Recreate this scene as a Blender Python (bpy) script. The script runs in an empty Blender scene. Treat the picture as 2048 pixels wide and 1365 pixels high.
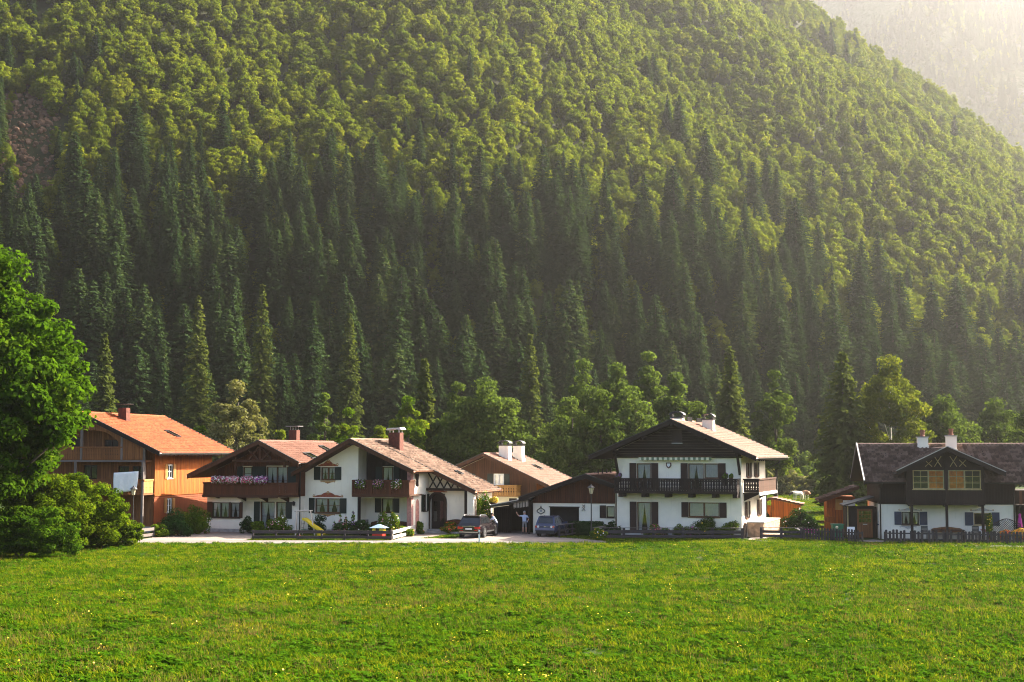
import bpy, bmesh, math, random
import numpy as np
from mathutils import Vector, Matrix
R = math.radians
scene = bpy.context.scene
COL = scene.collection
random.seed(7)

# ---------------------------------------------------------------- camera
FPX = 2048 * 50 / 36.0
PITCH = math.atan((905 - 682.5) / FPX)
CZ = 6.4
cd = bpy.data.cameras.new('camera')
cd.lens = 50; cd.sensor_width = 36; cd.clip_start = 0.5; cd.clip_end = 6000
cam = bpy.data.objects.new('camera', cd); COL.objects.link(cam)
cam.location = (0, 0, CZ); cam.rotation_euler = (math.pi / 2 + PITCH, 0, 0)
scene.camera = cam

# ---------------------------------------------------------------- sky, sun, exposure
SUN_AZ, SUN_EL = 32.0, 37.0            # azimuth from +x towards +y
w = bpy.data.worlds.new('World'); scene.world = w; w.use_nodes = True
nt = w.node_tree; nt.nodes.clear()
sky = nt.nodes.new('ShaderNodeTexSky'); sky.sky_type = 'NISHITA'; sky.sun_disc = False
sky.sun_elevation = R(SUN_EL); sky.sun_rotation = R(90 - SUN_AZ)
sky.air_density = 0.8; sky.dust_density = 6.0; sky.ozone_density = 1.0
bg = nt.nodes.new('ShaderNodeBackground'); bg.inputs[1].default_value = 0.095
wo = nt.nodes.new('ShaderNodeOutputWorld')
nt.links.new(sky.outputs[0], bg.inputs[0]); nt.links.new(bg.outputs[0], wo.inputs[0])
sl = bpy.data.lights.new('sun', 'SUN'); sl.energy = 5.0; sl.angle = R(0.5); sl.color = (1.0, 0.91, 0.75)
so = bpy.data.objects.new('sun', sl); COL.objects.link(so)
SV = Vector((math.cos(R(SUN_EL)) * math.cos(R(SUN_AZ)), math.cos(R(SUN_EL)) * math.sin(R(SUN_AZ)), math.sin(R(SUN_EL))))
so.rotation_euler = SV.to_track_quat('Z', 'Y').to_euler(); so.location = SV * 200
vs = scene.view_settings
vs.view_transform = 'Standard'; vs.look = 'None'; vs.gamma = 1; vs.use_curve_mapping = False; vs.exposure = 2.5
scene.render.engine = 'CYCLES'
cy = scene.cycles
cy.use_denoising = True; cy.max_bounces = 6; cy.diffuse_bounces = 2; cy.glossy_bounces = 2
cy.transmission_bounces = 3; cy.transparent_max_bounces = 10; cy.volume_bounces = 0
cy.use_adaptive_sampling = True; cy.adaptive_threshold = 0.008; cy.filter_width = 1.1
cy.caustics_reflective = False; cy.caustics_refractive = False
cy.sample_clamp_indirect = 6

# ---------------------------------------------------------------- pixel helpers (photograph 2048 x 1365 -> the place)
def ray(x, y):
    dx = (x - 1024) / FPX; dy = (682.5 - y) / FPX
    return Vector((dx, math.cos(PITCH) - dy * math.sin(PITCH), math.sin(PITCH) + dy * math.cos(PITCH)))
def at(x, y, Y):
    r = ray(x, y); t = Y / r.y
    return Vector((r.x * t, Y, CZ + r.z * t))
def gx(x, Y): return at(x, 905, Y).x

# ---------------------------------------------------------------- objects and meshes
def link(o, parent=None):
    COL.objects.link(o)
    if parent is not None: o.parent = parent
    return o
def tag(o, label=None, cat=None, group=None, kind=None):
    if label: o['label'] = label
    if cat: o['category'] = cat
    if group: o['group'] = group
    if kind: o['kind'] = kind
    return o
def thing(name, label, cat, loc=(0, 0, 0), rz=0.0, group=None, parent=None):
    o = bpy.data.objects.new(name, None); o.empty_display_size = 0.3
    o.location = loc; o.rotation_euler = (0, 0, rz)
    link(o, parent); return tag(o, label, cat, group)
def copy_tree(o, parent=None):
    c = o.copy(); link(c); c.parent = parent
    for ch in list(o.children): copy_tree(ch, c)
    return c

class MB:
    def __init__(s): s.v = []; s.f = []; s.m = []; s.mi = 0
    def quad(s, *p):
        n = len(s.v); s.v += [tuple(q) for q in p]; s.f.append(tuple(range(n, n + len(p)))); s.m.append(s.mi); return s
    def mesh(s, vs, fs):
        n = len(s.v); s.v += [tuple(q) for q in vs]
        for f in fs: s.f.append(tuple(i + n for i in f)); s.m.append(s.mi)
        return s
    def box(s, x0, x1, y0, y1, z0, z1):
        return s.mesh([(x0,y0,z0),(x1,y0,z0),(x1,y1,z0),(x0,y1,z0),(x0,y0,z1),(x1,y0,z1),(x1,y1,z1),(x0,y1,z1)],
                      [(0,3,2,1),(4,5,6,7),(0,1,5,4),(1,2,6,5),(2,3,7,6),(3,0,4,7)])
    def prism(s, poly, a0, a1, axis='y'):
        # poly: list of 2D points; extruded along axis between a0 and a1
        def mk(p, a):
            if axis == 'y': return (p[0], a, p[1])
            if axis == 'x': return (a, p[0], p[1])
            return (p[0], p[1], a)
        n = len(poly); vs = [mk(p, a0) for p in poly] + [mk(p, a1) for p in poly]
        fs = [tuple(range(n)), tuple(range(2 * n - 1, n - 1, -1))]
        fs += [(i, i + n, (i + 1) % n + n, (i + 1) % n) for i in range(n)]
        return s.mesh(vs, fs)
    def bar(s, p, q, wd, ht=None, up=(0, 0, 1)):
        ht = ht or wd; p = Vector(p); q = Vector(q); d = (q - p).normalized(); u = Vector(up)
        if abs(d.dot(u)) > 0.98: u = Vector((0, 1, 0))
        sx = d.cross(u).normalized(); sz = sx.cross(d).normalized()
        vs = []
        for c in (p, q):
            for a, b in ((-1,-1),(1,-1),(1,1),(-1,1)): vs.append(c + sx * (a * wd / 2) + sz * (b * ht / 2))
        return s.mesh(vs, [(0,1,2,3),(7,6,5,4),(0,4,5,1),(1,5,6,2),(2,6,7,3),(3,7,4,0)])
    def tube(s, pts, rad, n=8, cap=True):
        pts = [Vector(p) for p in pts]
        rad = rad if isinstance(rad, (list, tuple)) else [rad] * len(pts)
        vs = []; N = len(pts)
        d0 = None
        for i, p in enumerate(pts):
            d = (pts[min(i + 1, N - 1)] - pts[max(i - 1, 0)]).normalized()
            if d0 is None:
                u = Vector((1, 0, 0)) if abs(d.x) < .9 else Vector((0, 1, 0)); a = d.cross(u).normalized()
            else:
                a = (a - d * a.dot(d)).normalized()
            d0 = d; b = d.cross(a)
            for k in range(n):
                t = 2 * math.pi * k / n; vs.append(p + (a * math.cos(t) + b * math.sin(t)) * rad[i])
        fs = [(i * n + k, i * n + (k + 1) % n, (i + 1) * n + (k + 1) % n, (i + 1) * n + k) for i in range(N - 1) for k in range(n)]
        if cap: fs += [tuple(range(n - 1, -1, -1)), tuple((N - 1) * n + k for k in range(n))]
        return s.mesh(vs, fs)
    def lathe(s, prof, c=(0, 0, 0), n=12):
        vs = []; fs = []; P = len(prof)
        for r, z in prof:
            for k in range(n):
                t = 2 * math.pi * k / n; vs.append((c[0] + r * math.cos(t), c[1] + r * math.sin(t), c[2] + z))
        for i in range(P - 1):
            for k in range(n): fs.append((i*n+k, i*n+(k+1)%n, (i+1)*n+(k+1)%n, (i+1)*n+k))
        fs += [tuple(range(n - 1, -1, -1)), tuple((P - 1) * n + k for k in range(n))]
        return s.mesh(vs, fs)
    def ball(s, c, r, n=8, m=5, sq=(1, 1, 1)):
        vs = []; fs = []
        for i in range(m + 1):
            ph = math.pi * i / m - math.pi / 2
            for k in range(n):
                t = 2 * math.pi * k / n
                vs.append((c[0] + r*sq[0]*math.cos(ph)*math.cos(t), c[1] + r*sq[1]*math.cos(ph)*math.sin(t), c[2] + r*sq[2]*math.sin(ph)))
        for i in range(m):
            for k in range(n): fs.append((i*n+k, i*n+(k+1)%n, (i+1)*n+(k+1)%n, (i+1)*n+k))
        return s.mesh(vs, fs)
    def data(s, name, mats, smooth=False):
        me = bpy.data.meshes.new(name); me.from_pydata(s.v, [], s.f)
        if not isinstance(mats, (list, tuple)): mats = [mats]
        for m in mats: me.materials.append(m)
        if len(mats) > 1: me.polygons.foreach_set('material_index', s.m)
        if smooth: me.polygons.foreach_set('use_smooth', [True] * len(s.f))
        me.update(); return me
    def build(s, name, mats, parent=None, smooth=False, loc=None, kind=None):
        o = bpy.data.objects.new(name, s.data(name, mats, smooth))
        if loc is not None: o.location = loc
        link(o, parent)
        if kind: o['kind'] = kind
        return o
def mesh_np(name, V, F, mat, attrs=None, smooth=False):
    """fast mesh from numpy arrays, all faces with the same corner count"""
    me = bpy.data.meshes.new(name); k = F.shape[1]
    me.vertices.add(len(V)); me.vertices.foreach_set('co', np.ascontiguousarray(V, dtype=np.float32).ravel())
    me.loops.add(F.size); me.loops.foreach_set('vertex_index', np.ascontiguousarray(F, dtype=np.int32).ravel())
    me.polygons.add(len(F)); me.polygons.foreach_set('loop_start', np.arange(0, F.size, k, dtype=np.int32))
    me.polygons.foreach_set('loop_total', np.full(len(F), k, dtype=np.int32))
    if smooth: me.polygons.foreach_set('use_smooth', np.ones(len(F), dtype=bool))
    for a, val in (attrs or {}).items():
        at_ = me.attributes.new(a, 'FLOAT', 'FACE'); at_.data.foreach_set('value', val.astype(np.float32))
    if mat: me.materials.append(mat)
    me.update(); me.validate(); return me

# ---------------------------------------------------------------- materials
MATS = {}
def _new(name):
    m = bpy.data.materials.new(name); m.use_nodes = True; n = m.node_tree; n.nodes.clear()
    out = n.nodes.new('ShaderNodeOutputMaterial'); MATS[name] = m; return m, n, out
def _coord(n, kind='Object', scale=(1, 1, 1)):
    tc = n.nodes.new('ShaderNodeTexCoord'); mp = n.nodes.new('ShaderNodeMapping')
    mp.inputs['Scale'].default_value = scale; n.links.new(tc.outputs[kind], mp.inputs[0]); return mp.outputs[0]
def _noise(n, vec, scale, detail=4, rough=0.55):
    t = n.nodes.new('ShaderNodeTexNoise'); t.inputs['Scale'].default_value = scale; t.inputs['Detail'].default_value = detail
    t.inputs['Roughness'].default_value = rough
    if vec is not None: n.links.new(vec, t.inputs['Vector'])
    return t.outputs['Fac']
def _ramp(n, fac, stops):
    r = n.nodes.new('ShaderNodeValToRGB'); e = r.color_ramp.elements
    while len(e) < len(stops): e.new(0.5)
    for el, (p, c) in zip(e, stops): el.position = p; el.color = (*c, 1)
    n.links.new(fac, r.inputs[0]); return r.outputs[0]
def _mix(n, a, b, fac, mode='MIX'):
    m = n.nodes.new('ShaderNodeMix'); m.data_type = 'RGBA'; m.blend_type = mode
    for s_, v in ((0, fac), (6, a), (7, b)):
        if isinstance(v, (int, float)): m.inputs[s_].default_value = v
        elif isinstance(v, tuple): m.inputs[s_].default_value = (*v, 1) if len(v) == 3 else v
        else: n.links.new(v, m.inputs[s_])
    return m.outputs[2]
def _math(n, op, a, b=None):
    m = n.nodes.new('ShaderNodeMath'); m.operation = op
    for i, v in enumerate((a, b)):
        if v is None: continue
        if isinstance(v, (int, float)): m.inputs[i].default_value = v
        else: n.links.new(v, m.inputs[i])
    return m.outputs[0]
def _bsdf(n, out, col, rough=0.7, spec=0.3, metal=0.0, bump=None, bstr=0.3, bdist=0.02, coat=0.0):
    b = n.nodes.new('ShaderNodeBsdfPrincipled')
    if isinstance(col, tuple): b.inputs['Base Color'].default_value = (*col, 1)
    else: n.links.new(col, b.inputs['Base Color'])
    if isinstance(rough, float): b.inputs['Roughness'].default_value = rough
    else: n.links.new(rough, b.inputs['Roughness'])
    b.inputs['Specular IOR Level'].default_value = spec; b.inputs['Metallic'].default_value = metal
    b.inputs['Coat Weight'].default_value = coat; b.inputs['Coat Roughness'].default_value = 0.05
    if bump is not None:
        bp = n.nodes.new('ShaderNodeBump'); bp.inputs['Strength'].default_value = bstr; bp.inputs['Distance'].default_value = bdist
        n.links.new(bump, bp.inputs['Height']); n.links.new(bp.outputs[0], b.inputs['Normal'])
    n.links.new(b.outputs[0], out.inputs[0]); return b
def m_plain(name, col, rough=0.6, spec=0.3, metal=0.0, vary=0.15, scale=6.0, coat=0.0):
    m, n, o = _new(name); f = _noise(n, _coord(n), scale)
    d = tuple(c * (1 - vary) for c in col); l = tuple(min(1, c * (1 + vary)) for c in col)
    _bsdf(n, o, _ramp(n, f, [(0.3, d), (0.7, l)]), rough, spec, metal, coat=coat); return m
def m_plaster(name, col=(0.80, 0.77, 0.70)):
    m, n, o = _new(name); v = _coord(n)
    f1 = _noise(n, v, 0.7, 5); f2 = _noise(n, v, 14, 3)
    c = _ramp(n, f1, [(0.25, tuple(x * .86 for x in col)), (0.6, col)])
    st = _noise(n, _coord(n, 'Object', (3.0, 3.0, 0.25)), 2.2, 4)
    c = _mix(n, c, tuple(x * .82 for x in col), _math(n, 'MULTIPLY', _math(n, 'GREATER_THAN', st, 0.62), 0.35))
    # splash dirt along the foot of the wall, with a ragged edge
    sx = n.nodes.new('ShaderNodeSeparateXYZ'); n.links.new(_coord(n), sx.inputs[0])
    e = _math(n, 'SUBTRACT', _math(n, 'MULTIPLY', _noise(n, v, 2.5, 5, .7), 1.3), _math(n, 'MULTIPLY', sx.outputs[2], 1.25))
    c = _mix(n, c, tuple(x * y for x, y in zip(col, (.52, .47, .42))), _math(n, 'MULTIPLY', _math(n, 'MINIMUM', _math(n, 'MAXIMUM', e, 0.0), 1.0), 0.7))
    _bsdf(n, o, c, 0.9, 0.15, bump=f2, bstr=0.5, bdist=0.02); return m
def m_wood(name, c0, c1, grain=(14, 14, 0.8), rough=0.75, horizontal=None, weather=0.25):
    m, n, o = _new(name)
    g = {None: grain, 'x': (0.8, 14, 14), 'y': (14, 0.8, 14)}[horizontal]
    v = _coord(n, 'Object', g); f = _noise(n, v, 1.0, 6, 0.65)
    oi = n.nodes.new('ShaderNodeObjectInfo')
    big = _noise(n, _coord(n), 0.9, 3)
    c = _ramp(n, f, [(0.28, c0), (0.72, c1)])
    k = _math(n, 'ADD', _math(n, 'MULTIPLY', oi.outputs['Random'], 0.5), 0.72)
    gm = n.nodes.new('ShaderNodeCombineColor')
    for i in range(3): n.links.new(k, gm.inputs[i])
    c = _mix(n, c, gm.outputs[0], 0.8, 'MULTIPLY')
    c = _mix(n, c, tuple(0.75 * x + 0.014 for x in c1), _math(n, 'MULTIPLY', big, weather))
    _bsdf(n, o, c, rough, 0.25, bump=f, bstr=0.35, bdist=0.01); return m
def m_tile(name, c0, c1, c2, tw=0.30, tl=0.36):
    """per-tile colour from the roof's own UV (metres across, metres down the slope)"""
    m, n, o = _new(name)
    uv = n.nodes.new('ShaderNodeUVMap'); mp = n.nodes.new('ShaderNodeMapping'); mp.inputs['Scale'].default_value = (1 / tw, 1 / tl, 1)
    n.links.new(uv.outputs[0], mp.inputs[0])
    fl = n.nodes.new('ShaderNodeVectorMath'); fl.operation = 'FLOOR'; n.links.new(mp.outputs[0], fl.inputs[0])
    wn = n.nodes.new('ShaderNodeTexWhiteNoise'); wn.noise_dimensions = '2D'; n.links.new(fl.outputs[0], wn.inputs['Vector'])
    c = _ramp(n, wn.outputs['Value'], [(0.0, c0), (0.5, c1), (1.0, c2)])
    big = _noise(n, _coord(n), 0.55, 5, 0.6)
    c = _mix(n, c, tuple(x * .55 for x in c1), _math(n, 'MULTIPLY', _math(n, 'MAXIMUM', _math(n, 'SUBTRACT', big, 0.45), 0.0), 0.8))
    fine = _noise(n, _coord(n), 30, 3)
    _bsdf(n, o, c, 0.75, 0.12, bump=fine, bstr=0.2, bdist=0.01); return m
def m_leaf(name, dark, light, trans=0.45, hue_var=0.5, yellow=None):
    """leaf with per-tree and per-leaf variation"""
    m, n, o = _new(name)
    oi = n.nodes.new('ShaderNodeObjectInfo')
    a = n.nodes.new('ShaderNodeAttribute'); a.attribute_name = 'rnd'
    f = _math(n, 'ADD', _math(n, 'MULTIPLY', a.outputs['Fac'], 1 - hue_var), _math(n, 'MULTIPLY', oi.outputs['Random'], hue_var))
    st = [(0.0, dark), (0.75, light)] + ([(1.0, yellow)] if yellow else [])
    c = _ramp(n, f, st)
    d = n.nodes.new('ShaderNodeBsdfDiffuse'); t = n.nodes.new('ShaderNodeBsdfTranslucent'); mx = n.nodes.new('ShaderNodeMixShader')
    n.links.new(c, d.inputs[0])
    ct = _mix(n, c, (1.15, 1.2, 0.5), 1.0, 'MULTIPLY'); n.links.new(ct, t.inputs[0])
    mx.inputs[0].default_value = trans
    n.links.new(d.outputs[0], mx.inputs[1]); n.links.new(t.outputs[0], mx.inputs[2])
    n.links.new(mx.outputs[0], o.inputs[0]); return m
def m_glass(name, tint=(0.75, 0.8, 0.85), refl=1.0):
    m, n, o = _new(name)
    t = n.nodes.new('ShaderNodeBsdfTransparent'); t.inputs[0].default_value = (*tint, 1)
    g = n.nodes.new('ShaderNodeBsdfGlossy'); g.inputs['Roughness'].default_value = 0.04; g.inputs[0].default_value = (refl, refl, refl, 1)
    fr = n.nodes.new('ShaderNodeFresnel'); fr.inputs[0].default_value = 1.55
    mx = n.nodes.new('ShaderNodeMixShader')
    n.links.new(_math(n, 'ADD', fr.outputs[0], 0.05), mx.inputs[0]); n.links.new(t.outputs[0], mx.inputs[1]); n.links.new(g.outputs[0], mx.inputs[2])
    n.links.new(mx.outputs[0], o.inputs[0]); return m
# ================================================================ the land
def fbm(x, y, seed=0, oct=4, base=1.0):
    """cheap smooth value noise on numpy arrays, about -1..1"""
    x = np.asarray(x, float) * base; y = np.asarray(y, float) * base; out = np.zeros(np.broadcast(x, y).shape); amp = 1.0; tot = 0
    for k in range(oct):
        xi = np.floor(x).astype(np.int64); yi = np.floor(y).astype(np.int64); xf = x - xi; yf = y - yi
        def h(i, j):
            n = (i * 374761393 + j * 668265263 + (seed + k * 17) * 2147483647) & 0xffffffff
            n = ((n ^ (n >> 13)) * 1274126177) & 0xffffffff
            return ((n ^ (n >> 16)) & 0xffff) / 32767.5 - 1
        sx = xf * xf * (3 - 2 * xf); sy = yf * yf * (3 - 2 * yf)
        out = out + amp * ((h(xi, yi) * (1 - sx) + h(xi + 1, yi) * sx) * (1 - sy) + (h(xi, yi + 1) * (1 - sx) + h(xi + 1, yi + 1) * sx) * sy)
        tot += amp; amp *= 0.5; x = x * 2.03 + 11.3; y = y * 2.03 + 5.7
    return out / tot
MCX, MCY, MR, MH = -150.0, 760.0, 549.0, 452.0
def mountain_z(x, y):
    dx = np.asarray(x, float) - MCX; dy = np.asarray(y, float) - MCY
    r = np.hypot(dx, dy); ph = np.arctan2(dx, -dy)          # 0 = towards the camera, positive = right
    d = MR - r                                               # metres up the slope, in plan
    z = MH / MR * d
    ribs = np.sin(ph * 21 + 1.2 * fbm(dx, dy, 3, 2, 0.010)) + 0.5 * np.sin(ph * 43 + 1.5)
    k = np.clip(d / 140.0, 0, 1) * (0.35 + 0.65 * np.clip((ph + 0.1) / 0.5, 0, 1))
    z = z + ribs * 4.5 * k + fbm(x, y, 5, 4, 0.012) * 9 * np.clip(d / 60.0, 0, 1)
    z = np.where(d < 40, z * np.clip((d + 5) / 45.0, 0, 1) ** 0.7, z)
    return np.where(d < 1, -3.0, z)
def far_z(x, y):
    x = np.asarray(x, float); y = np.asarray(y, float)
    # a long wall of a mountain whose foot runs from right-near to left-far
    d = (y - 960) * 0.80 + (x - 350) * 0.35
    z = 0.95 * np.clip(d, 0, None) + fbm(x, y, 11, 5, 0.0045) * 70 * np.clip(d / 150, 0, 1)
    z = z + 30 * np.sin(x * 0.021 + fbm(x, y, 4, 2, .004) * 2) * np.clip(d / 150, 0, 1)
    return np.clip(z, -5, 580)
def grid_obj(name, xs, ys, fz, mat, z_off=0.0):
    X, Y = np.meshgrid(xs, ys); Z = fz(X, Y) + z_off
    V = np.stack([X, Y, Z], -1).reshape(-1, 3); nx, ny = len(xs), len(ys)
    i = np.arange((ny - 1) * (nx - 1)); a = (i // (nx - 1)) * nx + i % (nx - 1)
    F = np.stack([a, a + 1, a + nx + 1, a + nx], -1)
    o = bpy.data.objects.new(name, mesh_np(name, V, F, mat, smooth=True)); link(o); o['kind'] = 'structure'; return o

def m_ground(name, stops, scale, rough=0.95, bump=0.4, fine=40, c2=None):
    m, n, o = _new(name); v = _coord(n)
    f = _noise(n, v, scale, 8, 0.62); c = _ramp(n, f, stops)
    g = _noise(n, v, fine, 4)
    c = _mix(n, c, tuple(x * .6 for x in stops[0][1]), _math(n, 'MULTIPLY', g, 0.5))
    _bsdf(n, o, c, rough, 0.1, bump=g, bstr=bump, bdist=0.05); return m
m_ground('turf', [(0.3, (0.012, 0.026, 0.002)), (0.55, (0.022, 0.042, 0.003)), (0.75, (0.040, 0.055, 0.006))], 0.35)
m_ground('forest_floor', [(0.3, (0.018, 0.022, 0.008)), (0.7, (0.032, 0.034, 0.012))], 0.2)
m_ground('asphalt', [(0.3, (0.13, 0.115, 0.105)), (0.7, (0.19, 0.17, 0.155))], 0.8, 0.85, 0.3, 60)
m_ground('paving', [(0.3, (0.19, 0.155, 0.13)), (0.7, (0.28, 0.23, 0.195))], 0.6, 0.85, 0.3, 30)
def m_far():
    m, n, o = _new('far_slope'); v = _coord(n)
    f = _noise(n, v, 0.012, 6, 0.6)
    c = _ramp(n, f, [(0.42, (0.045, 0.06, 0.02)), (0.58, (0.07, 0.08, 0.03)), (0.66, (0.30, 0.26, 0.21))])
    _bsdf(n, o, c, 0.95, 0.1, bump=_noise(n, v, 0.15, 5), bstr=1.0, bdist=6.0)
m_far()
def sheet(name, poly, z, mat, kind='structure'):
    o = MB().quad(*[(p[0], p[1], z) for p in poly]).build(name, MATS[mat]); o['kind'] = kind; return o
sheet('ground', [(-2400, -200), (2400, -200), (2400, 2500), (-2400, 2500)], 0.0, 'turf')
grid_obj('mountain', np.arange(-520, 521, 7.0), np.arange(190, 900, 7.0), mountain_z, MATS['forest_floor'])
grid_obj('far_mountain', np.arange(-300, 2301, 20.0), np.arange(700, 2401, 20.0), far_z, MATS['far_slope'])

# ---------------------------------------------------------------- foliage meshes
def leaf_quads(P, N, S, rng, asp=1.5, fold=0.25):
    """one bent diamond leaf per point: P centres, N normals, S half sizes"""
    n = len(P); t = rng.normal(size=(n, 3)); t -= N * (t * N).sum(1, keepdims=True); t /= np.linalg.norm(t, axis=1, keepdims=True) + 1e-9
    b = np.cross(N, t); S = S[:, None]
    V = np.stack([P - t * S * asp, P + b * S + N * S * fold, P + t * S * asp, P - b * S + N * S * fold], 1).reshape(-1, 3)
    F = np.arange(n * 4).reshape(n, 4); return V, F
def crown_mesh(name, seed, mat, H=14.0, Rw=4.5, base=0.18, nclump=26, nleaf=1400, leaf=0.30, shape='round', ragged=1.0, spread=(0.55, 1.05)):
    """crown of leaf clumps; origin at the tree's foot"""
    rng = np.random.default_rng(seed); z0 = H * base; hc = H - z0
    C = []; RR = []
    for i in range(nclump):
        for _ in range(40):
            u = rng.uniform(-1, 1, 3)
            if u @ u > 1 or u @ u < 0.16: continue
            break
        t = (u[2] + 1) / 2
        if shape == 'round': prof = math.sqrt(max(0.02, 1 - (2 * t - 0.85) ** 2 / 1.35)) 
        elif shape == 'tall': prof = max(0.12, (1 - t) ** 0.55) * min(1, t * 4 + .35)
        else: prof = 1.0
        q = np.array([u[0] * Rw * prof * 0.85, u[1] * Rw * prof * 0.85, z0 + hc * (0.08 + 0.84 * t)])
        C.append(q); RR.append(Rw * rng.uniform(0.22, 0.42) * (0.75 if t > .8 else 1) * ragged)
    C.append(np.array([0, 0, H - Rw * 0.25])); RR.append(Rw * 0.25)
    C = np.array(C); RR = np.array(RR); wts = RR ** 2; wts /= wts.sum()
    idx = rng.choice(len(C), nleaf, p=wts)
    d = rng.normal(size=(nleaf, 3)); d[:, 2] += 0.45; d /= np.linalg.norm(d, axis=1, keepdims=True)
    rad = RR[idx] * rng.uniform(spread[0], spread[1], nleaf) ** 0.6
    P = C[idx] + d * rad[:, None] * np.array([1, 1, 0.72])
    N = d + rng.normal(size=(nleaf, 3)) * 0.75 + np.array([0, 0, 0.35]); N /= np.linalg.norm(N, axis=1, keepdims=True)
    S = leaf * rng.uniform(0.6, 1.3, nleaf)
    V, F = leaf_quads(P, N, S, rng)
    cr = rng.uniform(0, 1, len(C)); rnd = np.clip(0.6 * cr[idx] + 0.4 * rng.uniform(0, 1, nleaf), 0, 1)
    return mesh_np(name, V, F, mat, {'rnd': rnd}), C
def spruce_mesh(name, seed, mat, H=26.0, Rw=3.4, base=0.06, levels=44, droop=0.45, gaps=0.15, fine=0.19):
    rng = np.random.default_rng(seed); Ps = []; Ns = []; Ss = []; Rn = []
    levels = int(levels * 1.35)
    for i in range(levels):
        t = (i + rng.uniform(-.3, .3)) / levels; t = min(max(t, 0), .995)
        z = H * (base + (1 - base) * t); rad = Rw * (1 - t) ** 0.66 * (0.72 + 0.28 * min(1, t * 5)) * rng.uniform(.80, 1.15) + 0.10
        nb = 6 + int(8 * (1 - t)); a0 = rng.uniform(0, 6.28)
        for k in range(nb):
            if rng.uniform() < gaps: continue
            a = a0 + 6.283 * k / nb + rng.uniform(-.3, .3); L = rad * rng.uniform(0.7, 1.12)
            d = np.array([math.cos(a), math.sin(a), 0.0]); sd = np.array([-d[1], d[0], 0]); ns = max(2, int(L / 0.34)); rb = rng.uniform()
            for j in range(ns):
                s = (j + 0.9) / ns; r = L * s
                hang = -droop * r * (0.35 + 0.55 * s) + 0.25 * r * max(0, s - .65)
                for q in (-1, 1):
                    w = rng.uniform(.05, .34) * (1.15 - s) * min(1.0, L)
                    p = d * r + sd * q * w + np.array([0, 0, z + hang - w * .55 + .06 * rng.normal()])
                    Ps.append(p); nn = d * 0.5 + sd * q * .45 + np.array([0, 0, 0.8]) + rng.normal(size=3) * 0.28; Ns.append(nn / np.linalg.norm(nn))
                    Ss.append(fine * rng.uniform(.7, 1.35)); Rn.append(0.55 * rb + 0.45 * s)
    P = np.array(Ps); N = np.array(Ns); S = np.array(Ss)
    V, F = leaf_quads(P, N, S, rng, asp=1.9, fold=-0.4)
    return mesh_np(name, V, F, mat, {'rnd': np.array(Rn)})
def trunk_mesh(name, seed, H, r0, mat, limbs=(), lean=0.3):
    rng = random.Random(seed); mb = MB(); pts = []; rad = []
    for i in range(6):
        t = i / 5; pts.append((rng.uniform(-lean, lean) * t, rng.uniform(-lean, lean) * t, H * t)); rad.append(r0 * (1 - .85 * t) + .02)
    rad[0] *= 1.35
    mb.tube(pts, rad, 7)
    for q in limbs:
        q = Vector(q); zt = min(q.z * 0.62, H * 0.8); t = zt / H; i = min(4, int(t * 5)); a = Vector(pts[i]).lerp(Vector(pts[i + 1]), t * 5 - i)
        mid = a.lerp(q, 0.5) + Vector((0, 0, -0.06 * (q - a).length)); rr = r0 * (1 - .85 * t) * 0.5
        mb.tube([a, mid, q], [rr, rr * .6, rr * .2], 5)
    return mb.data(name, mat, True)

m_leaf('beech_leaf', (0.050, 0.082, 0.009), (0.145, 0.166, 0.013), 0.50, 0.45, (0.24, 0.22, 0.02))
m_leaf('maple_leaf', (0.018, 0.050, 0.004), (0.055, 0.105, 0.006), 0.45, 0.1, (0.12, 0.165, 0.012))
m_leaf('ash_leaf', (0.042, 0.066, 0.017), (0.088, 0.122, 0.030), 0.45, 0.2, (0.15, 0.175, 0.05))
m_leaf('willow_leaf', (0.07, 0.075, 0.03), (0.15, 0.145, 0.06), 0.35, 0.2, (0.24, 0.21, 0.10))
m_leaf('spruce_needle', (0.012, 0.026, 0.010), (0.032, 0.054, 0.017), 0.22, 0.5, (0.064, 0.080, 0.022))
m_leaf('larch_needle', (0.030, 0.045, 0.010), (0.066, 0.082, 0.018), 0.35, 0.3, (.10, .11, .03))
m_leaf('shrub_leaf', (0.028, 0.062, 0.004), (0.085, 0.130, 0.007), 0.45, 0.15, (0.17, 0.19, 0.014))
m_leaf('hazel_leaf', (0.026, 0.058, 0.004), (0.090, 0.130, 0.006), 0.5, 0.1, (0.20, 0.21, 0.014))
m_leaf('garden_leaf', (0.045, 0.090, 0.006), (0.110, 0.165, 0.010), 0.4, 0.2, (0.20, 0.23, 0.02))
m_leaf('birch_leaf', (0.040, 0.058, 0.008), (0.100, 0.116, 0.014), 0.45, 0.1, (0.18, 0.175, 0.024))
m_leaf('dark_leaf', (0.028, 0.050, 0.012), (0.065, 0.092, 0.020), 0.4, 0.2, (0.11, 0.13, 0.03))
m_leaf('box_leaf', (0.012, 0.035, 0.010), (0.03, 0.065, 0.015), 0.2, 0.3)
m_plain('bark', (0.07, 0.055, 0.042), 0.9, vary=0.4, scale=8)
m_plain('birch_bark', (0.50, 0.46, 0.40), 0.8, vary=0.3, scale=5)

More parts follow.
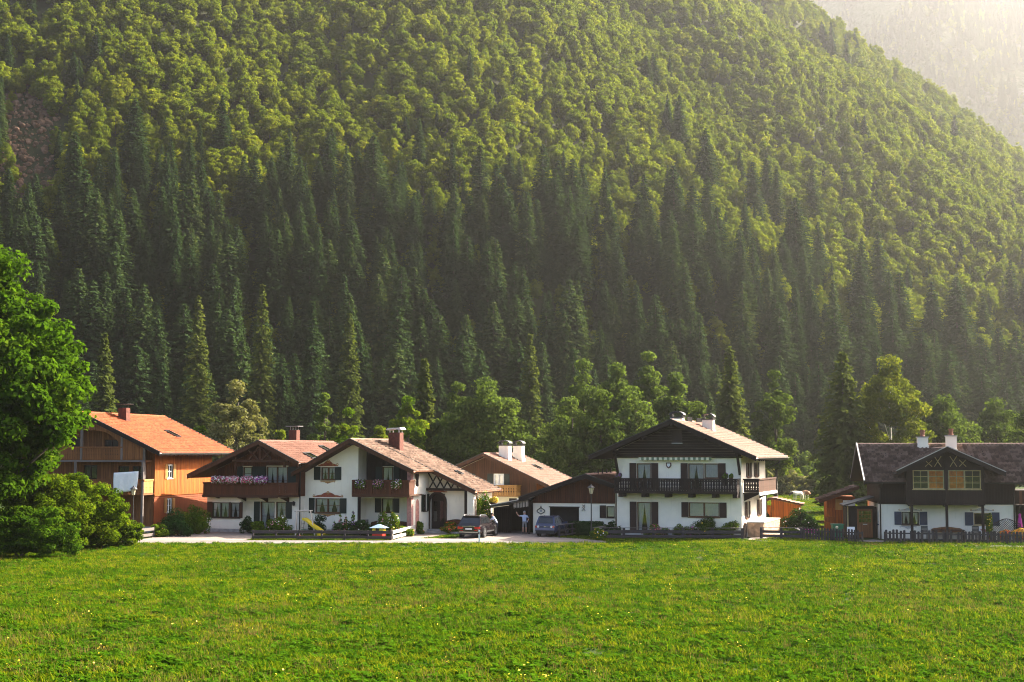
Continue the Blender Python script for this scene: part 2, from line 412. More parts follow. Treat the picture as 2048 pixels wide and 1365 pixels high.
BEECH = [crown_mesh('beech_crown', 20 + i, MATS['beech_leaf'], H=h, Rw=r, base=.06, nclump=44, nleaf=3600, leaf=.19, ragged=.75, spread=(.3, 1.4), shape='tall' if i == 3 else 'round') [0] for i, (h, r) in enumerate(((11, 4.2), (12.5, 4.0), (10, 4.6), (13, 4.6), (11.5, 3.7)))]
SPRUCE = [spruce_mesh('spruce_crown', 40 + i, MATS['spruce_needle'], H=h, Rw=r, levels=lv, droop=dr) for i, (h, r, lv, dr) in enumerate(((25, 4.1, 42, .45), (27, 4.9, 44, .5), (23, 3.4, 40, .55), (26, 4.4, 42, .4), (22, 4.6, 38, .42)))]
BH = [11, 12.5, 10, 13, 11.5]; SH = [25, 27, 23, 26, 22]
BT = [trunk_mesh('beech_trunk', i, BH[i] * .75, .22, MATS['bark']) for i in range(5)]
ST = [trunk_mesh('spruce_trunk', i, SH[i] * .97, .27, MATS['bark'], lean=.1) for i in range(5)]

# ---------------------------------------------------------------- the forest on the mountain
def project(P):
    """photo pixels of world points"""
    P = np.asarray(P, float); d = P - np.array([0, 0, CZ]); cp, sp = math.cos(PITCH), math.sin(PITCH)
    fw = d[:, 1] * cp + d[:, 2] * sp; up = -d[:, 1] * sp + d[:, 2] * cp
    return 1024 + FPX * d[:, 0] / fw, 682.5 - FPX * up / fw, fw
rng = np.random.default_rng(5)
pts = []
def scatter(x0, x1, y0, y1, step, fz):
    X, Y = np.meshgrid(np.arange(x0, x1, step), np.arange(y0, y1, step))
    X = X.ravel() + rng.uniform(-.48, .48, X.size) * step; Y = Y.ravel() + rng.uniform(-.48, .48, Y.size) * step
    return np.stack([X, Y, fz(X, Y)], -1)
T = scatter(-330, 420, 200, 760, 2.9, mountain_z)
px, py, dist = project(T)
dcone = MR - np.hypot(T[:, 0] - MCX, T[:, 1] - MCY)
# the frame with a margin, and only the side of the mountain that faces this valley
e = 2.0
gxv = (mountain_z(T[:, 0] + e, T[:, 1]) - mountain_z(T[:, 0] - e, T[:, 1])) / (2 * e); gyv = (mountain_z(T[:, 0], T[:, 1] + e) - mountain_z(T[:, 0], T[:, 1] - e)) / (2 * e)
los = T - np.array([0, 0, CZ]); los /= np.linalg.norm(los, axis=1, keepdims=True)
facing = (-gxv * los[:, 0] - gyv * los[:, 1] + los[:, 2])
keep = (px > -260) & (px < 2330) & (py > -260) & (py < 985) & (dcone > 1) & (facing < 0.22)
# the bare scree on the left
scree = ((px - 55) / 56) ** 2 + ((py - 325) / 125) ** 2 < 1
keep &= ~scree
T = T[keep]; px = px[keep]; py = py[keep]; dist = dist[keep]
nz = fbm(T[:, 0], T[:, 1], 21, 3, 0.022); nz2 = fbm(T[:, 0], T[:, 1], 33, 2, 0.05)
hgt = T[:, 2]
bound = 52 + 13 * nz - 0.28 * np.clip(T[:, 0], 0, 120) + np.clip(-T[:, 0] - 85, 0, 90) * 1.0
pcon = 1 / (1 + np.exp((hgt - bound) / 6.0)) * 0.97
pcon = np.maximum(pcon, (nz2 > 0.46) * 0.3)
pcon = np.where(hgt < 5, np.minimum(pcon, 0.85), pcon)
con = rng.uniform(size=len(T)) < pcon
# spruces stand closer on the lower slope; thin broadleaves a little, they are wider
thin = np.where(con, rng.uniform(size=len(T)) < 0.50, rng.uniform(size=len(T)) < 0.92)
T = T[thin]; px = px[thin]; py = py[thin]; dist = dist[thin]; con = con[thin]; hgt = hgt[thin]
var = rng.integers(0, 5, len(T)); rotz = rng.uniform(0, 6.28, len(T))
scl = np.where(con, rng.uniform(0.38, 1.0, len(T)) * (1.0 - 0.42 * np.clip(hgt / 90, 0, 1)), rng.uniform(0.26, 0.66, len(T)))
T[:, 2] -= 0.4
wid = np.where(con, rng.uniform(.85, 1.5, len(T)), rng.uniform(.85, 1.25, len(T))); scl3 = np.stack([scl * wid, scl * wid, scl], -1)
lone = (T[:, 1] < 245) & (T[:, 0] > 0) & False
# the 300 of each kind that show largest are single trees
size = scl / dist; single = np.zeros(len(T), bool)
inframe = (px > -20) & (px < 2068) & (py > 0) & (py < 985)
for kind in (True, False):
    ii = np.where((con == kind) & inframe)[0]; ii = ii[np.argsort(-size[ii])][:300]; single[ii] = True
def put_tree(name, label, group, crown, trunk, loc, s, rz, sz=None):
    s, sz = s
    t = thing(name, label, 'tree', loc, rz, group); t.scale = (s, s, sz or s)
    link(bpy.data.objects.new('crown', crown), t); link(bpy.data.objects.new('trunk', trunk), t); return t
for i in np.where(single)[0]:
    v = int(var[i])
    if con[i]: put_tree('spruce_tree', 'dark spruce among the dense conifers on the lower mountainside', 'spruces on the lower mountainside', SPRUCE[v], ST[v], T[i], (float(scl3[i, 0]), float(scl[i])), float(rotz[i]))
    else: put_tree('beech_tree', 'round green beech among the forest trees on the mountainside', 'beeches on the mountainside', BEECH[v], BT[v], T[i], (float(scl3[i, 0]), float(scl[i])), float(rotz[i]))
# the rest of the wood: one mass
def proto(me): return bpy.data.objects.new(me.name + '_source', me)
def instancer(name, P, protos, var, rot, scl, label, cat, tilt=None):
    me = bpy.data.meshes.new(name); me.vertices.add(len(P)); me.vertices.foreach_set('co', np.ascontiguousarray(P, dtype=np.float32).ravel())
    a = me.attributes.new('var', 'INT', 'POINT'); a.data.foreach_set('value', np.ascontiguousarray(var, dtype=np.int32))
    eul = np.zeros((len(P), 3), np.float32); eul[:, 2] = rot
    if tilt is not None: eul[:, 0] = tilt
    a = me.attributes.new('rot', 'FLOAT_VECTOR', 'POINT'); a.data.foreach_set('vector', eul.ravel())
    if scl.ndim == 1: scl = np.stack([scl] * 3, -1)
    a = me.attributes.new('scl', 'FLOAT_VECTOR', 'POINT'); a.data.foreach_set('vector', np.ascontiguousarray(scl, dtype=np.float32).ravel())
    o = bpy.data.objects.new(name, me); link(o); tag(o, label, cat, kind='stuff')
    g = bpy.data.node_groups.new(name, 'GeometryNodeTree')
    g.interface.new_socket('Geometry', in_out='INPUT', socket_type='NodeSocketGeometry'); g.interface.new_socket('Geometry', in_out='OUTPUT', socket_type='NodeSocketGeometry')
    N = g.nodes; L = g.links; gi = N.new('NodeGroupInput'); go = N.new('NodeGroupOutput'); j = N.new('GeometryNodeJoinGeometry')
    def attr(nm, tp):
        q = N.new('GeometryNodeInputNamedAttribute'); q.data_type = tp; q.inputs[0].default_value = nm; return q.outputs[0]
    av = attr('var', 'INT'); ar = attr('rot', 'FLOAT_VECTOR'); as_ = attr('scl', 'FLOAT_VECTOR')
    for k, po in enumerate(protos):
        c = N.new('FunctionNodeCompare'); c.data_type = 'INT'; c.operation = 'EQUAL'; L.new(av, c.inputs[2]); c.inputs[3].default_value = k
        oi = N.new('GeometryNodeObjectInfo'); oi.inputs[0].default_value = po; oi.inputs[1].default_value = True
        ip = N.new('GeometryNodeInstanceOnPoints'); L.new(gi.outputs[0], ip.inputs['Points']); L.new(c.outputs[0], ip.inputs['Selection'])
        L.new(oi.outputs['Geometry'], ip.inputs['Instance']); L.new(ar, ip.inputs['Rotation']); L.new(as_, ip.inputs['Scale'])
        L.new(ip.outputs[0], j.inputs[0])
    L.new(j.outputs[0], go.inputs[0])
    mo = o.modifiers.new('scatter', 'NODES'); mo.node_group = g; return o
rest = ~single
protos = [proto(m) for m in BEECH + SPRUCE]
instancer('mountain_forest', T[rest], protos, np.where(con, var + 5, var)[rest], rotz[rest], scl3[rest], 'dense mixed forest covering the whole mountainside', 'forest')
print('forest trees', len(T), 'conifers', int(con.sum()))
# the far mountain's forest, seen through the haze
TF = scatter(180, 900, 800, 1750, 7.5, far_z)
fx, fy, fd = project(TF); k = (fx > 1500) & (fx < 2350) & (fy > -250) & (fy < 420) & (TF[:, 2] > 2) & (fbm(TF[:, 0], TF[:, 1], 51, 3, .012) < 0.22); TF = TF[k]
instancer('far_forest', TF, protos, rng.integers(0, 10, len(TF)), rng.uniform(0, 6, len(TF)), rng.uniform(.6, 1.1, len(TF)), 'hazy forest on the far mountain at upper right', 'forest')
print('far trees', len(TF))
# understory: saplings and shrubs closing the gaps
U = scatter(-330, 420, 200, 760, 3.6, mountain_z); ux, uy, ud = project(U); du = MR - np.hypot(U[:, 0] - MCX, U[:, 1] - MCY)
ku = (ux > -260) & (ux < 2330) & (uy > -200) & (uy < 985) & (du > 1) & ~(((ux - 54) / 50) ** 2 + ((uy - 290) / 90) ** 2 < 1) & (U[:, 2] < 75); U = U[ku]; du = du[ku]
uc = rng.uniform(size=len(U)) < np.where(U[:, 2] < 45, .35, .1); U[:, 2] -= .3
instancer('forest_understory', U, protos, np.where(uc, rng.integers(5, 10, len(U)), rng.integers(0, 5, len(U))), rng.uniform(0, 6.28, len(U)), np.where(uc, rng.uniform(.12, .4, len(U)), rng.uniform(.22, .55, len(U))), 'young trees and shrubs between the forest trunks', 'undergrowth')
# scree: broken stones on the bare patch
m_ground('rock', [(0.3, (0.095, 0.054, 0.034)), (0.7, (0.22, 0.13, 0.085))], 0.5, 0.95, 1.0, 4)
def rock_mesh(seed):
    r = random.Random(seed); bm = bmesh.new(); bmesh.ops.create_icosphere(bm, subdivisions=1, radius=1)
    for v in bm.verts: v.co *= r.uniform(.6, 1.25)
    me = bpy.data.meshes.new('stone'); bm.to_mesh(me); bm.free(); me.materials.append(MATS['rock']); return me
Q = scatter(-220, -70, 230, 480, 0.9, mountain_z); qx, qy, qd = project(Q)
Q = Q[((qx - 52) / 75) ** 2 + ((qy - 290) / 120) ** 2 < 1]
instancer('scree', Q, [proto(rock_mesh(i)) for i in range(4)], rng.integers(0, 4, len(Q)), rng.uniform(0, 6, len(Q)), rng.uniform(.2, 1.0, len(Q)) ** 2.0, 'bare reddish brown scree slope in the forest at far left', 'scree')
# ================================================================ building kit
m_plaster('plaster', (0.90, 0.82, 0.68)); m_plaster('plaster_warm', (0.84, 0.78, 0.66)); m_plaster('plaster_grey', (0.50, 0.48, 0.45))
m_wood('wood_dark', (0.0055, 0.0028, 0.002), (0.020, 0.0095, 0.006))
m_wood('wood_dark_h', (0.0055, 0.0028, 0.002), (0.024, 0.011, 0.006), horizontal='x')
m_wood('wood_brown', (0.032, 0.012, 0.005), (0.095, 0.036, 0.015))
m_wood('wood_brown_h', (0.032, 0.012, 0.005), (0.095, 0.036, 0.015), horizontal='x')
m_wood('wood_red', (0.045, 0.013, 0.005), (0.120, 0.038, 0.014))
m_wood('wood_orange', (0.15, 0.035, 0.002), (0.46, 0.112, 0.006), weather=0.10)
m_wood('wood_old', (0.085, 0.030, 0.010), (0.27, 0.105, 0.034))
m_wood('wood_honey', (0.30, 0.14, 0.04), (0.48, 0.25, 0.075), weather=0.1)
m_wood('wood_grey', (0.085, 0.070, 0.065), (0.20, 0.165, 0.15))
m_wood('wood_grey_h', (0.085, 0.070, 0.065), (0.20, 0.165, 0.15), horizontal='x')
m_wood('wood_fence', (0.018, 0.015, 0.017), (0.062, 0.051, 0.054), horizontal='x')
m_wood('wood_picket', (0.018, 0.015, 0.016), (0.060, 0.049, 0.047))
m_wood('wood_sunlit_h', (0.34, 0.30, 0.27), (0.56, 0.50, 0.45), horizontal='y', weather=0.1)
m_wood('wood_pale', (0.36, 0.31, 0.26), (0.60, 0.52, 0.44), weather=0.1)
m_tile('tile_orange', (0.150, 0.030, 0.008), (0.20, 0.045, 0.013), (0.245, 0.062, 0.019))
m_tile('tile_salmon', (0.098, 0.040, 0.026), (0.128, 0.056, 0.038), (0.158, 0.073, 0.051))
m_tile('tile_old', (0.045, 0.022, 0.014), (0.110, 0.063, 0.043), (0.165, 0.105, 0.078))
m_tile('tile_pink', (0.135, 0.066, 0.047), (0.170, 0.088, 0.065), (0.21, 0.115, 0.088))
m_tile('tile_brown', (0.060, 0.035, 0.026), (0.108, 0.066, 0.051), (0.19, 0.125, 0.10))
m_plain('shutter_green', (0.003, 0.014, 0.011), 0.5, vary=.25)
m_plain('shutter_green_sunlit', (0.012, 0.10, 0.045), 0.5, vary=.2)  # green shutters of the sunlit side wall, the sun put into their colour
m_plain('shutter_brown', (0.026, 0.008, 0.005), 0.5, vary=.25)
m_plain('shutter_blue', (0.036, 0.048, 0.080), 0.6, vary=.2)
m_plain('frame_brown', (0.11, 0.040, 0.016), 0.5, vary=.2)
m_plain('frame_dark', (0.03, 0.012, 0.007), 0.5, vary=.2)
m_plain('frame_yellow', (0.33, 0.25, 0.12), 0.5, vary=.2)
m_plain('painted_red', (0.30, 0.075, 0.040), 0.8, vary=.35, scale=9)
m_plain('painted_ochre', (0.42, 0.22, 0.075), 0.8, vary=.35, scale=9)
m_plain('painted_pink', (0.52, 0.24, 0.19), 0.85, vary=.3, scale=5)
m_plain('painted_rose', (0.40, 0.20, 0.18), 0.85, vary=.3, scale=5)
m_plain('painted_grey', (0.42, 0.40, 0.38), 0.85, vary=.2, scale=9)
m_plain('interior', (0.012, 0.011, 0.010), 0.9)  # near-black colour stands in for the darkness of unlit rooms
m_plain('curtain', (0.78, 0.77, 0.76), 0.9, vary=.08)
m_plain('blind_orange', (0.80, 0.19, 0.012), 0.8, vary=.35, scale=3)
m_plain('metal_dark', (0.015, 0.014, 0.014), 0.45, 0.5, vary=.2)
m_plain('metal_zinc', (0.34, 0.33, 0.32), 0.45, 0.5, metal=0.6, vary=.15)
m_plain('metal_pale', (0.55, 0.52, 0.48), 0.45, 0.5, metal=0.3, vary=.15)
m_plain('copper', (0.42, 0.20, 0.12), 0.4, 0.5, metal=0.5, vary=.2)
m_plain('brick', (0.095, 0.028, 0.017), 0.85, vary=.35, scale=5)
m_plain('stone_tan', (0.44, 0.29, 0.18), 0.9, vary=.35, scale=3)
m_plain('stone_grey', (0.34, 0.32, 0.30), 0.9, vary=.25, scale=3)
m_plain('concrete', (0.42, 0.40, 0.37), 0.9, vary=.15)
m_plain('white_paint', (0.78, 0.78, 0.77), 0.6, vary=.06)
m_plain('cloth_white', (0.74, 0.74, 0.76), 0.9, vary=.06)
m_plain('cloth_black', (0.012, 0.012, 0.018), 0.9, vary=.2)
m_plain('terracotta', (0.16, 0.065, 0.04), 0.8, vary=.2)
m_glass('glass', (0.96, 0.965, 0.97), 0.6); m_glass('glass_dark', (0.3, 0.33, 0.35))
M = MATS

def front(v0): return lambda a, z, d=0.0: (a, v0 + d, z)         # facing the camera, a = u
def right(u0): return lambda a, z, d=0.0: (u0 - d, a, z)         # facing right, a = v
def left(u0): return lambda a, z, d=0.0: (u0 + d, a, z)          # facing left, a = v
def tbox(mb, T, a0, a1, z0, z1, d0, d1):
    p = [T(a, z, d) for d in (d0, d1) for a, z in ((a0, z0), (a1, z0), (a1, z1), (a0, z1))]
    return mb.mesh(p, [(0,1,2,3),(7,6,5,4),(0,4,5,1),(1,5,6,2),(2,6,7,3),(3,7,4,0)])
def tpoly(mb, T, poly, d0, d1):
    n = len(poly); p = [T(a, z, d0) for a, z in poly] + [T(a, z, d1) for a, z in poly]
    return mb.mesh(p, [tuple(range(n)), tuple(range(2*n-1, n-1, -1))] + [(i, i+n, (i+1) % n + n, (i+1) % n) for i in range(n)])
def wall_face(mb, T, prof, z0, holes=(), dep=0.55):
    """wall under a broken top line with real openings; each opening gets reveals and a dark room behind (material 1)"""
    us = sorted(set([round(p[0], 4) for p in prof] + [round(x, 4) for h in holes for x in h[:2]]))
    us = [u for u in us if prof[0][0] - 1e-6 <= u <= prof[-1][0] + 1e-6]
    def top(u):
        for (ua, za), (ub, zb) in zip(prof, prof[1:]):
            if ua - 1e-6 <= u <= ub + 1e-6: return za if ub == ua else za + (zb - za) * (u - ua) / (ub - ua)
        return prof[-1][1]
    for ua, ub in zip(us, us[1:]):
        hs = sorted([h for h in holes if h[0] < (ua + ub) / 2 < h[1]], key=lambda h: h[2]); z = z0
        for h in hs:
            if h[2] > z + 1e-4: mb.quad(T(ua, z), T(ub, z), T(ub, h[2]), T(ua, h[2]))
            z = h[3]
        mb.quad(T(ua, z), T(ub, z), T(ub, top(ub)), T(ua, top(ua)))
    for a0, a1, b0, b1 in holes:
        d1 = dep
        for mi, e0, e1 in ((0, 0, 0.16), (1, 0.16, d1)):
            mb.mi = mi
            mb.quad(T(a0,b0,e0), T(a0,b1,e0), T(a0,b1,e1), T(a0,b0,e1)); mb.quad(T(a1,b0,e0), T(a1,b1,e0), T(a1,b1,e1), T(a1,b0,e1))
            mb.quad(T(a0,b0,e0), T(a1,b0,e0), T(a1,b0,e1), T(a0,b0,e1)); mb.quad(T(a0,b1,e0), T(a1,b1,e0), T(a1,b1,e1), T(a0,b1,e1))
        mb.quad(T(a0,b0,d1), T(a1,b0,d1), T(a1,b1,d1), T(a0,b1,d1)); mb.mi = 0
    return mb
def house_shell(root, u0, u1, v0, v1, prof, mat, holes_f=(), holes_r=(), zl=None, zr=None, name='wall', holes_l=(), z0=0.0):
    mb = MB(); zl = zl or prof[0][1]; zr = zr or prof[-1][1]
    wall_face(mb, front(v0), prof, z0, holes_f)
    wall_face(mb, right(u1), [(v0, zr), (v1, zr)], z0, holes_r)
    wall_face(mb, left(u0), [(v0, zl), (v1, zl)], z0, holes_l)
    wall_face(mb, front(v1), prof, z0)
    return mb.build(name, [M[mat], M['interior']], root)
def curtain_geo(mb, T, a0, a1, z0, z1, d, tie=0.55, mid=True, n=10):
    """two drapes drawn aside"""
    w = (a1 - a0) / 2
    for sgn in (-1, 1):
        rows = []
        for j in range(6):
            t = j / 5; z = z1 + (z0 - z1) * t
            k = 1.0 - (1 - tie) * min(1, t * 1.25) ** 1.4
            rows.append([T((a0 + w * k * i / n) if sgn < 0 else (a1 - w * k * i / n), z, d + 0.025 * math.sin(i * 2.3 + j * .2)) for i in range(n + 1)])
        b = len(mb.v); mb.mesh([p for r_ in rows for p in r_], [(r_*(n+1)+i, r_*(n+1)+i+1, (r_+1)*(n+1)+i+1, (r_+1)*(n+1)+i) for r_ in range(5) for i in range(n)])
def window(root, T, a0, a1, z0, z1, cas=2, bars=1, frame='frame_brown', curtain='drape', sill=True, d=0.10, fw=0.07, name='window', glass='glass', fill=None):
    """window part > frame members, panes, bars, curtain, sill"""
    mb = MB()
    tbox(mb, T, a0, a1, z1 - fw, z1, d - .03, d + .05); tbox(mb, T, a0, a1, z0, z0 + fw, d - .03, d + .05)
    tbox(mb, T, a0, a0 + fw, z0 + fw, z1 - fw, d - .03, d + .05); tbox(mb, T, a1 - fw, a1, z0 + fw, z1 - fw, d - .03, d + .05)
    cw = (a1 - a0) / cas
    for i in range(1, cas): tbox(mb, T, a0 + cw * i - fw * .7, a0 + cw * i + fw * .7, z0 + fw, z1 - fw, d - .035, d + .05)
    wo = mb.build(name, M[frame], root)
    for i in range(cas):
        l = a0 + cw * i + (fw if i == 0 else fw * .7); r_ = a0 + cw * (i + 1) - (fw if i == cas - 1 else fw * .7)
        tbox(MB(), T, l, r_, z0 + fw, z1 - fw, d + .012, d + .020).build('pane', M[glass], wo)
        if bars:
            g = MB()
            for k in range(1, bars + 1):
                zz = z0 + (z1 - z0) * k / (bars + 1); tbox(g, T, l, r_, zz - .016, zz + .016, d - .01, d + .01)
            if bars > 1: tbox(g, T, (l + r_) / 2 - .015, (l + r_) / 2 + .015, z0 + fw, z1 - fw, d - .012, d + .008)
            g.build('glazing_bar', M[frame], wo)
        if curtain == 'drape':
            g = MB(); curtain_geo(g, T, l, r_, z0 + fw, z1 - fw, d + .10); g.build('curtain', M['curtain'], wo)
        elif curtain == 'net':
            g = MB(); n = 14; hh = (z1 - z0) * 0.9
            for i2 in range(n): g.quad(T(l + (r_-l)*i2/n, z1-fw-hh, d+.1+.02*(i2 % 2)), T(l + (r_-l)*(i2+1)/n, z1-fw-hh, d+.1+.02*((i2+1) % 2)), T(l + (r_-l)*(i2+1)/n, z1-fw, d+.1+.02*((i2+1) % 2)), T(l + (r_-l)*i2/n, z1-fw, d+.1+.02*(i2 % 2)))
            g.build('curtain', M['curtain'], wo)
        if fill and fill[i]: tbox(MB(), T, l, r_, z0 + fw, z1 - fw, d + .06, d + .08).build('blind', M[fill[i]], wo)
    if sill: tbox(MB(), T, a0 - .06, a1 + .06, z0 - .06, z0, -.09, .06).build('sill', M[frame], wo)
    return wo
def shutter(root, T, a0, a1, z0, z1, mat, d=-0.05):
    mb = MB(); t = .035
    tbox(mb, T, a0 + .01, a1 - .01, z0, z1, d, d + t)
    for k in (0, 1):  # sunk panels between rails: raised border
        zb = z0 + (z1 - z0) * k / 2 + .05; zt = z0 + (z1 - z0) * (k + 1) / 2 - .05
        n = 6
        for i in range(n): zz = zb + (zt - zb) * (i + .5) / n; tbox(mb, T, a0 + .08, a1 - .08, zz - .018, zz + .018, d - .014, d)
    return mb.build('shutter', M[mat], root)
def tile_slope(parent, O, A, D, La, Ld, mat, tw=0.30, tl=0.36, amp=0.028, lift=0.02, name='roof_tiles', seed=1):
    """one roof slope of pantiles: O ridge corner, A along the ridge, D down the slope"""
    rg = np.random.default_rng(seed); O = np.array(O, float); A = np.array(A, float); D = np.array(D, float); N = np.cross(A, D); N = N if N[2] > 0 else -N
    nc = max(2, int(round(La / tw))); tw = La / nc; nr = max(2, int(round(Ld / tl))); tl = Ld / nr
    seg = 4; ts = np.linspace(0, La, nc * seg + 1); prof = amp * np.cos(ts / tw * 2 * np.pi)
    V = []; UV = []; rows = 0
    jit = rg.normal(0, .008, (nr, nc + 1))
    for r_ in range(nr):
        for e_, h in ((0.0, 0.0), (1.0, 0.085)):
            s = (r_ + e_) * tl + (0.04 if e_ else 0)
            j = jit[r_][np.minimum((ts / tw).astype(int), nc)]
            V.append(O + np.outer(ts, A) + D * s + np.outer(prof + h + lift + j, N)); UV.append(np.stack([ts, np.full_like(ts, (r_ + 0.02 + .96 * e_) * tl)], -1)); rows += 1
    # eave closing lip
    V.append(O + np.outer(ts, A) + D * (Ld + .04) + np.outer(np.zeros_like(ts), N)); UV.append(np.stack([ts, np.full_like(ts, Ld - .01)], -1)); rows += 1
    V = np.concatenate(V); UV = np.concatenate(UV); n = len(ts)
    i = np.arange((rows - 1) * (n - 1)); a = (i // (n - 1)) * n + i % (n - 1); F = np.stack([a, a + 1, a + n + 1, a + n], -1)
    me = mesh_np(name, V, F, M[mat]); uvl = me.uv_layers.new(name='UVMap'); uvl.data.foreach_set('uv', UV[F.ravel()].astype(np.float32).ravel())
    o = bpy.data.objects.new(name, me); link(o, parent); o['kind'] = 'stuff'; return o
def gable_roof(root, ridge, el, er, v0, v1, tile, wood='wood_dark', th=0.20, verge=0.26, gutter=('r',), seed=1, tw=.3, tl=.36, name='roof', vergemat=None, gmat='metal_zinc', backverge=True, flash='metal_dark'):
    """ridge along v. ridge/el/er = (u, z) of ridge and the two eaves"""
    mb = MB(); (ur, zr), (ul, zl), (ue, ze) = ridge, el, er
    mb.prism([(ul, zl), (ur, zr), (ue, ze), (ue, ze - th), (ur, zr - th), (ul, zl - th)], v0, v1)
    rf = mb.build(name, M[wood], root)
    L = v1 - v0
    for (uu, zz), sd in ((er, 1), (el, 2)):
        d = Vector((uu - ur, 0, zz - zr)); ln = d.length; d.normalize()
        tile_slope(rf, (ur, v0 + .01, zr), (0, 1, 0), d, L - .02, ln, tile, tw, tl, seed=seed + sd)
    vm = vergemat or wood
    for (uu, zz) in (el, er):
        for vv in ((v0,) if not backverge else (v0, v1)):
            g = MB(); k = 1 if uu > ur else -1; vo = -.05 if vv == v0 else .05
            g.prism([(ur, zr + .05), (uu + k * .03, zz + .05), (uu + k * .03, zz - verge), (ur, zr - verge)], vv - .025 + vo, vv + .025 + vo)
            g.build('verge_board', M[vm], rf)
            g = MB(); g.prism([(ur, zr + .11), (uu + k * .05, zz + .11), (uu + k * .05, zz + .053), (ur, zr + .053)], vv - .05 + vo, vv + .03 + vo); g.build('verge_flashing', M[flash], rf)
    # ridge caps
    g = MB(); n = max(2, int(L / .38))
    for i in range(n):
        a = v0 + L * i / n; b = v0 + L * (i + 1) / n + .03
        vs = []; 
        for vv, rr in ((a, .125), (b, .14)):
            for k in range(7): t = math.pi * k / 6; vs.append((ur + rr * math.cos(t), vv, zr + .02 + rr * .75 * math.sin(t)))
        g.mesh(vs, [(k, k + 1, k + 8, k + 7) for k in range(6)])
    g.build('ridge_tiles', M[tile], rf, kind='stuff')
    for sdn in gutter:
        uu, zz = er if sdn == 'r' else el; k = 1 if sdn == 'r' else -1
        g = MB(); vs = []
        for vv in (v0, v1):
            for j in range(7): t = math.pi + math.pi * j / 6; vs.append((uu + k * .11 + .08 * math.cos(t), vv, zz - .01 + .08 * math.sin(t)))
        g.mesh(vs, [(j, j + 1, j + 8, j + 7) for j in range(6)]); g.build('gutter', M[gmat], rf)
    return rf
def rafters(root, ridge, e, v0, v1, n, mat='wood_dark', drop=.22, frac=.75):
    """rafter tails and purlin heads under the overhang"""
    (ur, zr), (ue, ze) = ridge, e
    for i in range(n):
        v = v0 + (v1 - v0) * (i + .5) / n; g = MB()
        p = Vector((ur, v, zr)).lerp(Vector((ue, v, ze)), frac); g.bar((p.x, v, p.z - drop), (ue - .05 * (1 if ue > ur else -1), v, ze - drop), .10, .14); g.build('rafter', M[mat], root)
def purlins(root, pts, v0, v1, mat='wood_dark', s=.20):
    for (u, z) in pts: MB().box(u - s / 2, u + s / 2, v0, v1, z - s, z).build('purlin', M[mat], root)
def boards_v(root, T, a0, a1, z0, topf, w, mat, d=-0.03, t=0.03, gap=0.022, name='board', holes=()):
    n = max(1, int(round((a1 - a0) / w))); w = (a1 - a0) / n; bk = MB()
    for i in range(n):
        l = a0 + i * w + gap / 2; r_ = a0 + (i + 1) * w - gap / 2; c = (l + r_) / 2
        segs = [(z0, None)]
        for h in holes:
            if h[0] < c < h[1]: segs = [(z0, h[2]), (h[3], None)]
        for zb, zt in segs:
            g = MB(); dd = d + random.uniform(-.006, .006)
            if zt is None:
                if min(topf(l), topf(r_)) - zb < .03: continue
                tpoly(g, T, [(l, zb), (r_, zb), (r_, topf(r_)), (l, topf(l))], dd, dd + t)
                bk.quad(T(l - gap, zb, d + t * .72), T(r_ + gap, zb, d + t * .72), T(r_ + gap, topf(r_), d + t * .72), T(l - gap, topf(l), d + t * .72))
            else:
                if zt - zb < .03: continue
                tbox(g, T, l, r_, zb, zt, dd, dd + t)
                bk.quad(T(l - gap, zb, d + t * .72), T(r_ + gap, zb, d + t * .72), T(r_ + gap, zt, d + t * .72), T(l - gap, zt, d + t * .72))
            g.build(name, M[mat], root)
    if bk.f: bk.build('backing', M['wood_dark'], root, kind='stuff')
def boards_h(root, T, z0, z1, w, lf, rf_, mat, d=-0.03, t=0.03, name='board'):
    n = max(1, int(round((z1 - z0) / w))); w = (z1 - z0) / n
    for i in range(n):
        b = z0 + i * w + .006; u = z0 + (i + 1) * w - .006
        if rf_(u) - lf(u) < .15: continue
        tpoly(MB(), T, [(lf(b), b), (rf_(b), b), (rf_(u), u), (lf(u), u)], d, d + t).build(name, M[mat], root)
def baluster_mesh(name, h, w, mat, fancy=0.25, t=.025):
    prof = [(0, 1), (.12, 1), (.22, 1 - fancy), (.34, 1), (.42, 1 - 2 * fancy), (.5, 1 - fancy * .3), (.62, 1), (.75, 1 - fancy), (.86, 1), (1, 1)]
    P = [(-w / 2 * k, h * s) for s, k in prof] + [(w / 2 * k, h * s) for s, k in reversed(prof)]
    g = MB(); n = len(prof)
    for i in range(n - 1):
        (s0, k0), (s1, k1) = prof[i], prof[i + 1]
        vs = [(-w/2*k0, -t/2, h*s0), (w/2*k0, -t/2, h*s0), (w/2*k1, -t/2, h*s1), (-w/2*k1, -t/2, h*s1), (-w/2*k0, t/2, h*s0), (w/2*k0, t/2, h*s0), (w/2*k1, t/2, h*s1), (-w/2*k1, t/2, h*s1)]
        g.mesh(vs, [(0,1,2,3), (7,6,5,4), (0,3,7,4), (1,5,6,2)])
    return g.data(name, M[mat])
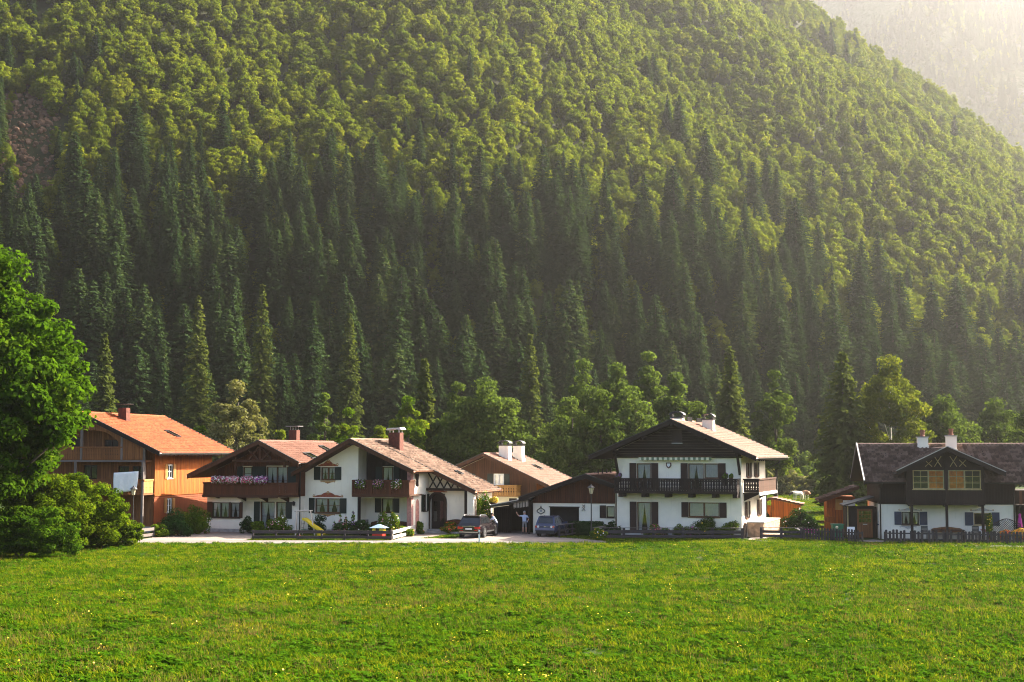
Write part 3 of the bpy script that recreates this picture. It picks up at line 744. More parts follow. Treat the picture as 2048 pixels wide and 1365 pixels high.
def balcony_side(part, T, a0, a1, z0, z1, mat, pitch, wid, fancy, along='u', rails=True, me=None):
    me = me or baluster_mesh('baluster', z1 - z0 - .06, wid, mat, fancy)
    n = int(round((a1 - a0) / pitch)); st = (a1 - a0) / n
    for i in range(n):
        o = bpy.data.objects.new('baluster', me); link(o, part); o.location = T(a0 + st * (i + .5), z0, 0)
        if along == 'v': o.rotation_euler = (0, 0, math.pi / 2)
    if rails:
        tbox(MB(), T, a0 - .03, a1 + .03, z1 - .06, z1 + .05, -.07, .06).build('handrail', M[mat], part)
        tbox(MB(), T, a0, a1, z0 + .12, z0 + .2, .016, .06).build('rail', M[mat], part)
        tbox(MB(), T, a0, a1, z1 - .2, z1 - .12, .016, .06).build('rail', M[mat], part)
    return me
def chimney(roof, u, v, z0, z1, wu, wv, mat, cap='slab', capmat='metal_zinc'):
    g = MB(); g.box(u - wu/2, u + wu/2, v - wv/2, v + wv/2, z0, z1); g.mi = 1
    if cap == 'slab':
        for a in (-1, 1):
            for b in (-1, 1): g.box(u + a*wu*.4 - .03, u + a*wu*.4 + .03, v + b*wv*.4 - .03, v + b*wv*.4 + .03, z1, z1 + .22)
        g.prism([(u - wu*.68, z1 + .21), (u - wu*.55, z1 + .36), (u + wu*.55, z1 + .40), (u + wu*.68, z1 + .24), (u + wu*.6, z1 + .21), (u, z1 + .30), (u - wu*.6, z1 + .18)], v - wv*.65, v + wv*.65)
    elif cap == 'arch':
        n = 8; g.box(u - wu*.56, u + wu*.56, v - wv*.56, v + wv*.56, z1 - .10, z1)
        for a in (-1, 1): g.box(u + a*wu*.42 - .05, u + a*wu*.42 + .05, v - wv*.5, v + wv*.5, z1, z1 + .16)
        P = [(u + wu*.62*math.cos(math.pi*k/n), z1 + .12 + .30*math.sin(math.pi*k/n)) for k in range(n + 1)] + [(u + wu*.5*math.cos(math.pi*k/n), z1 + .12 + .23*math.sin(math.pi*k/n)) for k in range(n, -1, -1)]
        for k in range(n): g.prism([P[k], P[k+1], P[2*n - k], P[2*n + 1 - k]], v - wv*.55, v + wv*.55)
    elif cap == 'pot':
        g.box(u - wu*.58, u + wu*.58, v - wv*.58, v + wv*.58, z1, z1 + .07); g.mi = 2
        g.lathe([(.17, 0), (.20, .08), (.16, .12), (.17, .42), (.20, .45), (.20, .52)], (u, v, z1 + .07), 10)
    elif cap == 'lid':
        for a in (-1, 1):
            for b in (-1, 1): g.bar((u + a*wu*.35, v + b*wv*.35, z1), (u + a*wu*.35, v + b*wv*.35, z1 + .3), .03)
        g.box(u - wu*.8, u + wu*.8, v - wv*.8, v + wv*.8, z1 + .3, z1 + .34)
    g.mi = 0; g.box(u - wu/2 - .04, u + wu/2 + .04, v - wv/2 - .04, v + wv/2 + .04, z0, z0 + .35)
    return g.build('chimney', [M[mat], M[capmat], M['terracotta']], roof)
def pipe(root, pts, r=.05, mat='metal_dark', name='downpipe'): return MB().tube(pts, r, 8).build(name, M[mat], root, smooth=True)
def roof_window(roof, O, A, D, sa, sd, wa, wd):
    """skylight lying on the slope"""
    O = Vector(O); A = Vector(A); D = Vector(D); N = A.cross(D); N = N if N.z > 0 else -N
    g = MB(); p = O + A * sa + D * sd
    def bx(a0, a1, d0, d1, n0, n1, mi):
        g.mi = mi; vs = [p + A*a + D*d + N*n for n in (n0, n1) for a, d in ((a0, d0), (a1, d0), (a1, d1), (a0, d1))]
        g.mesh(vs, [(0,1,2,3),(7,6,5,4),(0,4,5,1),(1,5,6,2),(2,6,7,3),(3,7,4,0)])
    f = .07
    bx(0, wa, 0, f, 0, .17, 0); bx(0, wa, wd - f, wd, 0, .17, 0); bx(0, f, f, wd - f, 0, .17, 0); bx(wa - f, wa, f, wd - f, 0, .17, 0); bx(f, wa - f, f, wd - f, .02, .14, 1)
    return g.build('skylight', [M['metal_dark'], M['glass_dark']], roof)
def snow_hooks(roof, ridge, e, v0, v1, n, frac, mat='metal_dark'):
    (ur, zr), (ue, ze) = ridge, e
    for i in range(n):
        v = v0 + (v1 - v0) * (i + .5) / n; p = Vector((ur, v, zr)).lerp(Vector((ue, v, ze)), frac)
        MB().bar((p.x, v, p.z), (p.x, v, p.z + .45), .09, .10).build('snow_guard', M[mat], roof)
def scroll(root, T, cx, cz, w, h, mat1, mat2, d=-.012, flip=1):
    """painted Baroque scrollwork over or under a window, laid on the plaster as thin relief"""
    g = MB(); n = 14
    pts = []
    for i in range(n + 1):
        t = i / n * 2 - 1; pts.append((cx + t * w / 2, cz + flip * h * (0.10 + 0.55 * math.cos(t * math.pi / 2) ** 2 * (1 - abs(t)) ** .6 + 0.10 * abs(math.sin(t * 7)))))
    poly = [(cx - w/2, cz)] + pts + [(cx + w/2, cz)]
    for i in range(n): tpoly(g, T, [(cx - w/2 + w*i/n, cz), (cx - w/2 + w*(i+1)/n, cz), pts[i+1], pts[i]], d, d + .01)
    o = g.build('painted_ornament', M[mat1], root)
    g = MB()
    for t, r_ in ((-.46, .13), (-.25, .09), (0, .17), (.25, .09), (.46, .13)):
        c = (cx + t * w, cz + flip * (h * (.20 if t else .62))); k = 10; rr = r_ * h * 1.4
        ring = [(c[0] + rr*math.cos(6.283*i/k), c[1] + rr*math.sin(6.283*i/k)) for i in range(k)]; inn = [(c[0] + rr*.5*math.cos(6.283*i/k), c[1] + rr*.5*math.sin(6.283*i/k)) for i in range(k)]
        for i in range(k): tpoly(g, T, [ring[i], ring[(i+1) % k], inn[(i+1) % k], inn[i]], d - .008, d - .001)
    g.build('painted_scroll', M[mat2], o)
    return o
FLOWER = {}
def flower_mat(name, col): FLOWER[name] = m_plain('petal_' + name, col, 0.6, vary=.2); return FLOWER[name]
for nm, c in dict(pink=(.62, .07, .20), white=(.80, .76, .74), red=(.60, .03, .025), purple=(.20, .04, .24), yellow=(.72, .45, .02), orange=(.70, .20, .02), magenta=(.55, .03, .30), rose=(.72, .30, .34)).items(): flower_mat(nm, c)
def leafy(name, seed, boxes, n, leaf, mat, parent=None, petals=None, npet=0, psize=.04, loc=None):
    """loose foliage filling ellipsoids (cx, cy, cz, rx, ry, rz), with petals on its skin"""
    rg = np.random.default_rng(seed); B = np.array(boxes, float); wt = (B[:, 3] * B[:, 5]); wt = wt / wt.sum()
    i = rg.choice(len(B), n, p=wt); d = rg.normal(size=(n, 3)); d /= np.linalg.norm(d, axis=1, keepdims=True)
    rad = rg.uniform(.35, 1.05, n) ** .5; P = B[i, :3] + d * B[i, 3:] * rad[:, None]
    N_ = d + rg.normal(size=(n, 3)) * .5 + np.array([0, 0, .4]); N_ /= np.linalg.norm(N_, axis=1, keepdims=True)
    V, F = leaf_quads(P, N_, leaf * rg.uniform(.6, 1.3, n), rg)
    k = P[:, 2] > 0.0
    me = mesh_np(name, V, F, M[mat], {'rnd': np.clip(rg.uniform(0, 1, n) * .6 + .4 * (i % 5) / 4, 0, 1)})
    o = bpy.data.objects.new(name, me); link(o, parent)
    if loc is not None: o.location = loc
    res = [o]
    for pm in petals or ():
        m_ = npet; i = rg.choice(len(B), m_, p=wt); d = rg.normal(size=(m_, 3)); d[:, 2] += .3; d[:, 1] -= .5; d /= np.linalg.norm(d, axis=1, keepdims=True)
        P = B[i, :3] + d * B[i, 3:] * rg.uniform(.85, 1.15, m_)[:, None]; V, F = leaf_quads(P, d, psize * rg.uniform(.7, 1.3, m_), rg, asp=1.0)
        q = bpy.data.objects.new('blossom', mesh_np('blossom', V, F, FLOWER[pm])); link(q, o if parent is None else parent); q['kind'] = 'stuff'
        if parent is not None and loc is not None: q.location = loc
    return o
def place(px_, Y, th): 
    x = gx(px_, Y); return (x, Y, 0), -R(th)
# ================================================================ houses
def house(name, label, px_, Y, th, cat='house'):
    loc, rz = place(px_, Y, th); return thing(name, label, cat, loc, rz)
def lin(p, q): return lambda u: p[1] + (q[1] - p[1]) * (u - p[0]) / (q[0] - p[0])
def two(l, a, r_): return lambda u: lin(l, a)(u) if u < a[0] else lin(a, r_)(u)
def W(root, p): return root.matrix_basis @ Vector(p)

# ---------------------------------------------------------------- white chalet with the long dark balcony (right of centre)
H4 = house('chalet', 'white two-storey chalet with long dark carved balcony and striped awning, twin chimneys', 1482, 106.5, 20)
RD, EL, ER = (-4.98, 8.80), (-11.41, 6.07), (1.35, 6.01); topf = two(EL, RD, ER)
pr = [(-9.62, topf(-9.62) - .22), (-4.98, 8.56), (0, topf(0) - .22)]
hf = [(-8.04, -6.92, 3.5, 5.56), (-4.04, -2.84, 3.5, 5.56), (-2.80, -1.72, 4.45, 5.56), (-8.04, -6.94, .15, 2.62), (-4.03, -1.69, 1.55, 2.64)]
hr = [(2.45, 3.65, 4.5, 5.6), (5.6, 6.75, 4.5, 5.6), (1.65, 2.75, 1.42, 2.68), (6.7, 7.85, 1.42, 2.68)]
house_shell(H4, -9.62, 0, 0, 10.2, pr, 'plaster', hf, hr)
F0 = front(0.0); S0 = right(0.0)
rf = gable_roof(H4, RD, EL, ER, -1.4, 13.0, 'tile_pink', 'wood_dark', gutter=('r',), seed=41)
boards_h(H4, F0, 6.08, 8.5, .20, lambda z: max(-9.62, -4.98 - (8.55 - z) / .4246), lambda z: min(0, -4.98 + (8.55 - z) / .441), 'wood_dark_h', d=-.05)
tbox(MB(), F0, -9.75, .12, 5.98, 6.08, -.14, .0).build('beam', M['wood_dark_h'], H4)
purlins(H4, [(-9.5, 6.55), (-4.98, 8.5), (-.1, 6.3), (-7.3, 7.55), (-2.6, 7.5)], -1.3, 0)
for u in (-9.5, -.1):
    for k in range(1): MB().bar((u, -.05, 4.75), (u, -1.0, 6.25), .16, .20).build('roof_brace', M['wood_dark'], H4)
rafters(H4, RD, ER, .4, 10.0, 12, frac=.86)
chimney(rf, -5.35, 2.2, 8.2, 9.15, .95, .8, 'plaster', 'arch', 'metal_dark'); chimney(rf, -3.55, 5.2, 7.8, 9.05, .85, .8, 'plaster', 'arch', 'metal_dark')
snow_hooks(rf, RD, ER, 2.9, 4.6, 8, .035); snow_hooks(rf, RD, ER, 6.2, 8.2, 5, .035)
# gable hatch
tbox(MB(), F0, -5.25, -4.45, 7.12, 8.02, -.09, -.05).build('hatch', M['shutter_brown'], H4)
tbox(MB(), F0, -5.27, -4.43, 7.06, 7.11, -.12, -.05).build('hatch_sill', M['white_paint'], H4)
for a0, a1, z0, z1, cas, cur in ((-8.04, -6.92, 3.5, 5.56, 1, 'drape'), (-4.04, -2.84, 3.5, 5.56, 1, 'drape'), (-2.80, -1.72, 4.45, 5.56, 1, 'net'), (-8.04, -6.94, .15, 2.62, 1, 'drape'), (-4.03, -1.69, 1.55, 2.64, 2, 'net')):
    dr = z1 - z0 > 1.8
    window(H4, F0, a0, a1, z0, z1, cas, 0, 'frame_brown', cur, not dr, name='balcony_door' if dr else 'window')
for a, z0, z1 in ((-8.61, 3.55, 5.58), (-6.90, 3.55, 5.58), (-4.61, 3.55, 5.58), (-1.72, 4.37, 5.58), (-8.61, .35, 2.64), (-6.92, .35, 2.64), (-4.58, 1.52, 2.65), (-1.68, 1.52, 2.65)):
    shutter(H4, F0, a, a + .56, z0, z1, 'shutter_brown')
for a0, a1, z0, z1 in hr:
    window(H4, S0, a0, a1, z0, z1, 2, 1, 'frame_brown', 'net'); shutter(H4, S0, a0 - .55, a0, z0, z1, 'shutter_brown'); shutter(H4, S0, a1, a1 + .55, z0, z1, 'shutter_brown')
# front balcony
bal = MB().box(-9.5, -.1, -1.2, -.01, 3.36, 3.48).build('balcony', M['wood_dark_h'], H4)
FB = front(-1.2); me4 = balcony_side(bal, FB, -9.47, -.13, 3.50, 4.40, 'wood_dark', .20, .175, .20)
balcony_side(bal, right(-.12), -1.17, -.05, 3.50, 4.40, 'wood_dark', .20, .19, .12, 'v', True, me4)
balcony_side(bal, left(-9.49), -1.17, -.05, 3.50, 4.40, 'wood_dark', .20, .19, .12, 'v', True, me4)
tbox(MB(), FB, -9.55, -.05, 3.30, 3.50, -.05, .02).build('fascia', M['wood_dark_h'], bal)
for u in (-9.2, -7.4, -5.6, -3.8, -2.0, -.45): MB().box(u, u + .34, -1.1, 0, 3.02, 3.35).build('bracket', M['wood_dark'], bal)
# side balcony
bs = MB().box(.0, 1.2, .6, 8.2, 3.26, 3.38).build('balcony', M['wood_dark'], H4)
balcony_side(bs, front(.62), .05, 1.18, 3.40, 4.38, 'wood_dark', .19, .185, .08); balcony_side(bs, right(1.18), .66, 8.15, 3.40, 4.38, 'wood_brown', .19, .185, .06, 'v')
MB().box(1.2, 1.27, .56, 8.24, 3.18, 3.40).build('fascia', M['white_paint'], bs)
MB().prism([(0, 3.25), (1.1, 3.25), (0, 2.75)], 1.0, 1.25).build('bracket', M['wood_dark'], bs); MB().prism([(0, 3.25), (1.1, 3.25), (0, 2.75)], 7.4, 7.65).build('bracket', M['wood_dark'], bs)
# rolled-up striped awning
aw = MB().box(-7.78, -2.15, -.42, -.15, 6.02, 6.16).build('awning', M['wood_brown_h'], H4)
m_plain('awning_green', (.16, .20, .13), .9); m_plain('awning_cream', (.70, .66, .52), .9)
for i in range(28):
    a = -7.78 + 5.63 * i / 28; b = a + 5.63 / 28; g = MB()
    tpoly(g, front(-.40), [(a, 6.03), (b, 6.03), (b, 5.84), (b - .03, 5.80), ((a + b) / 2, 5.78), (a + .03, 5.80), (a, 5.84)], 0, .012); g.build('valance_flap', M['awning_green' if i % 2 else 'awning_cream'], aw)
# carved shield between the windows, on the plaster
g = MB(); tpoly(g, F0, [(-5.72, 5.62), (-5.34, 5.62), (-5.32, 5.40), (-5.40, 5.26), (-5.53, 5.17), (-5.66, 5.26), (-5.74, 5.40)], -.06, 0); sh = g.build('wall_shield', M['wood_red'], H4)
tpoly(MB(), F0, [(-5.65, 5.55), (-5.41, 5.55), (-5.40, 5.40), (-5.53, 5.27), (-5.66, 5.40)], -.075, -.06).build('shield_field', M['white_paint'], sh)
pipe(H4, [(1.25, 9.9, 5.9), (1.2, 9.9, 5.6), (.12, 9.9, 5.0), (.12, 9.9, 0)], .055, 'metal_dark')
# stone steps and cellar gate on the sunny side
st = MB().box(.02, 1.25, 2.0, 9.2, 0, 1.08).build('side_terrace', M['stone_tan'], H4)
for i in range(6):
    for j in range(4):
        z = .03 + .26 * j; l = .04 + (1.2 / 6) * i + (.05 if j % 2 else 0); MB().box(l, min(l + .19, 1.23), 1.96, 1.999, z, z + .24).build('stone', M['stone_tan'], st)
for i in range(18):
    for j in range(4):
        z = .03 + .26 * j; l = 2.03 + .395 * i + (.12 if j % 2 else 0); MB().box(1.251, 1.29, l, min(l + .375, 9.19), z, z + .24).build('stone', M['stone_tan'], st)
MB().box(-.02, 1.33, 1.92, 9.25, 1.085, 1.16).build('coping', M['concrete'], st)
cg = tpoly(MB(), S0, [(.35, 0), (1.75, 0), (1.75, .85), (1.4, 1.1), (1.05, 1.18), (.7, 1.1), (.35, .85)], -.04, -.005).build('cellar_door', M['wood_brown'], H4)
for i in range(5): tbox(MB(), S0, .45 + .26 * i, .50 + .26 * i, .05, 1.05, -.07, -.04).build('door_slat', M['metal_dark'], cg)
MB().box(-9.66, .04, -.04, 10.24, 0, .38).build('plinth', M['plaster_grey'], H4)

# ---------------------------------------------------------------- old farmhouse at the left
H1 = house('farmhouse', 'big old timber farmhouse with bright orange tiled roof and sunlit orange boarded side', 309, 113, 14)
RD, EL, ER = (-5.85, 9.55), (-12.85, 6.35), (1.12, 6.37); topf = two(EL, RD, ER)
hr = [(2.10, 3.02, 4.3, 5.4), (2.05, 2.97, 1.58, 2.68)]; hf = [(-3.2, -2.2, 4.1, 5.3), (-1.9, -.9, 4.1, 5.3), (-6.2, -5.0, 3.3, 5.4), (-7.6, -6.6, 6.4, 7.6), (-4.4, -3.2, 6.2, 7.4)]
house_shell(H1, -11.8, 0, 0, 10.2, [(-11.8, topf(-11.8) - .25), (-5.85, 9.28), (0, topf(0) - .25)], 'wood_old', hf, hr)
F0 = front(0); S0 = right(0)
rf = gable_roof(H1, RD, EL, ER, -1.3, 12.6, 'tile_orange', 'wood_grey', seed=11, tw=.26, tl=.34, vergemat='wood_dark_h')
rafters(H1, RD, ER, .3, 12.3, 16, mat='wood_old', frac=.86)
tf = lambda v: 6.40
boards_v(H1, S0, 0.03, 10.15, 3.02, lambda a: 6.55, .24, 'wood_orange', d=-.05, t=.045, holes=[(2.0, 3.12, 4.2, 5.5)])
tbox(MB(), S0, 0, 10.2, 2.94, 3.02, -.10, -.01).build('water_board', M['wood_orange'], H1)
# shingles: overlapping rows, too small to pick apart
m_wood('shingle', (.10, .018, .003), (.25, .055, .007), weather=.1)
V = []; Fq = []; rg = random.Random(4)
for r_ in range(14):
    z = .55 + r_ * .17; v = -.02 + (.07 if r_ % 2 else 0)
    while v < 10.15:
        w_ = rg.uniform(.10, .17); 
        if not (1.98 < v < 3.05 and 1.4 < z < 2.7):
            o_ = .075 + rg.uniform(-.012, .012); n0 = len(V); zz = z - rg.uniform(0, .025)
            V += [(o_, v, zz), (o_, v + w_ - .012, zz), (.02, v + w_ - .012, z + .24), (.02, v, z + .24), (.0, v, zz), (.0, v + w_ - .012, zz)]
            Fq += [(n0, n0+1, n0+2, n0+3), (n0, n0+4, n0+5, n0+1)]
        v += w_
MB().mesh(V, Fq).build('shingles', M['shingle'], H1, kind='stuff')
MB().box(-11.85, .03, -.03, 10.25, 0, .55).build('plinth', M['stone_grey'], H1)
for (a0, a1, z0, z1) in hr:
    window(H1, S0, a0, a1, z0, z1, 2, 1, 'white_paint', 'net', d=.02)
    for s in (a0 - .46, a1): shutter(H1, S0, s, s + .45, z0 - .02, z1 + .03, 'wood_honey', d=-.12)
for a0, a1, z0, z1 in hf: window(H1, F0, a0, a1, z0, z1, 2, 1, 'frame_dark', None, False)
boards_v(H1, F0, -11.75, 0, .55, lambda u: topf(u) - .3, .22, 'wood_old', d=-.03, t=.025, holes=[(-3.3, -.8, 4.0, 5.4), (-6.3, -4.9, 3.25, 5.5), (-7.7, -6.5, 6.3, 7.7), (-4.5, -3.1, 6.1, 7.5)])
# loft gallery in the gable
FG = front(-1.0)
lo = MB().box(-10.6, -.2, -1.05, -.04, 5.66, 5.80).build('loft_gallery', M['wood_old'], H1)
balcony_side(lo, FG, -9.6, -2.25, 5.82, 6.80, 'wood_old', .21, .19, .14)
boards_v(lo, FG, -2.2, -.35, 5.82, lambda u: topf(u) - .3, .21, 'wood_old', d=-.02, t=.03)
boards_v(lo, FG, -7.2, -4.2, 8.15, lambda u: topf(u) - .3, .21, 'wood_old', d=-.02, t=.03)
for u in (-9.4, -5.85, -2.3, -.35): MB().box(u - .09, u + .09, -1.06, -.9, 5.8 if u != -.35 else 3.2, topf(u) - .25).build('post', M['wood_grey'], lo)
n = 8
g = MB()
for k in range(n):
    t0, t1 = k / n, (k + 1) / n; q = lambda t: (-4.6 + 2.35 * t, 8.1 - 1.25 * t ** 2.2)
    tpoly(g, FG, [q(t0), q(t1), (q(t1)[0], topf(q(t1)[0]) - .3), (q(t0)[0], topf(q(t0)[0]) - .3)], -.02, .02)
g.build('arch_board', M['wood_old'], lo)
tbox(MB(), FG, -10.6, -.2, 5.64, 5.78, -.10, -.06).build('fascia', M['wood_grey_h'], lo)
# first-floor balcony
b1 = MB().box(-10.6, -.02, -1.6, -.04, 3.06, 3.2).build('balcony', M['wood_old'], H1)
me1 = balcony_side(b1, front(-1.6), -10.5, -.05, 3.22, 4.24, 'wood_old', .21, .19, .14); balcony_side(b1, right(-.02), -1.58, -.1, 3.22, 4.24, 'wood_honey', .20, .185, .10, 'v')  # sunlit right end painted in with a lighter wood than the front
for u in (-6.0, -.12): MB().box(u - .08, u + .08, -1.66, -1.5, 0, 5.66).build('post', M['wood_grey'], b1)
chimney(rf, -4.75, 3.6, 8.7, 10.05, .74, .62, 'brick', 'lid', 'metal_dark')
DR = Vector((ER[0] - RD[0], 0, ER[1] - RD[1])).normalized()
roof_window(rf, (RD[0], -1.3, RD[1]), (0, 1, 0), DR, 8.0, 3.4, .8, 1.3)
cl = MB(); n = 16; mm = 10
q = lambda a, b: (-2.45 + 2.1 * a - .08 * b * (1 - a) + .35 * (b ** 2) * (.5 - a) * .7, -1.88 - .05 * math.sin(a * 9) * b - .03 * math.sin(a * 23 + b * 3), 4.92 - .10 * (1 - a) * 1.2 - (1.62 - .15 * a) * b)
cl.mesh([q(i / n, j / mm) for j in range(mm + 1) for i in range(n + 1)], [(j*(n+1)+i, j*(n+1)+i+1, (j+1)*(n+1)+i+1, (j+1)*(n+1)+i) for j in range(mm) for i in range(n)])
bb = cl.build('bed_sheet', M['cloth_white'], None, smooth=True); bb.matrix_basis = H1.matrix_basis.copy()
so_ = bb.modifiers.new('thick', 'SOLIDIFY'); so_.thickness = .02
tag(bb, 'large white sheet hung over the farmhouse balcony rail to dry', 'sheet')

# ---------------------------------------------------------------- brown gabled house with flower balcony
H2 = house('gable_house', 'brown gabled house with long flower balcony and white ground floor, salmon tiles', 420.3, 116, 20)
RD, EL, ER = (5.15, 7.28), (-1.30, 4.52), (8.75, 5.57); topf = two(EL, RD, ER)
hf = [(2.85, 3.65, 4.16, 5.22), (5.0, 6.9, 3.0, 5.26), (4.45, 5.75, .15, 2.45), (5.85, 6.75, 1.15, 2.45)]
house_shell(H2, .35, 8.0, .45, 10.2, [(.35, topf(.35) - .22), (5.15, 7.05), (8.0, topf(8.0) - .22)], 'plaster', hf, (), zr=5.5)
F0 = front(.45); FW = front(.40)
rf = gable_roof(H2, RD, EL, ER, -1.2, 11.6, 'tile_salmon', 'wood_brown', seed=21, gutter=('r', 'l'), gmat='metal_dark')
boards_v(H2, FW, .35, 8.0, 2.92, lambda u: topf(u) - .25, .2, 'wood_red', d=-.03, t=.03, holes=[(2.8, 3.7, 4.1, 5.3), (4.95, 6.95, 2.92, 5.33)])
boards_v(H2, right(8.04), .45, 3.0, 2.92, lambda v: 5.4, .2, 'wood_red', d=-.03, t=.03)
window(H2, F0, 2.85, 3.65, 4.16, 5.22, 1, 1, 'frame_brown', 'net', d=.02); window(H2, F0, 5.0, 6.9, 3.0, 5.26, 2, 1, 'frame_brown', 'drape', False, d=.02, name='balcony_door')
for a in (2.32, 3.68, 4.2, 6.95): shutter(H2, F0, a, a + .55 if a < 4 else a + .75, 4.1 if a < 4 else 3.0, 5.26, 'shutter_green', d=-.12)
window(H2, F0, 4.45, 5.75, .15, 2.45, 1, 1, 'frame_brown', 'drape', False, name='terrace_door'); window(H2, F0, 5.85, 6.75, 1.15, 2.45, 1, 1, 'frame_brown', 'drape')
for a in (3.88, 6.78): shutter(H2, F0, a, a + .55, .35 if a < 4 else 1.12, 2.45, 'shutter_green')
# bay on the ground floor
by = MB(); wall_face(by, front(-.35), [(.02, 2.88), (3.15, 2.88)], 0, [(.12, 2.1, 1.17, 2.38), (2.2, 3.05, 1.17, 2.38)], .4)
wall_face(by, right(3.15), [(-.35, 2.88), (.45, 2.88)], 0); wall_face(by, left(.02), [(-.35, 2.88), (.45, 2.88)], 0); by.quad((.02, -.35, 2.88), (3.15, -.35, 2.88), (3.15, .45, 2.88), (.02, .45, 2.88))
by.build('bay', [M['plaster'], M['interior']], H2)
BF = front(-.35); window(H2, BF, .52, 2.1, 1.17, 2.38, 2, 1, 'frame_dark', 'drape', d=.0); window(H2, BF, 2.2, 3.05, 1.17, 2.38, 1, 1, 'frame_dark', 'drape', d=.0)
for l, r_ in ((.04, .5), (2.1, 2.2), (3.05, 3.3)): tbox(MB(), BF, l, r_, 1.15, 2.42, -.05, .02).build('timber_panel', M['wood_brown'], H2)
tbox(MB(), BF, -.02, 3.19, 0, .28, -.04, .0).build('plinth', M['stone_grey'], H2)
# balcony with a canted corner
FB = front(-.95); bl = MB().prism([(.0, -.95), (6.75, -.95), (8.05, .1), (8.05, .4), (.0, .4)], 2.86, 2.99, 'z').build('balcony', M['wood_brown'], H2)
me2 = balcony_side(bl, FB, .02, 6.74, 3.0, 3.95, 'wood_red', .165, .158, .05)
p0 = Vector((6.76, -.95, 3.0)); p1 = Vector((8.04, .08, 3.0)); ang = math.atan2(p1.y - p0.y, p1.x - p0.x)
for i in range(10):
    o = bpy.data.objects.new('baluster', me2); link(o, bl); o.location = p0.lerp(p1, (i + .5) / 10); o.rotation_euler = (0, 0, ang)
MB().bar(p0 + Vector((0, 0, .95)), p1 + Vector((0, 0, .95)), .13, .10).build('handrail', M['wood_red'], bl); MB().bar(p0 + Vector((0, 0, .1)), p1 + Vector((0, 0, .1)), .09, .16).build('rail', M['wood_red'], bl)
balcony_side(bl, left(.0), -.93, .38, 3.0, 3.95, 'wood_red', .165, .158, .05, 'v', True, me2)
tbox(MB(), FB, -.05, 6.8, 2.80, 3.02, -.05, .02).build('fascia', M['wood_brown_h'], bl)
for u in (1.0, 3.0, 5.0, 6.9): MB().prism([(-.9, 2.82), (.4, 2.82), (.4, 2.45), (-.2, 2.66)], u, u + .18, 'x').build('bracket', M['wood_brown'], bl)
# gable truss in front of the boards
FT = front(-.9)
tr = tbox(MB(), FT, 2.6, 7.7, 5.62, 5.80, -.07, .07).build('truss', M['wood_brown_h'], H2)
for u, z in ((5.15, 7.1),): MB().box(u - .09, u + .09, -.97, -.83, 5.8, z).build('king_post', M['wood_brown'], tr)
for k in (-1, 1):
    MB().bar((5.15 + k * .1, -.9, 6.85), (5.15 + k * 1.0, -.9, 5.8), .12, .12).build('strut', M['wood_brown'], tr); MB().bar((5.15 + k * 1.0, -.9, 6.55), (5.15 + k * .15, -.9, 5.8), .12, .12).build('strut', M['wood_brown'], tr)
    MB().box(5.15 + k * 2.2 - .08, 5.15 + k * 2.2 + .08, -.97, -.83, 5.05 if k < 0 else 5.2, topf(5.15 + k * 2.2) - .2).build('drop_post', M['wood_brown'], tr)
chimney(rf, 4.85, 5.2, 6.9, 8.25, .72, .6, 'brick', 'lid', 'metal_zinc')
DR = Vector((ER[0] - RD[0], 0, ER[1] - RD[1])).normalized(); roof_window(rf, (RD[0], -1.2, RD[1]), (0, 1, 0), DR, 8.3, 1.0, .85, 1.5); roof_window(rf, (RD[0], -1.2, RD[1]), (0, 1, 0), DR, 3.2, 2.4, 1.2, 1.0)
pipe(H2, [(8.15, -.3, 5.4), (8.1, .3, 5.0), (8.1, .3, 0)], .05)
wl = MB().lathe([(.02, 0), (.10, .03), (.13, .22), (.17, .26), (.02, .38)], (7.55, .28, 2.15), 8).build('wall_lamp', M['metal_dark'], H2)

# ---------------------------------------------------------------- white house with painted windows and arched entry
H3 = house('painted_house', 'white house with painted window scrolls, green shutters, loggia and arched lattice entry', 603.7, 114.5, 20)
RD, EL, ER = (4.86, 7.40), (-.25, 4.72), (10.30, 4.95); ER2 = (13.9, 3.33); topf = two(EL, RD, ER)
hf = [(1.73, 2.98, 4.22, 5.22), (1.23, 3.44, 1.6, 2.75)]
mb = MB(); wall_face(mb, front(0), [(0, topf(0) - .24), (4.86, 7.16), (5.02, topf(5.02) - .24)], 0, hf)
wall_face(mb, left(0), [(0, 4.6), (9, 4.6)], 0)
wall_face(mb, right(5.02), [(0, 7.0), (1.5, 7.0)], 0)
wall_face(mb, front(1.5), [(5.02, 7.0), (9.62, topf(9.62) - .24)], 0, [(6.35, 7.35, 1.65, 2.75), (6.45, 7.35, 3.15, 5.25)])
wall_face(mb, right(9.62), [(.35, 5.0), (3.5, 5.0)], 0, [(2.35, 3.0, 1.75, 3.05)])
mb.quad((9.27, .35, 0), (9.62, .35, 0), (9.62, .35, 5.2), (9.27, .35, 5.2)); mb.quad((9.27, .35, 0), (9.27, 1.5, 0), (9.27, 1.5, 5.2), (9.27, .35, 5.2))
wall_face(mb, front(3.5), [(9.62, 4.95), (13.3, 3.35)], 0, [(9.75, 10.98, .3, 3.1)], .9)
wall_face(mb, right(13.3), [(3.5, 3.4), (8, 3.4)], 0, [(4.6, 5.6, 1.2, 2.7)]); wall_face(mb, front(8), [(0, 4.6), (4.86, 7.1), (13.3, 3.3)], 0)
mb.build('wall', [M['plaster'], M['interior']], H3)
rf = gable_roof(H3, RD, EL, ER, -1.2, 2.6, 'tile_old', 'wood_brown', seed=31, gutter=('r',), gmat='copper', backverge=False)
rf2 = gable_roof(H3, RD, EL, ER2, 2.605, 8.4, 'tile_old', 'wood_brown', seed=35, gutter=('r',), gmat='copper')
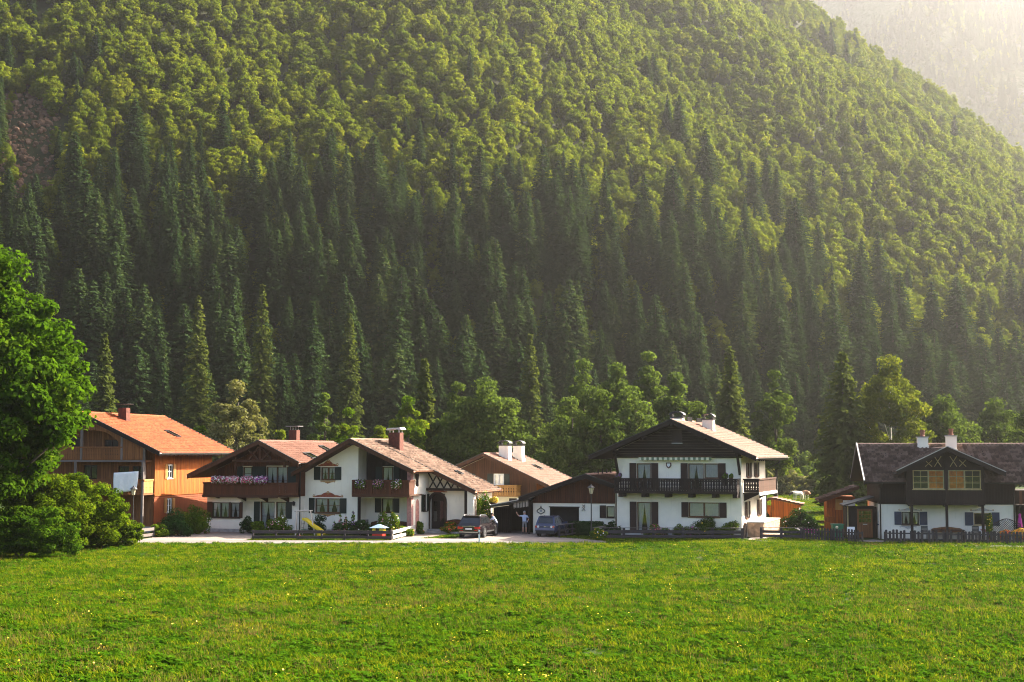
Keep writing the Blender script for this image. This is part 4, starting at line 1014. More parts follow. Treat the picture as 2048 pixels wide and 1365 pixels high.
# dark boarding on the loggia's upper back wall
boards_v(H3, front(1.5), 5.04, 9.25, 3.15, lambda u: topf(u) - .26, .2, 'wood_dark', d=-.035, t=.03, holes=[(6.4, 7.4, 3.15, 5.3)])
MB().box(4.6, 5.3, -1.05, .0, 6.95, 7.1).build('purlin', M['wood_dark'], H3)
window(H3, front(1.5), 6.45, 7.35, 3.15, 5.25, 1, 1, 'frame_brown', 'drape', False, name='balcony_door', d=.0)
for a in (5.85, 7.4): shutter(H3, front(1.5), a, a + .55, 3.2, 5.25, 'shutter_green', d=-.08)
window(H3, front(1.5), 6.35, 7.35, 1.65, 2.75, 1, 0, 'frame_dark', 'drape')
for a in (5.8, 7.38): shutter(H3, front(1.5), a, a + .55, 1.62, 2.76, 'shutter_green')
F0 = front(0)
window(H3, F0, 1.73, 2.98, 4.22, 5.22, 2, 1, 'frame_brown', 'drape'); window(H3, F0, 1.23, 3.44, 1.6, 2.75, 2, 1, 'frame_brown', 'drape')
for a, w_, z0, z1 in ((1.12, .6, 4.2, 5.24), (2.99, .57, 4.2, 5.24), (.70, .52, 1.58, 2.77), (3.46, .58, 1.58, 2.77)): shutter(H3, F0, a, a + w_, z0, z1, 'shutter_green')
scroll(H3, F0, 2.38, 5.30, 1.75, .62, 'painted_red', 'painted_ochre'); scroll(H3, F0, 2.36, 4.10, 1.3, .24, 'painted_ochre', 'painted_red', flip=-1)
scroll(H3, F0, 2.38, 2.84, 2.7, .56, 'painted_red', 'painted_ochre'); scroll(H3, F0, 2.38, 1.50, 1.3, .26, 'painted_ochre', 'painted_red', flip=-1)
# loggia balcony and marbled pillar
bl = MB().box(5.04, 9.9, -1.0, 1.48, 3.02, 3.13).build('balcony', M['wood_brown'], H3)
balcony_side(bl, front(-1.0), 5.06, 9.88, 3.15, 4.20, 'wood_red', .165, .158, .05); balcony_side(bl, right(9.9), -.98, -.05, 3.15, 4.20, 'wood_red', .165, .158, .05, 'v')
balcony_side(bl, left(5.04), -.98, -.05, 3.15, 4.20, 'wood_red', .165, .158, .05, 'v')
for u in (5.08, 6.7, 8.3, 9.85): MB().box(u - .07, u + .07, -1.09, -1.02, 3.05, 4.2).build('post', M['wood_red'], bl)
tbox(MB(), front(-1.0), 5.0, 9.95, 2.92, 3.16, -.06, .03).build('fascia', M['wood_brown_h'], bl)
MB().box(9.26, 9.64, -.02, .36, 0, 5.1).build('pillar', M['painted_rose'], H3)
tbox(MB(), front(0), 5.0, 5.2, 0, 2.9, -.02, .15).build('jamb_post', M['wood_dark'], H3)
MB().box(5.3, 8.0, .3, .45, 2.80, 2.90).build('blind_box', M['white_paint'], H3)
S9 = right(9.62); tpoly(MB(), S9, [(.8, .4), (1.5, .4), (1.5, 2.35), (1.4, 2.6), (1.15, 2.75), (.9, 2.6), (.8, 2.35)], -.012, -.002).build('painted_niche', M['painted_pink'], H3)
window(H3, S9, 2.35, 3.0, 1.75, 3.05, 1, 1, 'frame_dark', None); shutter(H3, S9, 1.9, 2.34, 1.72, 3.08, 'shutter_green'); shutter(H3, S9, 3.01, 3.45, 1.72, 3.08, 'shutter_green')
g = MB(); g.lathe([(.03, 0), (.13, .1), (.11, .5), (.16, .9), (.10, 1.1), (.09, 1.3), (.02, 1.4)], (9.78, .75, 3.7), 8); g.build('wall_figure', M['wood_dark'], H3, smooth=True)
# entry: beam, lattice, arched door, posts
FE = front(3.45); FL = front(2.9)
bmx = MB().box(9.66, 13.75, 2.8, 3.0, 3.36, 3.56).build('entry_beam', M['wood_dark_h'], H3)
tl2 = lin(RD, ER2)
for i in range(7):
    for k in (-1, 1):
        a = 9.9 + i * .62; b = a + k * .72; z0, z1 = 3.56, 4.75
        f = lambda t: (a + (b - a) * t, z0 + (z1 - z0) * t)
        t = 1.0
        while t > .1 and f(t)[1] > tl2(f(t)[0]) - .3: t -= .02
        if t > .15 and f(t)[0] > 9.66: MB().bar((a, 2.9, z0), (f(t)[0], 2.9, f(t)[1]), .10, .05, up=(0, 1, 0)).build('lattice_bar', M['wood_dark'], bmx)
for u, s, mt in ((13.05, .11, 'wood_dark'),): MB().box(u - s, u + s, 2.78, 3.0, 0, 3.36).build('post', M[mt], H3)
MB().box(13.2, 13.72, 2.75, 3.45, 0, 3.34).build('pillar', M['plaster'], H3)
n = 10; ar = [(10.365 + .62 * math.cos(math.pi * k / n), 2.45 + .62 * math.sin(math.pi * k / n)) for k in range(n + 1)]; arO = [(10.365 + .80 * math.cos(math.pi * k / n), 2.45 + .82 * math.sin(math.pi * k / n)) for k in range(n + 1)]
g = MB()
for k in range(n): tpoly(g, FE, [ar[k], arO[k], arO[k+1], ar[k+1]], -.05, .04)
for s in (-1, 1): tbox(g, FE, 10.365 + s * .71 - .09, 10.365 + s * .71 + .09, .3, 2.45, -.05, .04)
ds = g.build('door_surround', M['frame_dark'], H3)
scroll(ds, FE, 10.365, 3.22, 1.7, .42, 'painted_red', 'painted_ochre', d=-.07)
dd = tpoly(MB(), FE, [(9.76, .3), (10.97, .3), (10.97, 2.45)] + ar[1:-1] + [(9.76, 2.45)], .22, .28).build('front_door', M['wood_dark'], H3)
for a in (9.95, 10.5): tbox(MB(), FE, a, a + .3, .9, 2.5, .19, .225).build('door_pane', M['glass_dark'], dd)
MB().box(9.6, 13.7, 2.3, 3.5, 0, .16).build('door_step', M['stone_grey'], H3); MB().box(9.7, 11.1, 3.0, 3.49, .16, .30).build('door_step', M['stone_grey'], H3)
SR = right(13.3); window(H3, SR, 4.6, 5.6, 1.2, 2.7, 2, 1, 'frame_brown', None)
for a in (4.05, 5.62): shutter(H3, SR, a, a + .52, 1.15, 2.75, 'shutter_green_sunlit')
for a in (3.55, 6.2): tbox(MB(), SR, a, a + .42, .9, 3.1, -.01, -.001).build('painted_panel', M['painted_red'], H3)
chimney(rf2, 6.35, 4.2, 6.3, 8.0, 1.0, .75, 'brick', 'slab', 'metal_pale')
pipe(H3, [(14.0, 3.0, 3.2), (13.9, 3.0, 3.0), (13.8, 3.1, 2.7), (13.8, 3.1, 0)], .05, 'copper')
DR = Vector((ER2[0] - RD[0], 0, ER2[1] - RD[1])).normalized(); roof_window(rf2, (RD[0], 2.6, RD[1]), (0, 1, 0), DR, 3.6, 6.3, .6, .7)
MB().box(-.05, 5.06, -.05, -.003, 0, .3).build('plinth', M['stone_grey'], H3)

# ---------------------------------------------------------------- house behind, centre
H6 = house('rear_house', 'brown boarded house behind the drive with two white arched chimneys and honey balcony', 968, 131, 20)
RD, EL, ER = (.3, 6.25), (-6.6, 3.35), (6.6, 3.38); topf = two(EL, RD, ER)
hf = [(1.0, 1.95, 3.45, 4.4), (-2.4, -1.4, 3.45, 4.4)]
house_shell(H6, -5.2, 5.1, 0, 8, [(-5.2, topf(-5.2) - .2), (.3, 6.03), (5.1, topf(5.1) - .2)], 'plaster', hf)
F0 = front(0); rf = gable_roof(H6, RD, EL, ER, -1.0, 9.0, 'tile_pink', 'wood_brown', seed=61)
boards_v(H6, F0, -5.2, 5.1, 2.4, lambda u: topf(u) - .24, .22, 'wood_brown', d=-.03, t=.028, holes=[(.95, 2.0, 3.4, 4.45), (-2.45, -1.35, 3.4, 4.45)])
boards_v(H6, right(5.1), 0, 8, 2.4, lambda v: topf(5.1) - .24, .25, 'wood_orange', d=-.03, t=.028)
window(H6, F0, 1.0, 1.95, 3.45, 4.4, 2, 0, 'white_paint', 'net', d=.0); window(H6, F0, -2.4, -1.4, 3.45, 4.4, 2, 0, 'white_paint', 'net', d=.0)
for a in (.35, 1.98, -2.95, -1.37): shutter(H6, F0, a, a + .55, 3.3, 4.45, 'shutter_green', d=-.08)
bl = MB().box(.4, 3.6, -1.2, 0, 2.4, 2.5).build('balcony', M['wood_honey'], H6)
balcony_side(bl, front(-1.2), .42, 3.58, 2.5, 3.4, 'wood_honey', .24, .21, .3); balcony_side(bl, right(3.58), -1.18, -.05, 2.5, 3.4, 'wood_honey', .24, .21, .3, 'v')
chimney(rf, 1.25, 2.2, 5.6, 7.1, .95, .8, 'plaster', 'arch', 'metal_dark'); chimney(rf, 1.6, 5.0, 5.5, 7.1, .9, .8, 'plaster', 'arch', 'metal_dark')
DR = Vector((ER[0] - RD[0], 0, ER[1] - RD[1])).normalized(); roof_window(rf, (RD[0], -1, RD[1]), (0, 1, 0), DR, 6.2, 2.7, .9, 1.0)

# ---------------------------------------------------------------- garage between the houses
GA = house('garage', 'low white garage with reddish boarded gable, dark open doorway and iron wall ornaments', 1066, 113, 17, 'garage')
RD, EL, ER = (4.5, 4.65), (-.85, 2.80), (6.72, 3.86); topf = two(EL, RD, ER)
hf = [(1.35, 3.74, 0.02, 2.08), (5.93, 6.6, 1.35, 2.22)]
house_shell(GA, 0, 6.62, 0, 8.5, [(0, topf(0) - .2), (4.5, 4.43), (6.62, topf(6.62) - .2)], 'plaster', hf, z0=0)
F0 = front(0); rf = gable_roof(GA, RD, EL, ER, -1.0, 9.2, 'tile_pink', 'wood_dark', seed=71, gutter=('l',))
boards_v(GA, F0, 0, 6.62, 2.42, lambda u: topf(u) - .22, .19, 'wood_red', d=-.05, t=.045)
MB().box(1.36, 3.73, .5, .52, .03, 2.07).build('doorway_shade', M['interior'], GA)  # near-black panel painting the shade inside the open doorway
tbox(MB(), F0, 1.3, 3.79, 2.08, 2.16, -.03, .05).build('lintel', M['wood_dark_h'], GA)
window(GA, F0, 5.93, 6.6, 1.35, 2.22, 1, 0, 'frame_dark', 'net'); shutter(GA, F0, 5.4, 5.92, 1.3, 2.28, 'shutter_brown')
snow_hooks(rf, RD, ER, 2.0, 8.0, 4, .06, 'wood_dark')
# wrought ornaments on the wall
def tube_T(root, T, pts, r, mat, name, d=-.05): return MB().tube([T(a, z, d) for a, z in pts], r, 6).build(name, M[mat], root)
on = [(.66, 2.20), (.66, 2.08), (.58, 1.98), (.42, 1.90), (.34, 1.80), (.36, 1.71), (.48, 1.65), (.58, 1.60), (.66, 1.53), (.74, 1.60), (.84, 1.65), (.96, 1.71), (.98, 1.80), (.90, 1.90), (.74, 1.98), (.66, 2.08)]
oo = tube_T(GA, F0, on, .035, 'metal_dark', 'onion_ornament'); tpoly(MB(), F0, [(.66 + .10 * math.cos(k), 1.80 + .10 * math.sin(k)) for k in np.linspace(0, 5.5, 8)], -.05, -.03).build('ornament_star', M['painted_grey'], oo)
tube_T(GA, F0, [(4.0, 2.32), (4.22, 2.12), (4.12, 2.0), (4.02, 2.12), (4.24, 2.32)], .022, 'metal_dark', 'crossed_ornament'); tube_T(GA, F0, [(3.98, 1.84), (4.12, 2.0), (4.26, 1.84)], .022, 'metal_dark', 'crossed_ornament')

# lean-to carport at the garage's left
CP = thing('carport', 'dark open lean-to carport with pale hanging slats where the man stands', 'carport', tuple(GA.location), GA.rotation_euler.z)
T2 = front(0)
rfc = MB().prism([(-3.55, 2.02), (.15, 2.74), (.15, 2.86), (-3.55, 2.14)], -.9, 5.0).build('roof', M['metal_dark'], CP)
MB().prism([(-3.6, 2.15), (.15, 2.87), (.15, 2.92), (-3.6, 2.20)], -.95, 5.0).build('roof_sheet', M['metal_pale'], rfc)
MB().box(-3.4, -.05, 4.6, 4.7, 0, 2.6).build('back_wall', M['wood_dark'], CP); MB().box(-3.45, -3.36, .6, 4.6, 0, 2.0).build('side_wall', M['wood_dark'], CP)  # walls coloured dark to put the shade under the roof into them
for i in range(9): MB().box(-2.9 + .16 * i - .5, -2.9 + .16 * i - .36, .6, .63, 0, 2.02).build('board', M['wood_dark'], CP)
for u in (-3.35, -.12): MB().box(u - .06, u + .06, -.75, -.63, 0, 2.1 if u < -1 else 2.7).build('post', M['wood_dark'], CP)
for i in range(11):
    u = -1.35 + .125 * i; z1 = 2.5 + .2 * (u + 1.3) / 1.3 - .03; MB().box(u - .028, u + .028, -.72, -.69, z1 - .48, z1).build('slat', M['wood_pale'], CP)
MB().box(-3.45, .0, -.74, -.66, 2.0, 2.06).build('tie_beam', M['wood_dark_h'], CP)
# ---------------------------------------------------------------- dark-tiled house at the right (eaves to the front)
loc, rz = place(1757.5, 106, 8)
H5 = thing('cottage', 'dark timber house with brown tiled roof, big dormer with orange blinds and porch', 'house', loc, rz - math.pi / 2)
# local: y runs along the front (0 = left corner), x = 0 is the front wall, +x towards the meadow
SF = right(0.0)
mb = MB()
wall_face(mb, SF, [(0, 4.2), (9.65, 4.2)], 0, [(1.57, 2.80, 1.08, 2.02), (6.70, 7.93, 1.06, 1.97)])
slope = lambda x: 6.98 - .53 * abs(x + 4.25)
def gab(y, sgn):
    pts = [(-8.4, slope(-8.4) - .2), (-4.25, 6.76), (0, slope(0) - .2)]
    f = (lambda a, z, d=0.0: (a, y - sgn * d, z))
    return f, pts
f, pts = gab(0, -1); wall_face(mb, f, pts, 0, [(-1.35, -.8, 1.05, 2.05)]); f2, pts2 = gab(9.65, 1); wall_face(mb, f2, pts2, 0)
mb.quad((-8.4, 0, 0), (-8.4, 9.65, 0), (-8.4, 9.65, 4.7), (-8.4, 0, 4.7))
mb.build('wall', [M['plaster_warm'], M['interior']], H5)
rf = MB().prism([(-9.4, slope(-9.4)), (-4.25, 6.98), (.95, slope(.95)), (.95, slope(.95) - .18), (-4.25, 6.80), (-9.4, slope(-9.4) - .18)], -1.15, 12.4).build('roof', M['wood_dark'], H5)
# roof tiles front and back, verges, ridge
A = (0, 1, 0); D = Vector((5.2, 0, -.53 * 5.2)).normalized(); Ld = math.hypot(5.2, .53 * 5.2)
tile_slope(rf, (-4.25, -1.13, 6.98), A, D, 13.5, Ld, 'tile_brown', .30, .34, .04, seed=51)
Db = Vector((-5.15, 0, -.53 * 5.15)).normalized(); tile_slope(rf, (-4.25, -1.13, 6.98), A, Db, 13.5, Ld, 'tile_brown', .30, .34, .04, seed=52)
for y in (-1.18, 12.43):
    for e_ in (.97, -9.42): MB().prism([(-4.25, 7.06), (e_, slope(e_) + .08), (e_, slope(e_) - .22), (-4.25, 6.72)], y - .025, y + .025).build('verge_board', M['wood_dark'], rf); MB().prism([(-4.25, 7.14), (e_, slope(e_) + .16), (e_, slope(e_) + .08), (-4.25, 7.06)], y - .05, y + .05).build('verge_flashing', M['metal_zinc'], rf)
g = MB()
for i in range(34):
    a = -1.15 + 13.55 * i / 34; b = a + .43; vs = []
    for yy, rr in ((a, .12), (b, .145)):
        for k in range(7): t = math.pi * k / 6; vs.append((-4.25 + rr * math.cos(t), yy, 7.0 + rr * .8 * math.sin(t)))
    g.mesh(vs, [(k, k + 1, k + 8, k + 7) for k in range(6)])
g.build('ridge_tiles', M['tile_brown'], rf, kind='stuff')
g = MB(); vs = []
for yy in (-1.15, 12.4):
    for j in range(7): t = math.pi + math.pi * j / 6; vs.append((1.06 + .08 * math.cos(t), yy, slope(.95) - .02 + .08 * math.sin(t)))
g.mesh(vs, [(j, j + 1, j + 8, j + 7) for j in range(6)]).build('gutter', M['metal_dark'], rf)
chimney(rf, -4.1, 3.75, 6.6, 7.52, .75, .75, 'plaster', 'pot', 'concrete'); chimney(rf, -3.3, 5.75, 6.3, 7.60, .72, .72, 'plaster', 'pot', 'concrete')
# dark boarding on the upper floor and left gable
boards_v(H5, SF, -.02, 9.67, 2.58, lambda a: 4.32, .21, 'wood_dark', d=-.05, t=.045)
fl = lambda a, z, d=0.0: (a, d, z)
boards_v(H5, fl, -8.3, 0.0, 2.58, lambda x: slope(x) - .22, .22, 'wood_dark', d=-.05, t=.045)
window(H5, SF, 1.57, 2.80, 1.08, 2.02, 2, 0, 'frame_dark', 'drape'); window(H5, SF, 6.70, 7.93, 1.06, 1.97, 2, 0, 'frame_yellow', None)
for a, w_, z0 in ((1.02, .54, 1.06), (2.82, .58, 1.06), (6.06, .62, 1.04), (7.95, .58, 1.04)): shutter(H5, SF, a, a + w_, z0, z0 + .97, 'shutter_blue')
for c in (2.18, 7.3): scroll(H5, SF, c, 2.10, 1.7, .34, 'painted_grey', 'painted_ochre')
scroll(H5, SF, 2.0, .98, 1.2, .3, 'painted_grey', 'painted_grey', flip=-1)
# dormer bay on posts
DX = 1.5; DF = right(DX)
dm = MB(); DR_, DL, DRr = (4.55, 6.74), (1.0, 4.98), (8.55, 4.92); dtop = two(DL, DR_, DRr)
wall_face(dm, DF, [(1.79, dtop(1.79) - .2), (4.55, 6.5), (7.25, dtop(7.25) - .2)], 2.6, [(2.21, 4.42, 3.72, 5.1), (4.72, 7.0, 3.72, 5.1)])
for y in (1.79, 7.25): dm.quad((DX, y, 2.6), (-1.2, y, 2.6), (-1.2, y, dtop(y) - .2), (DX, y, dtop(y) - .2))
dm.quad((DX, 1.79, 2.6), (DX, 7.25, 2.6), (0, 7.25, 2.6), (0, 1.79, 2.6))
dorm = dm.build('dormer', [M['wood_dark'], M['interior']], H5)
boards_v(dorm, DF, 1.79, 7.25, 2.56, lambda a: 3.62, .185, 'wood_dark', d=-.04, t=.035)
window(H5, DF, 2.21, 4.42, 3.72, 5.1, 2, 2, 'frame_yellow', None, d=.0, glass='glass', fill=(None, 'blind_orange')); window(H5, DF, 4.72, 7.0, 3.72, 5.1, 2, 2, 'frame_yellow', None, d=.0, fill=('blind_orange', None))
tbox(MB(), DF, 1.8, 7.24, 5.16, 5.32, -.10, .0).build('beam', M['wood_dark_h'], dorm); tbox(MB(), DF, 4.48, 4.66, 2.6, 6.5, -.13, -.02).build('centre_post', M['wood_dark'], dorm)
for y in (1.86, 7.18): tbox(MB(), DF, y - .07, y + .07, 2.6, dtop(y) - .2, -.08, .0).build('corner_post', M['wood_dark'], dorm)
for c in (3.35, 4.0, 5.1, 5.75):
    for k in (-1, 1):
        h = min(.75, dtop(c) - .35 - 5.35); MB().bar(DF(c - k * .24, 5.36, -.05), DF(c + k * .24, 5.36 + h, -.05), .06, .05).build('lattice_bar', M['frame_yellow'], dorm)
drf = MB(); P = [(DL[0], DL[1]), DR_, (DRr[0], DRr[1]), (DRr[0], DRr[1] - .16), (4.55, 6.58), (DL[0], DL[1] - .16)]
drf.prism(P, -3.7, 2.4, 'x'); dro = drf.build('dormer_roof', M['wood_dark'], H5)
for e_, sd in ((DL, 53), (DRr, 54)):
    d = Vector((0, e_[0] - 4.55, e_[1] - 6.74)); ln = d.length; d.normalize(); tile_slope(dro, (2.39, 4.55, 6.74), (-1, 0, 0), d, 6.0, ln, 'tile_brown', .30, .34, .04, seed=sd)
    k = 1 if e_ is DRr else -1
    MB().prism([(4.55, 6.80), (e_[0] + k * .03, e_[1] + .06), (e_[0] + k * .03, e_[1] - .26), (4.55, 6.48)], 2.42, 2.47, 'x').build('verge_board', M['wood_dark'], dro); MB().prism([(4.55, 6.86), (e_[0] + k * .05, e_[1] + .12), (e_[0] + k * .05, e_[1] + .06), (4.55, 6.80)], 2.40, 2.50, 'x').build('verge_flashing', M['metal_zinc'], dro)
for y in (2.1, 4.57, 7.1): MB().box(DX - .16, DX - .01, y - .09, y + .09, 0, 2.6).build('porch_post', M['wood_dark'], H5)
for y in (2.1, 4.57, 7.1): MB().box(0, DX - .02, y - .07, y + .07, 2.44, 2.59).build('porch_joist', M['wood_dark'], H5)
pipe(H5, [(1.0, .1, 4.1), (.12, .02, 3.7), (.12, .02, 0)], .05); pipe(H5, [(1.0, 9.5, 4.1), (.12, 9.55, 3.7), (.12, 9.55, 0)], .05)
# entrance lean-to on the left end
en = MB().box(-4.2, -1.55, -2.3, -.06, 0, 2.28).build('entrance', M['wood_dark'], H5)
MB().prism([(-2.55, 2.36), (-.3, 3.0), (-.3, 3.10), (-2.55, 2.46)], -4.3, -.9, 'x').build('entrance_roof', M['metal_dark'], H5)
SD = right(-1.55); ed = tbox(MB(), SD, -1.52, -.38, .02, 2.15, -.06, -.003).build('front_door', M['wood_old'], H5)
for i in range(4):
    for j in range(3): tbox(MB(), SD, -1.38 + .23 * i, -1.19 + .23 * i, 1.15 + .30 * j, 1.40 + .30 * j, -.068, -.061).build('door_pane', M['glass_dark'], ed)
tbox(MB(), SD, -1.1, -.78, .98, 1.03, -.075, -.061).build('letter_slot', M['metal_pale'], ed)
MB().box(-1.6, -1.5, -2.25, -2.15, 0, 2.4).build('porch_post', M['frame_yellow'], H5)
f3 = lambda a, z, d=0.0: (a, d, z)
window(H5, f3, -1.35, -.8, 1.05, 2.05, 1, 0, 'shutter_blue', None)
# balcony strip seen at the far right edge
MB().box(-.9, 1.1, 9.66, 12.2, 2.5, 2.62).build('side_gallery', M['wood_dark'], H5)
for i in range(8): MB().box(.98, 1.01, 9.75 + .3 * i, 9.97 + .3 * i, 2.63, 3.6).build('gallery_board', M['wood_red'], H5)
MB().box(-6.0, -.95, 9.68, 12.2, 0, 3.6).build('side_annex', M['wood_dark'], H5)

# ---------------------------------------------------------------- small hut left of it
loc, rz = place(1706, 113, 8)
HU = thing('garden_hut', 'small wooden hut with steep red-brown tiled lean-to roof beside the dark house', 'hut', loc, rz)
MB().box(-2.1, .1, 0, 3.0, 0, 2.9).build('wall', M['wood_orange'], HU)
boards_v(HU, front(0), -2.1, .1, .1, lambda u: min(2.0, 3.0 + u * .36), .22, 'wood_orange', d=-.03, t=.028)
MB().box(-.85, .08, -.04, -.001, 2.05, 2.62).build('panel', M['white_paint'], HU); MB().box(-1.45, -.9, -.05, -.001, 1.85, 2.7).build('panel', M['wood_honey'], HU)
hr_ = MB().prism([(-2.75, 2.62), (.3, 3.72), (.3, 3.60), (-2.75, 2.50)], -1.2, 3.2).build('roof', M['wood_dark'], HU)
d = Vector((-3.05, 0, -1.1)); ln = d.length; d.normalize(); tile_slope(hr_, (.3, -1.2, 3.72), (0, 1, 0), d, 4.4, ln, 'tile_brown', .3, .36, .035, seed=58)
MB().prism([(-2.78, 2.68), (.3, 3.80), (.3, 3.52), (-2.78, 2.40)], -1.26, -1.21).build('verge_board', M['wood_brown_h'], hr_)

# ---------------------------------------------------------------- shed with an arch behind the chalet
loc, rz = place(1541, 122, 12)
SH_ = thing('garden_shed', 'orange-brown boarded shed with low gable and arched opening at its side', 'shed', loc, rz)
stp = two((-1.3, 1.95), (.1, 2.5), (2.55, 1.95))
MB().box(0.0, 2.45, .03, 2.5, 0, 1.9).build('wall', M['wood_orange'], SH_)
boards_v(SH_, front(0), .0, 2.45, .05, lambda u: stp(u) - .1, .2, 'wood_orange', d=-.03, t=.05)
rf = MB().prism([(-1.3, 1.95), (.1, 2.5), (2.7, 1.95), (2.7, 1.87), (.1, 2.40), (-1.3, 1.87)], -.3, 2.8).build('roof', M['wood_red'], SH_)
d = Vector((2.6, 0, -.55)); ln = d.length; d.normalize(); tile_slope(rf, (.1, -.3, 2.5), (0, 1, 0), d, 3.1, ln, 'tile_pink', .3, .36, .02, seed=81)
d = Vector((-1.4, 0, -.55)); ln = d.length; d.normalize(); tile_slope(rf, (.1, -.3, 2.5), (0, 1, 0), d, 3.1, ln, 'tile_pink', .3, .36, .02, seed=82)
g = MB(); n = 9
for k in range(n):
    q = lambda t: (-1.25 + 1.25 * (1 - math.cos(t * math.pi / 2)) * 0 + 1.2 * math.sin(t * math.pi / 2), .55 + 1.15 * math.cos(t * math.pi / 2))
    a, b = q(k / n), q((k + 1) / n); g.prism([a, b, (b[0], 1.9), (a[0], 1.9)], 0, .06)
g.build('arch', M['wood_orange'], SH_)
# ================================================================ roads, yards, grass
sheet('road', [(-75, 100.9), (5.2, 100.9), (7.0, 102.2), (6.6, 104.3), (-19.2, 104.5), (-75, 106)], 0.008, 'asphalt')
sheet('forecourt', [(-27.6, 104.2), (-19.6, 104.2), (-19.3, 107), (-20.6, 114.5), (-25.2, 118.5)], 0.012, 'paving')
sheet('driveway', [(-8.9, 103.6), (6.2, 103.6), (6.0, 107.0), (2.6, 112.9), (.6, 116.5), (-3.6, 117.5), (-6.2, 116.5), (-7.5, 113.0)], 0.016, 'paving')
sheet('lawn', [(-6.5, 106.6), (-4.2, 106.7), (-3.7, 111.0), (-4.6, 113.6)], 0.022, 'turf')
sheet('path', [(24.9, 103.6), (26.6, 105.6), (27.6, 101.4), (33.0, 98.4), (52, 95.5), (52, 94.2), (32.0, 97.3), (26.3, 100.9)], 0.010, 'asphalt')
sheet('garden_path', [(17.0, 104.0), (18.6, 104.2), (22.5, 112), (21.5, 116), (19.0, 112)], 0.012, 'paving')
# kerb stones along the meadow side of the road
def m_grass(name, c0, c1, c2, trans=.5):
    m, n, o = _new(name); oi = n.nodes.new('ShaderNodeObjectInfo')
    a = n.nodes.new('ShaderNodeAttribute'); a.attribute_name = 'rnd'
    mp = n.nodes.new('ShaderNodeMapping'); n.links.new(oi.outputs['Location'], mp.inputs[0])
    big = _noise(n, mp.outputs[0], 0.16, 5, .62)
    f = _math(n, 'ADD', _math(n, 'ADD', _math(n, 'MULTIPLY', big, .85), .10), _math(n, 'ADD', _math(n, 'MULTIPLY', a.outputs['Fac'], .35), _math(n, 'MULTIPLY', oi.outputs['Random'], .22)))
    c = _ramp(n, f, [(0.55, c0), (0.80, c1), (1.0, c2)])
    d = n.nodes.new('ShaderNodeBsdfDiffuse'); t = n.nodes.new('ShaderNodeBsdfTranslucent'); mx = n.nodes.new('ShaderNodeMixShader'); mx.inputs[0].default_value = trans
    n.links.new(c, d.inputs[0]); n.links.new(c, t.inputs[0]); n.links.new(d.outputs[0], mx.inputs[1]); n.links.new(t.outputs[0], mx.inputs[2]); n.links.new(mx.outputs[0], o.inputs[0]); return m
m_grass('grass_blade', (0.024, 0.064, 0.002), (0.076, 0.126, 0.003), (0.175, 0.180, 0.006), .40)
m_grass('grass_seed', (0.09, 0.085, 0.018), (0.15, 0.115, 0.03), (0.20, 0.13, 0.045), .3)
m_leaf('clover_leaf', (0.011, 0.043, 0.002), (0.042, 0.095, 0.003), .30, .5)
m_plain('petal_dandelion', (.75, .52, .02), .6, vary=.1)
def clump(seed, n, h, r_, w, mat, lean=.5, leaves=0):
    rg = np.random.default_rng(seed); V = []; F = []; RN = []
    for i in range(n):
        a = rg.uniform(0, 6.28); q = r_ * math.sqrt(rg.uniform()); b = np.array([q * math.cos(a), q * math.sin(a), 0]); hh = h * rg.uniform(.45, 1.1)
        la = rg.uniform(0, 6.28); ld = np.array([math.cos(la), math.sin(la), 0]) * hh * lean * rg.uniform(.2, 1.2); sd = np.array([-math.sin(la), math.cos(la), 0]) * w * rg.uniform(.7, 1.4) * .5
        m_ = b + ld * .35 + np.array([0, 0, hh * .6]); t = b + ld + np.array([0, 0, hh * rg.uniform(.75, 1)]); k = len(V); rr = rg.uniform()
        V += [b - sd, b + sd, m_ + sd * .8, m_ - sd * .8, t + sd * .1, t - sd * .1]; F += [(k, k+1, k+2, k+3), (k+3, k+2, k+4, k+5)]; RN += [rr, rr]
    me = mesh_np('grass_clump', np.array(V), np.array(F), mat, {'rnd': np.array(RN)})
    return me
def leafclump(seed, n, h, r_, s, mat):
    rg = np.random.default_rng(seed); a = rg.uniform(0, 6.28, n); q = r_ * np.sqrt(rg.uniform(size=n)); P = np.stack([q*np.cos(a), q*np.sin(a), h*rg.uniform(.3, 1, n)*(1 - .5*q/r_)], -1)
    N_ = rg.normal(size=(n, 3)) * .45 + np.array([0, 0, 1]); N_ /= np.linalg.norm(N_, axis=1, keepdims=True); V, F = leaf_quads(P, N_, s * rg.uniform(.6, 1.3, n), rg, 1.3, .1)
    return mesh_np('herb_clump', V, F, mat, {'rnd': rg.uniform(size=n)})
GP = [proto(clump(1, 26, .20, .24, .022, M['grass_blade'])), proto(clump(2, 24, .25, .26, .024, M['grass_blade'], .7)), proto(clump(3, 30, .14, .26, .022, M['grass_blade'], .6)),
      proto(leafclump(4, 34, .15, .26, .036, M['clover_leaf'])), proto(leafclump(5, 26, .20, .24, .048, M['clover_leaf'])), proto(clump(6, 16, .40, .24, .008, M['grass_seed'], .35)),
      proto(leafclump(7, 9, .26, .2, .020, M['petal_dandelion']))]
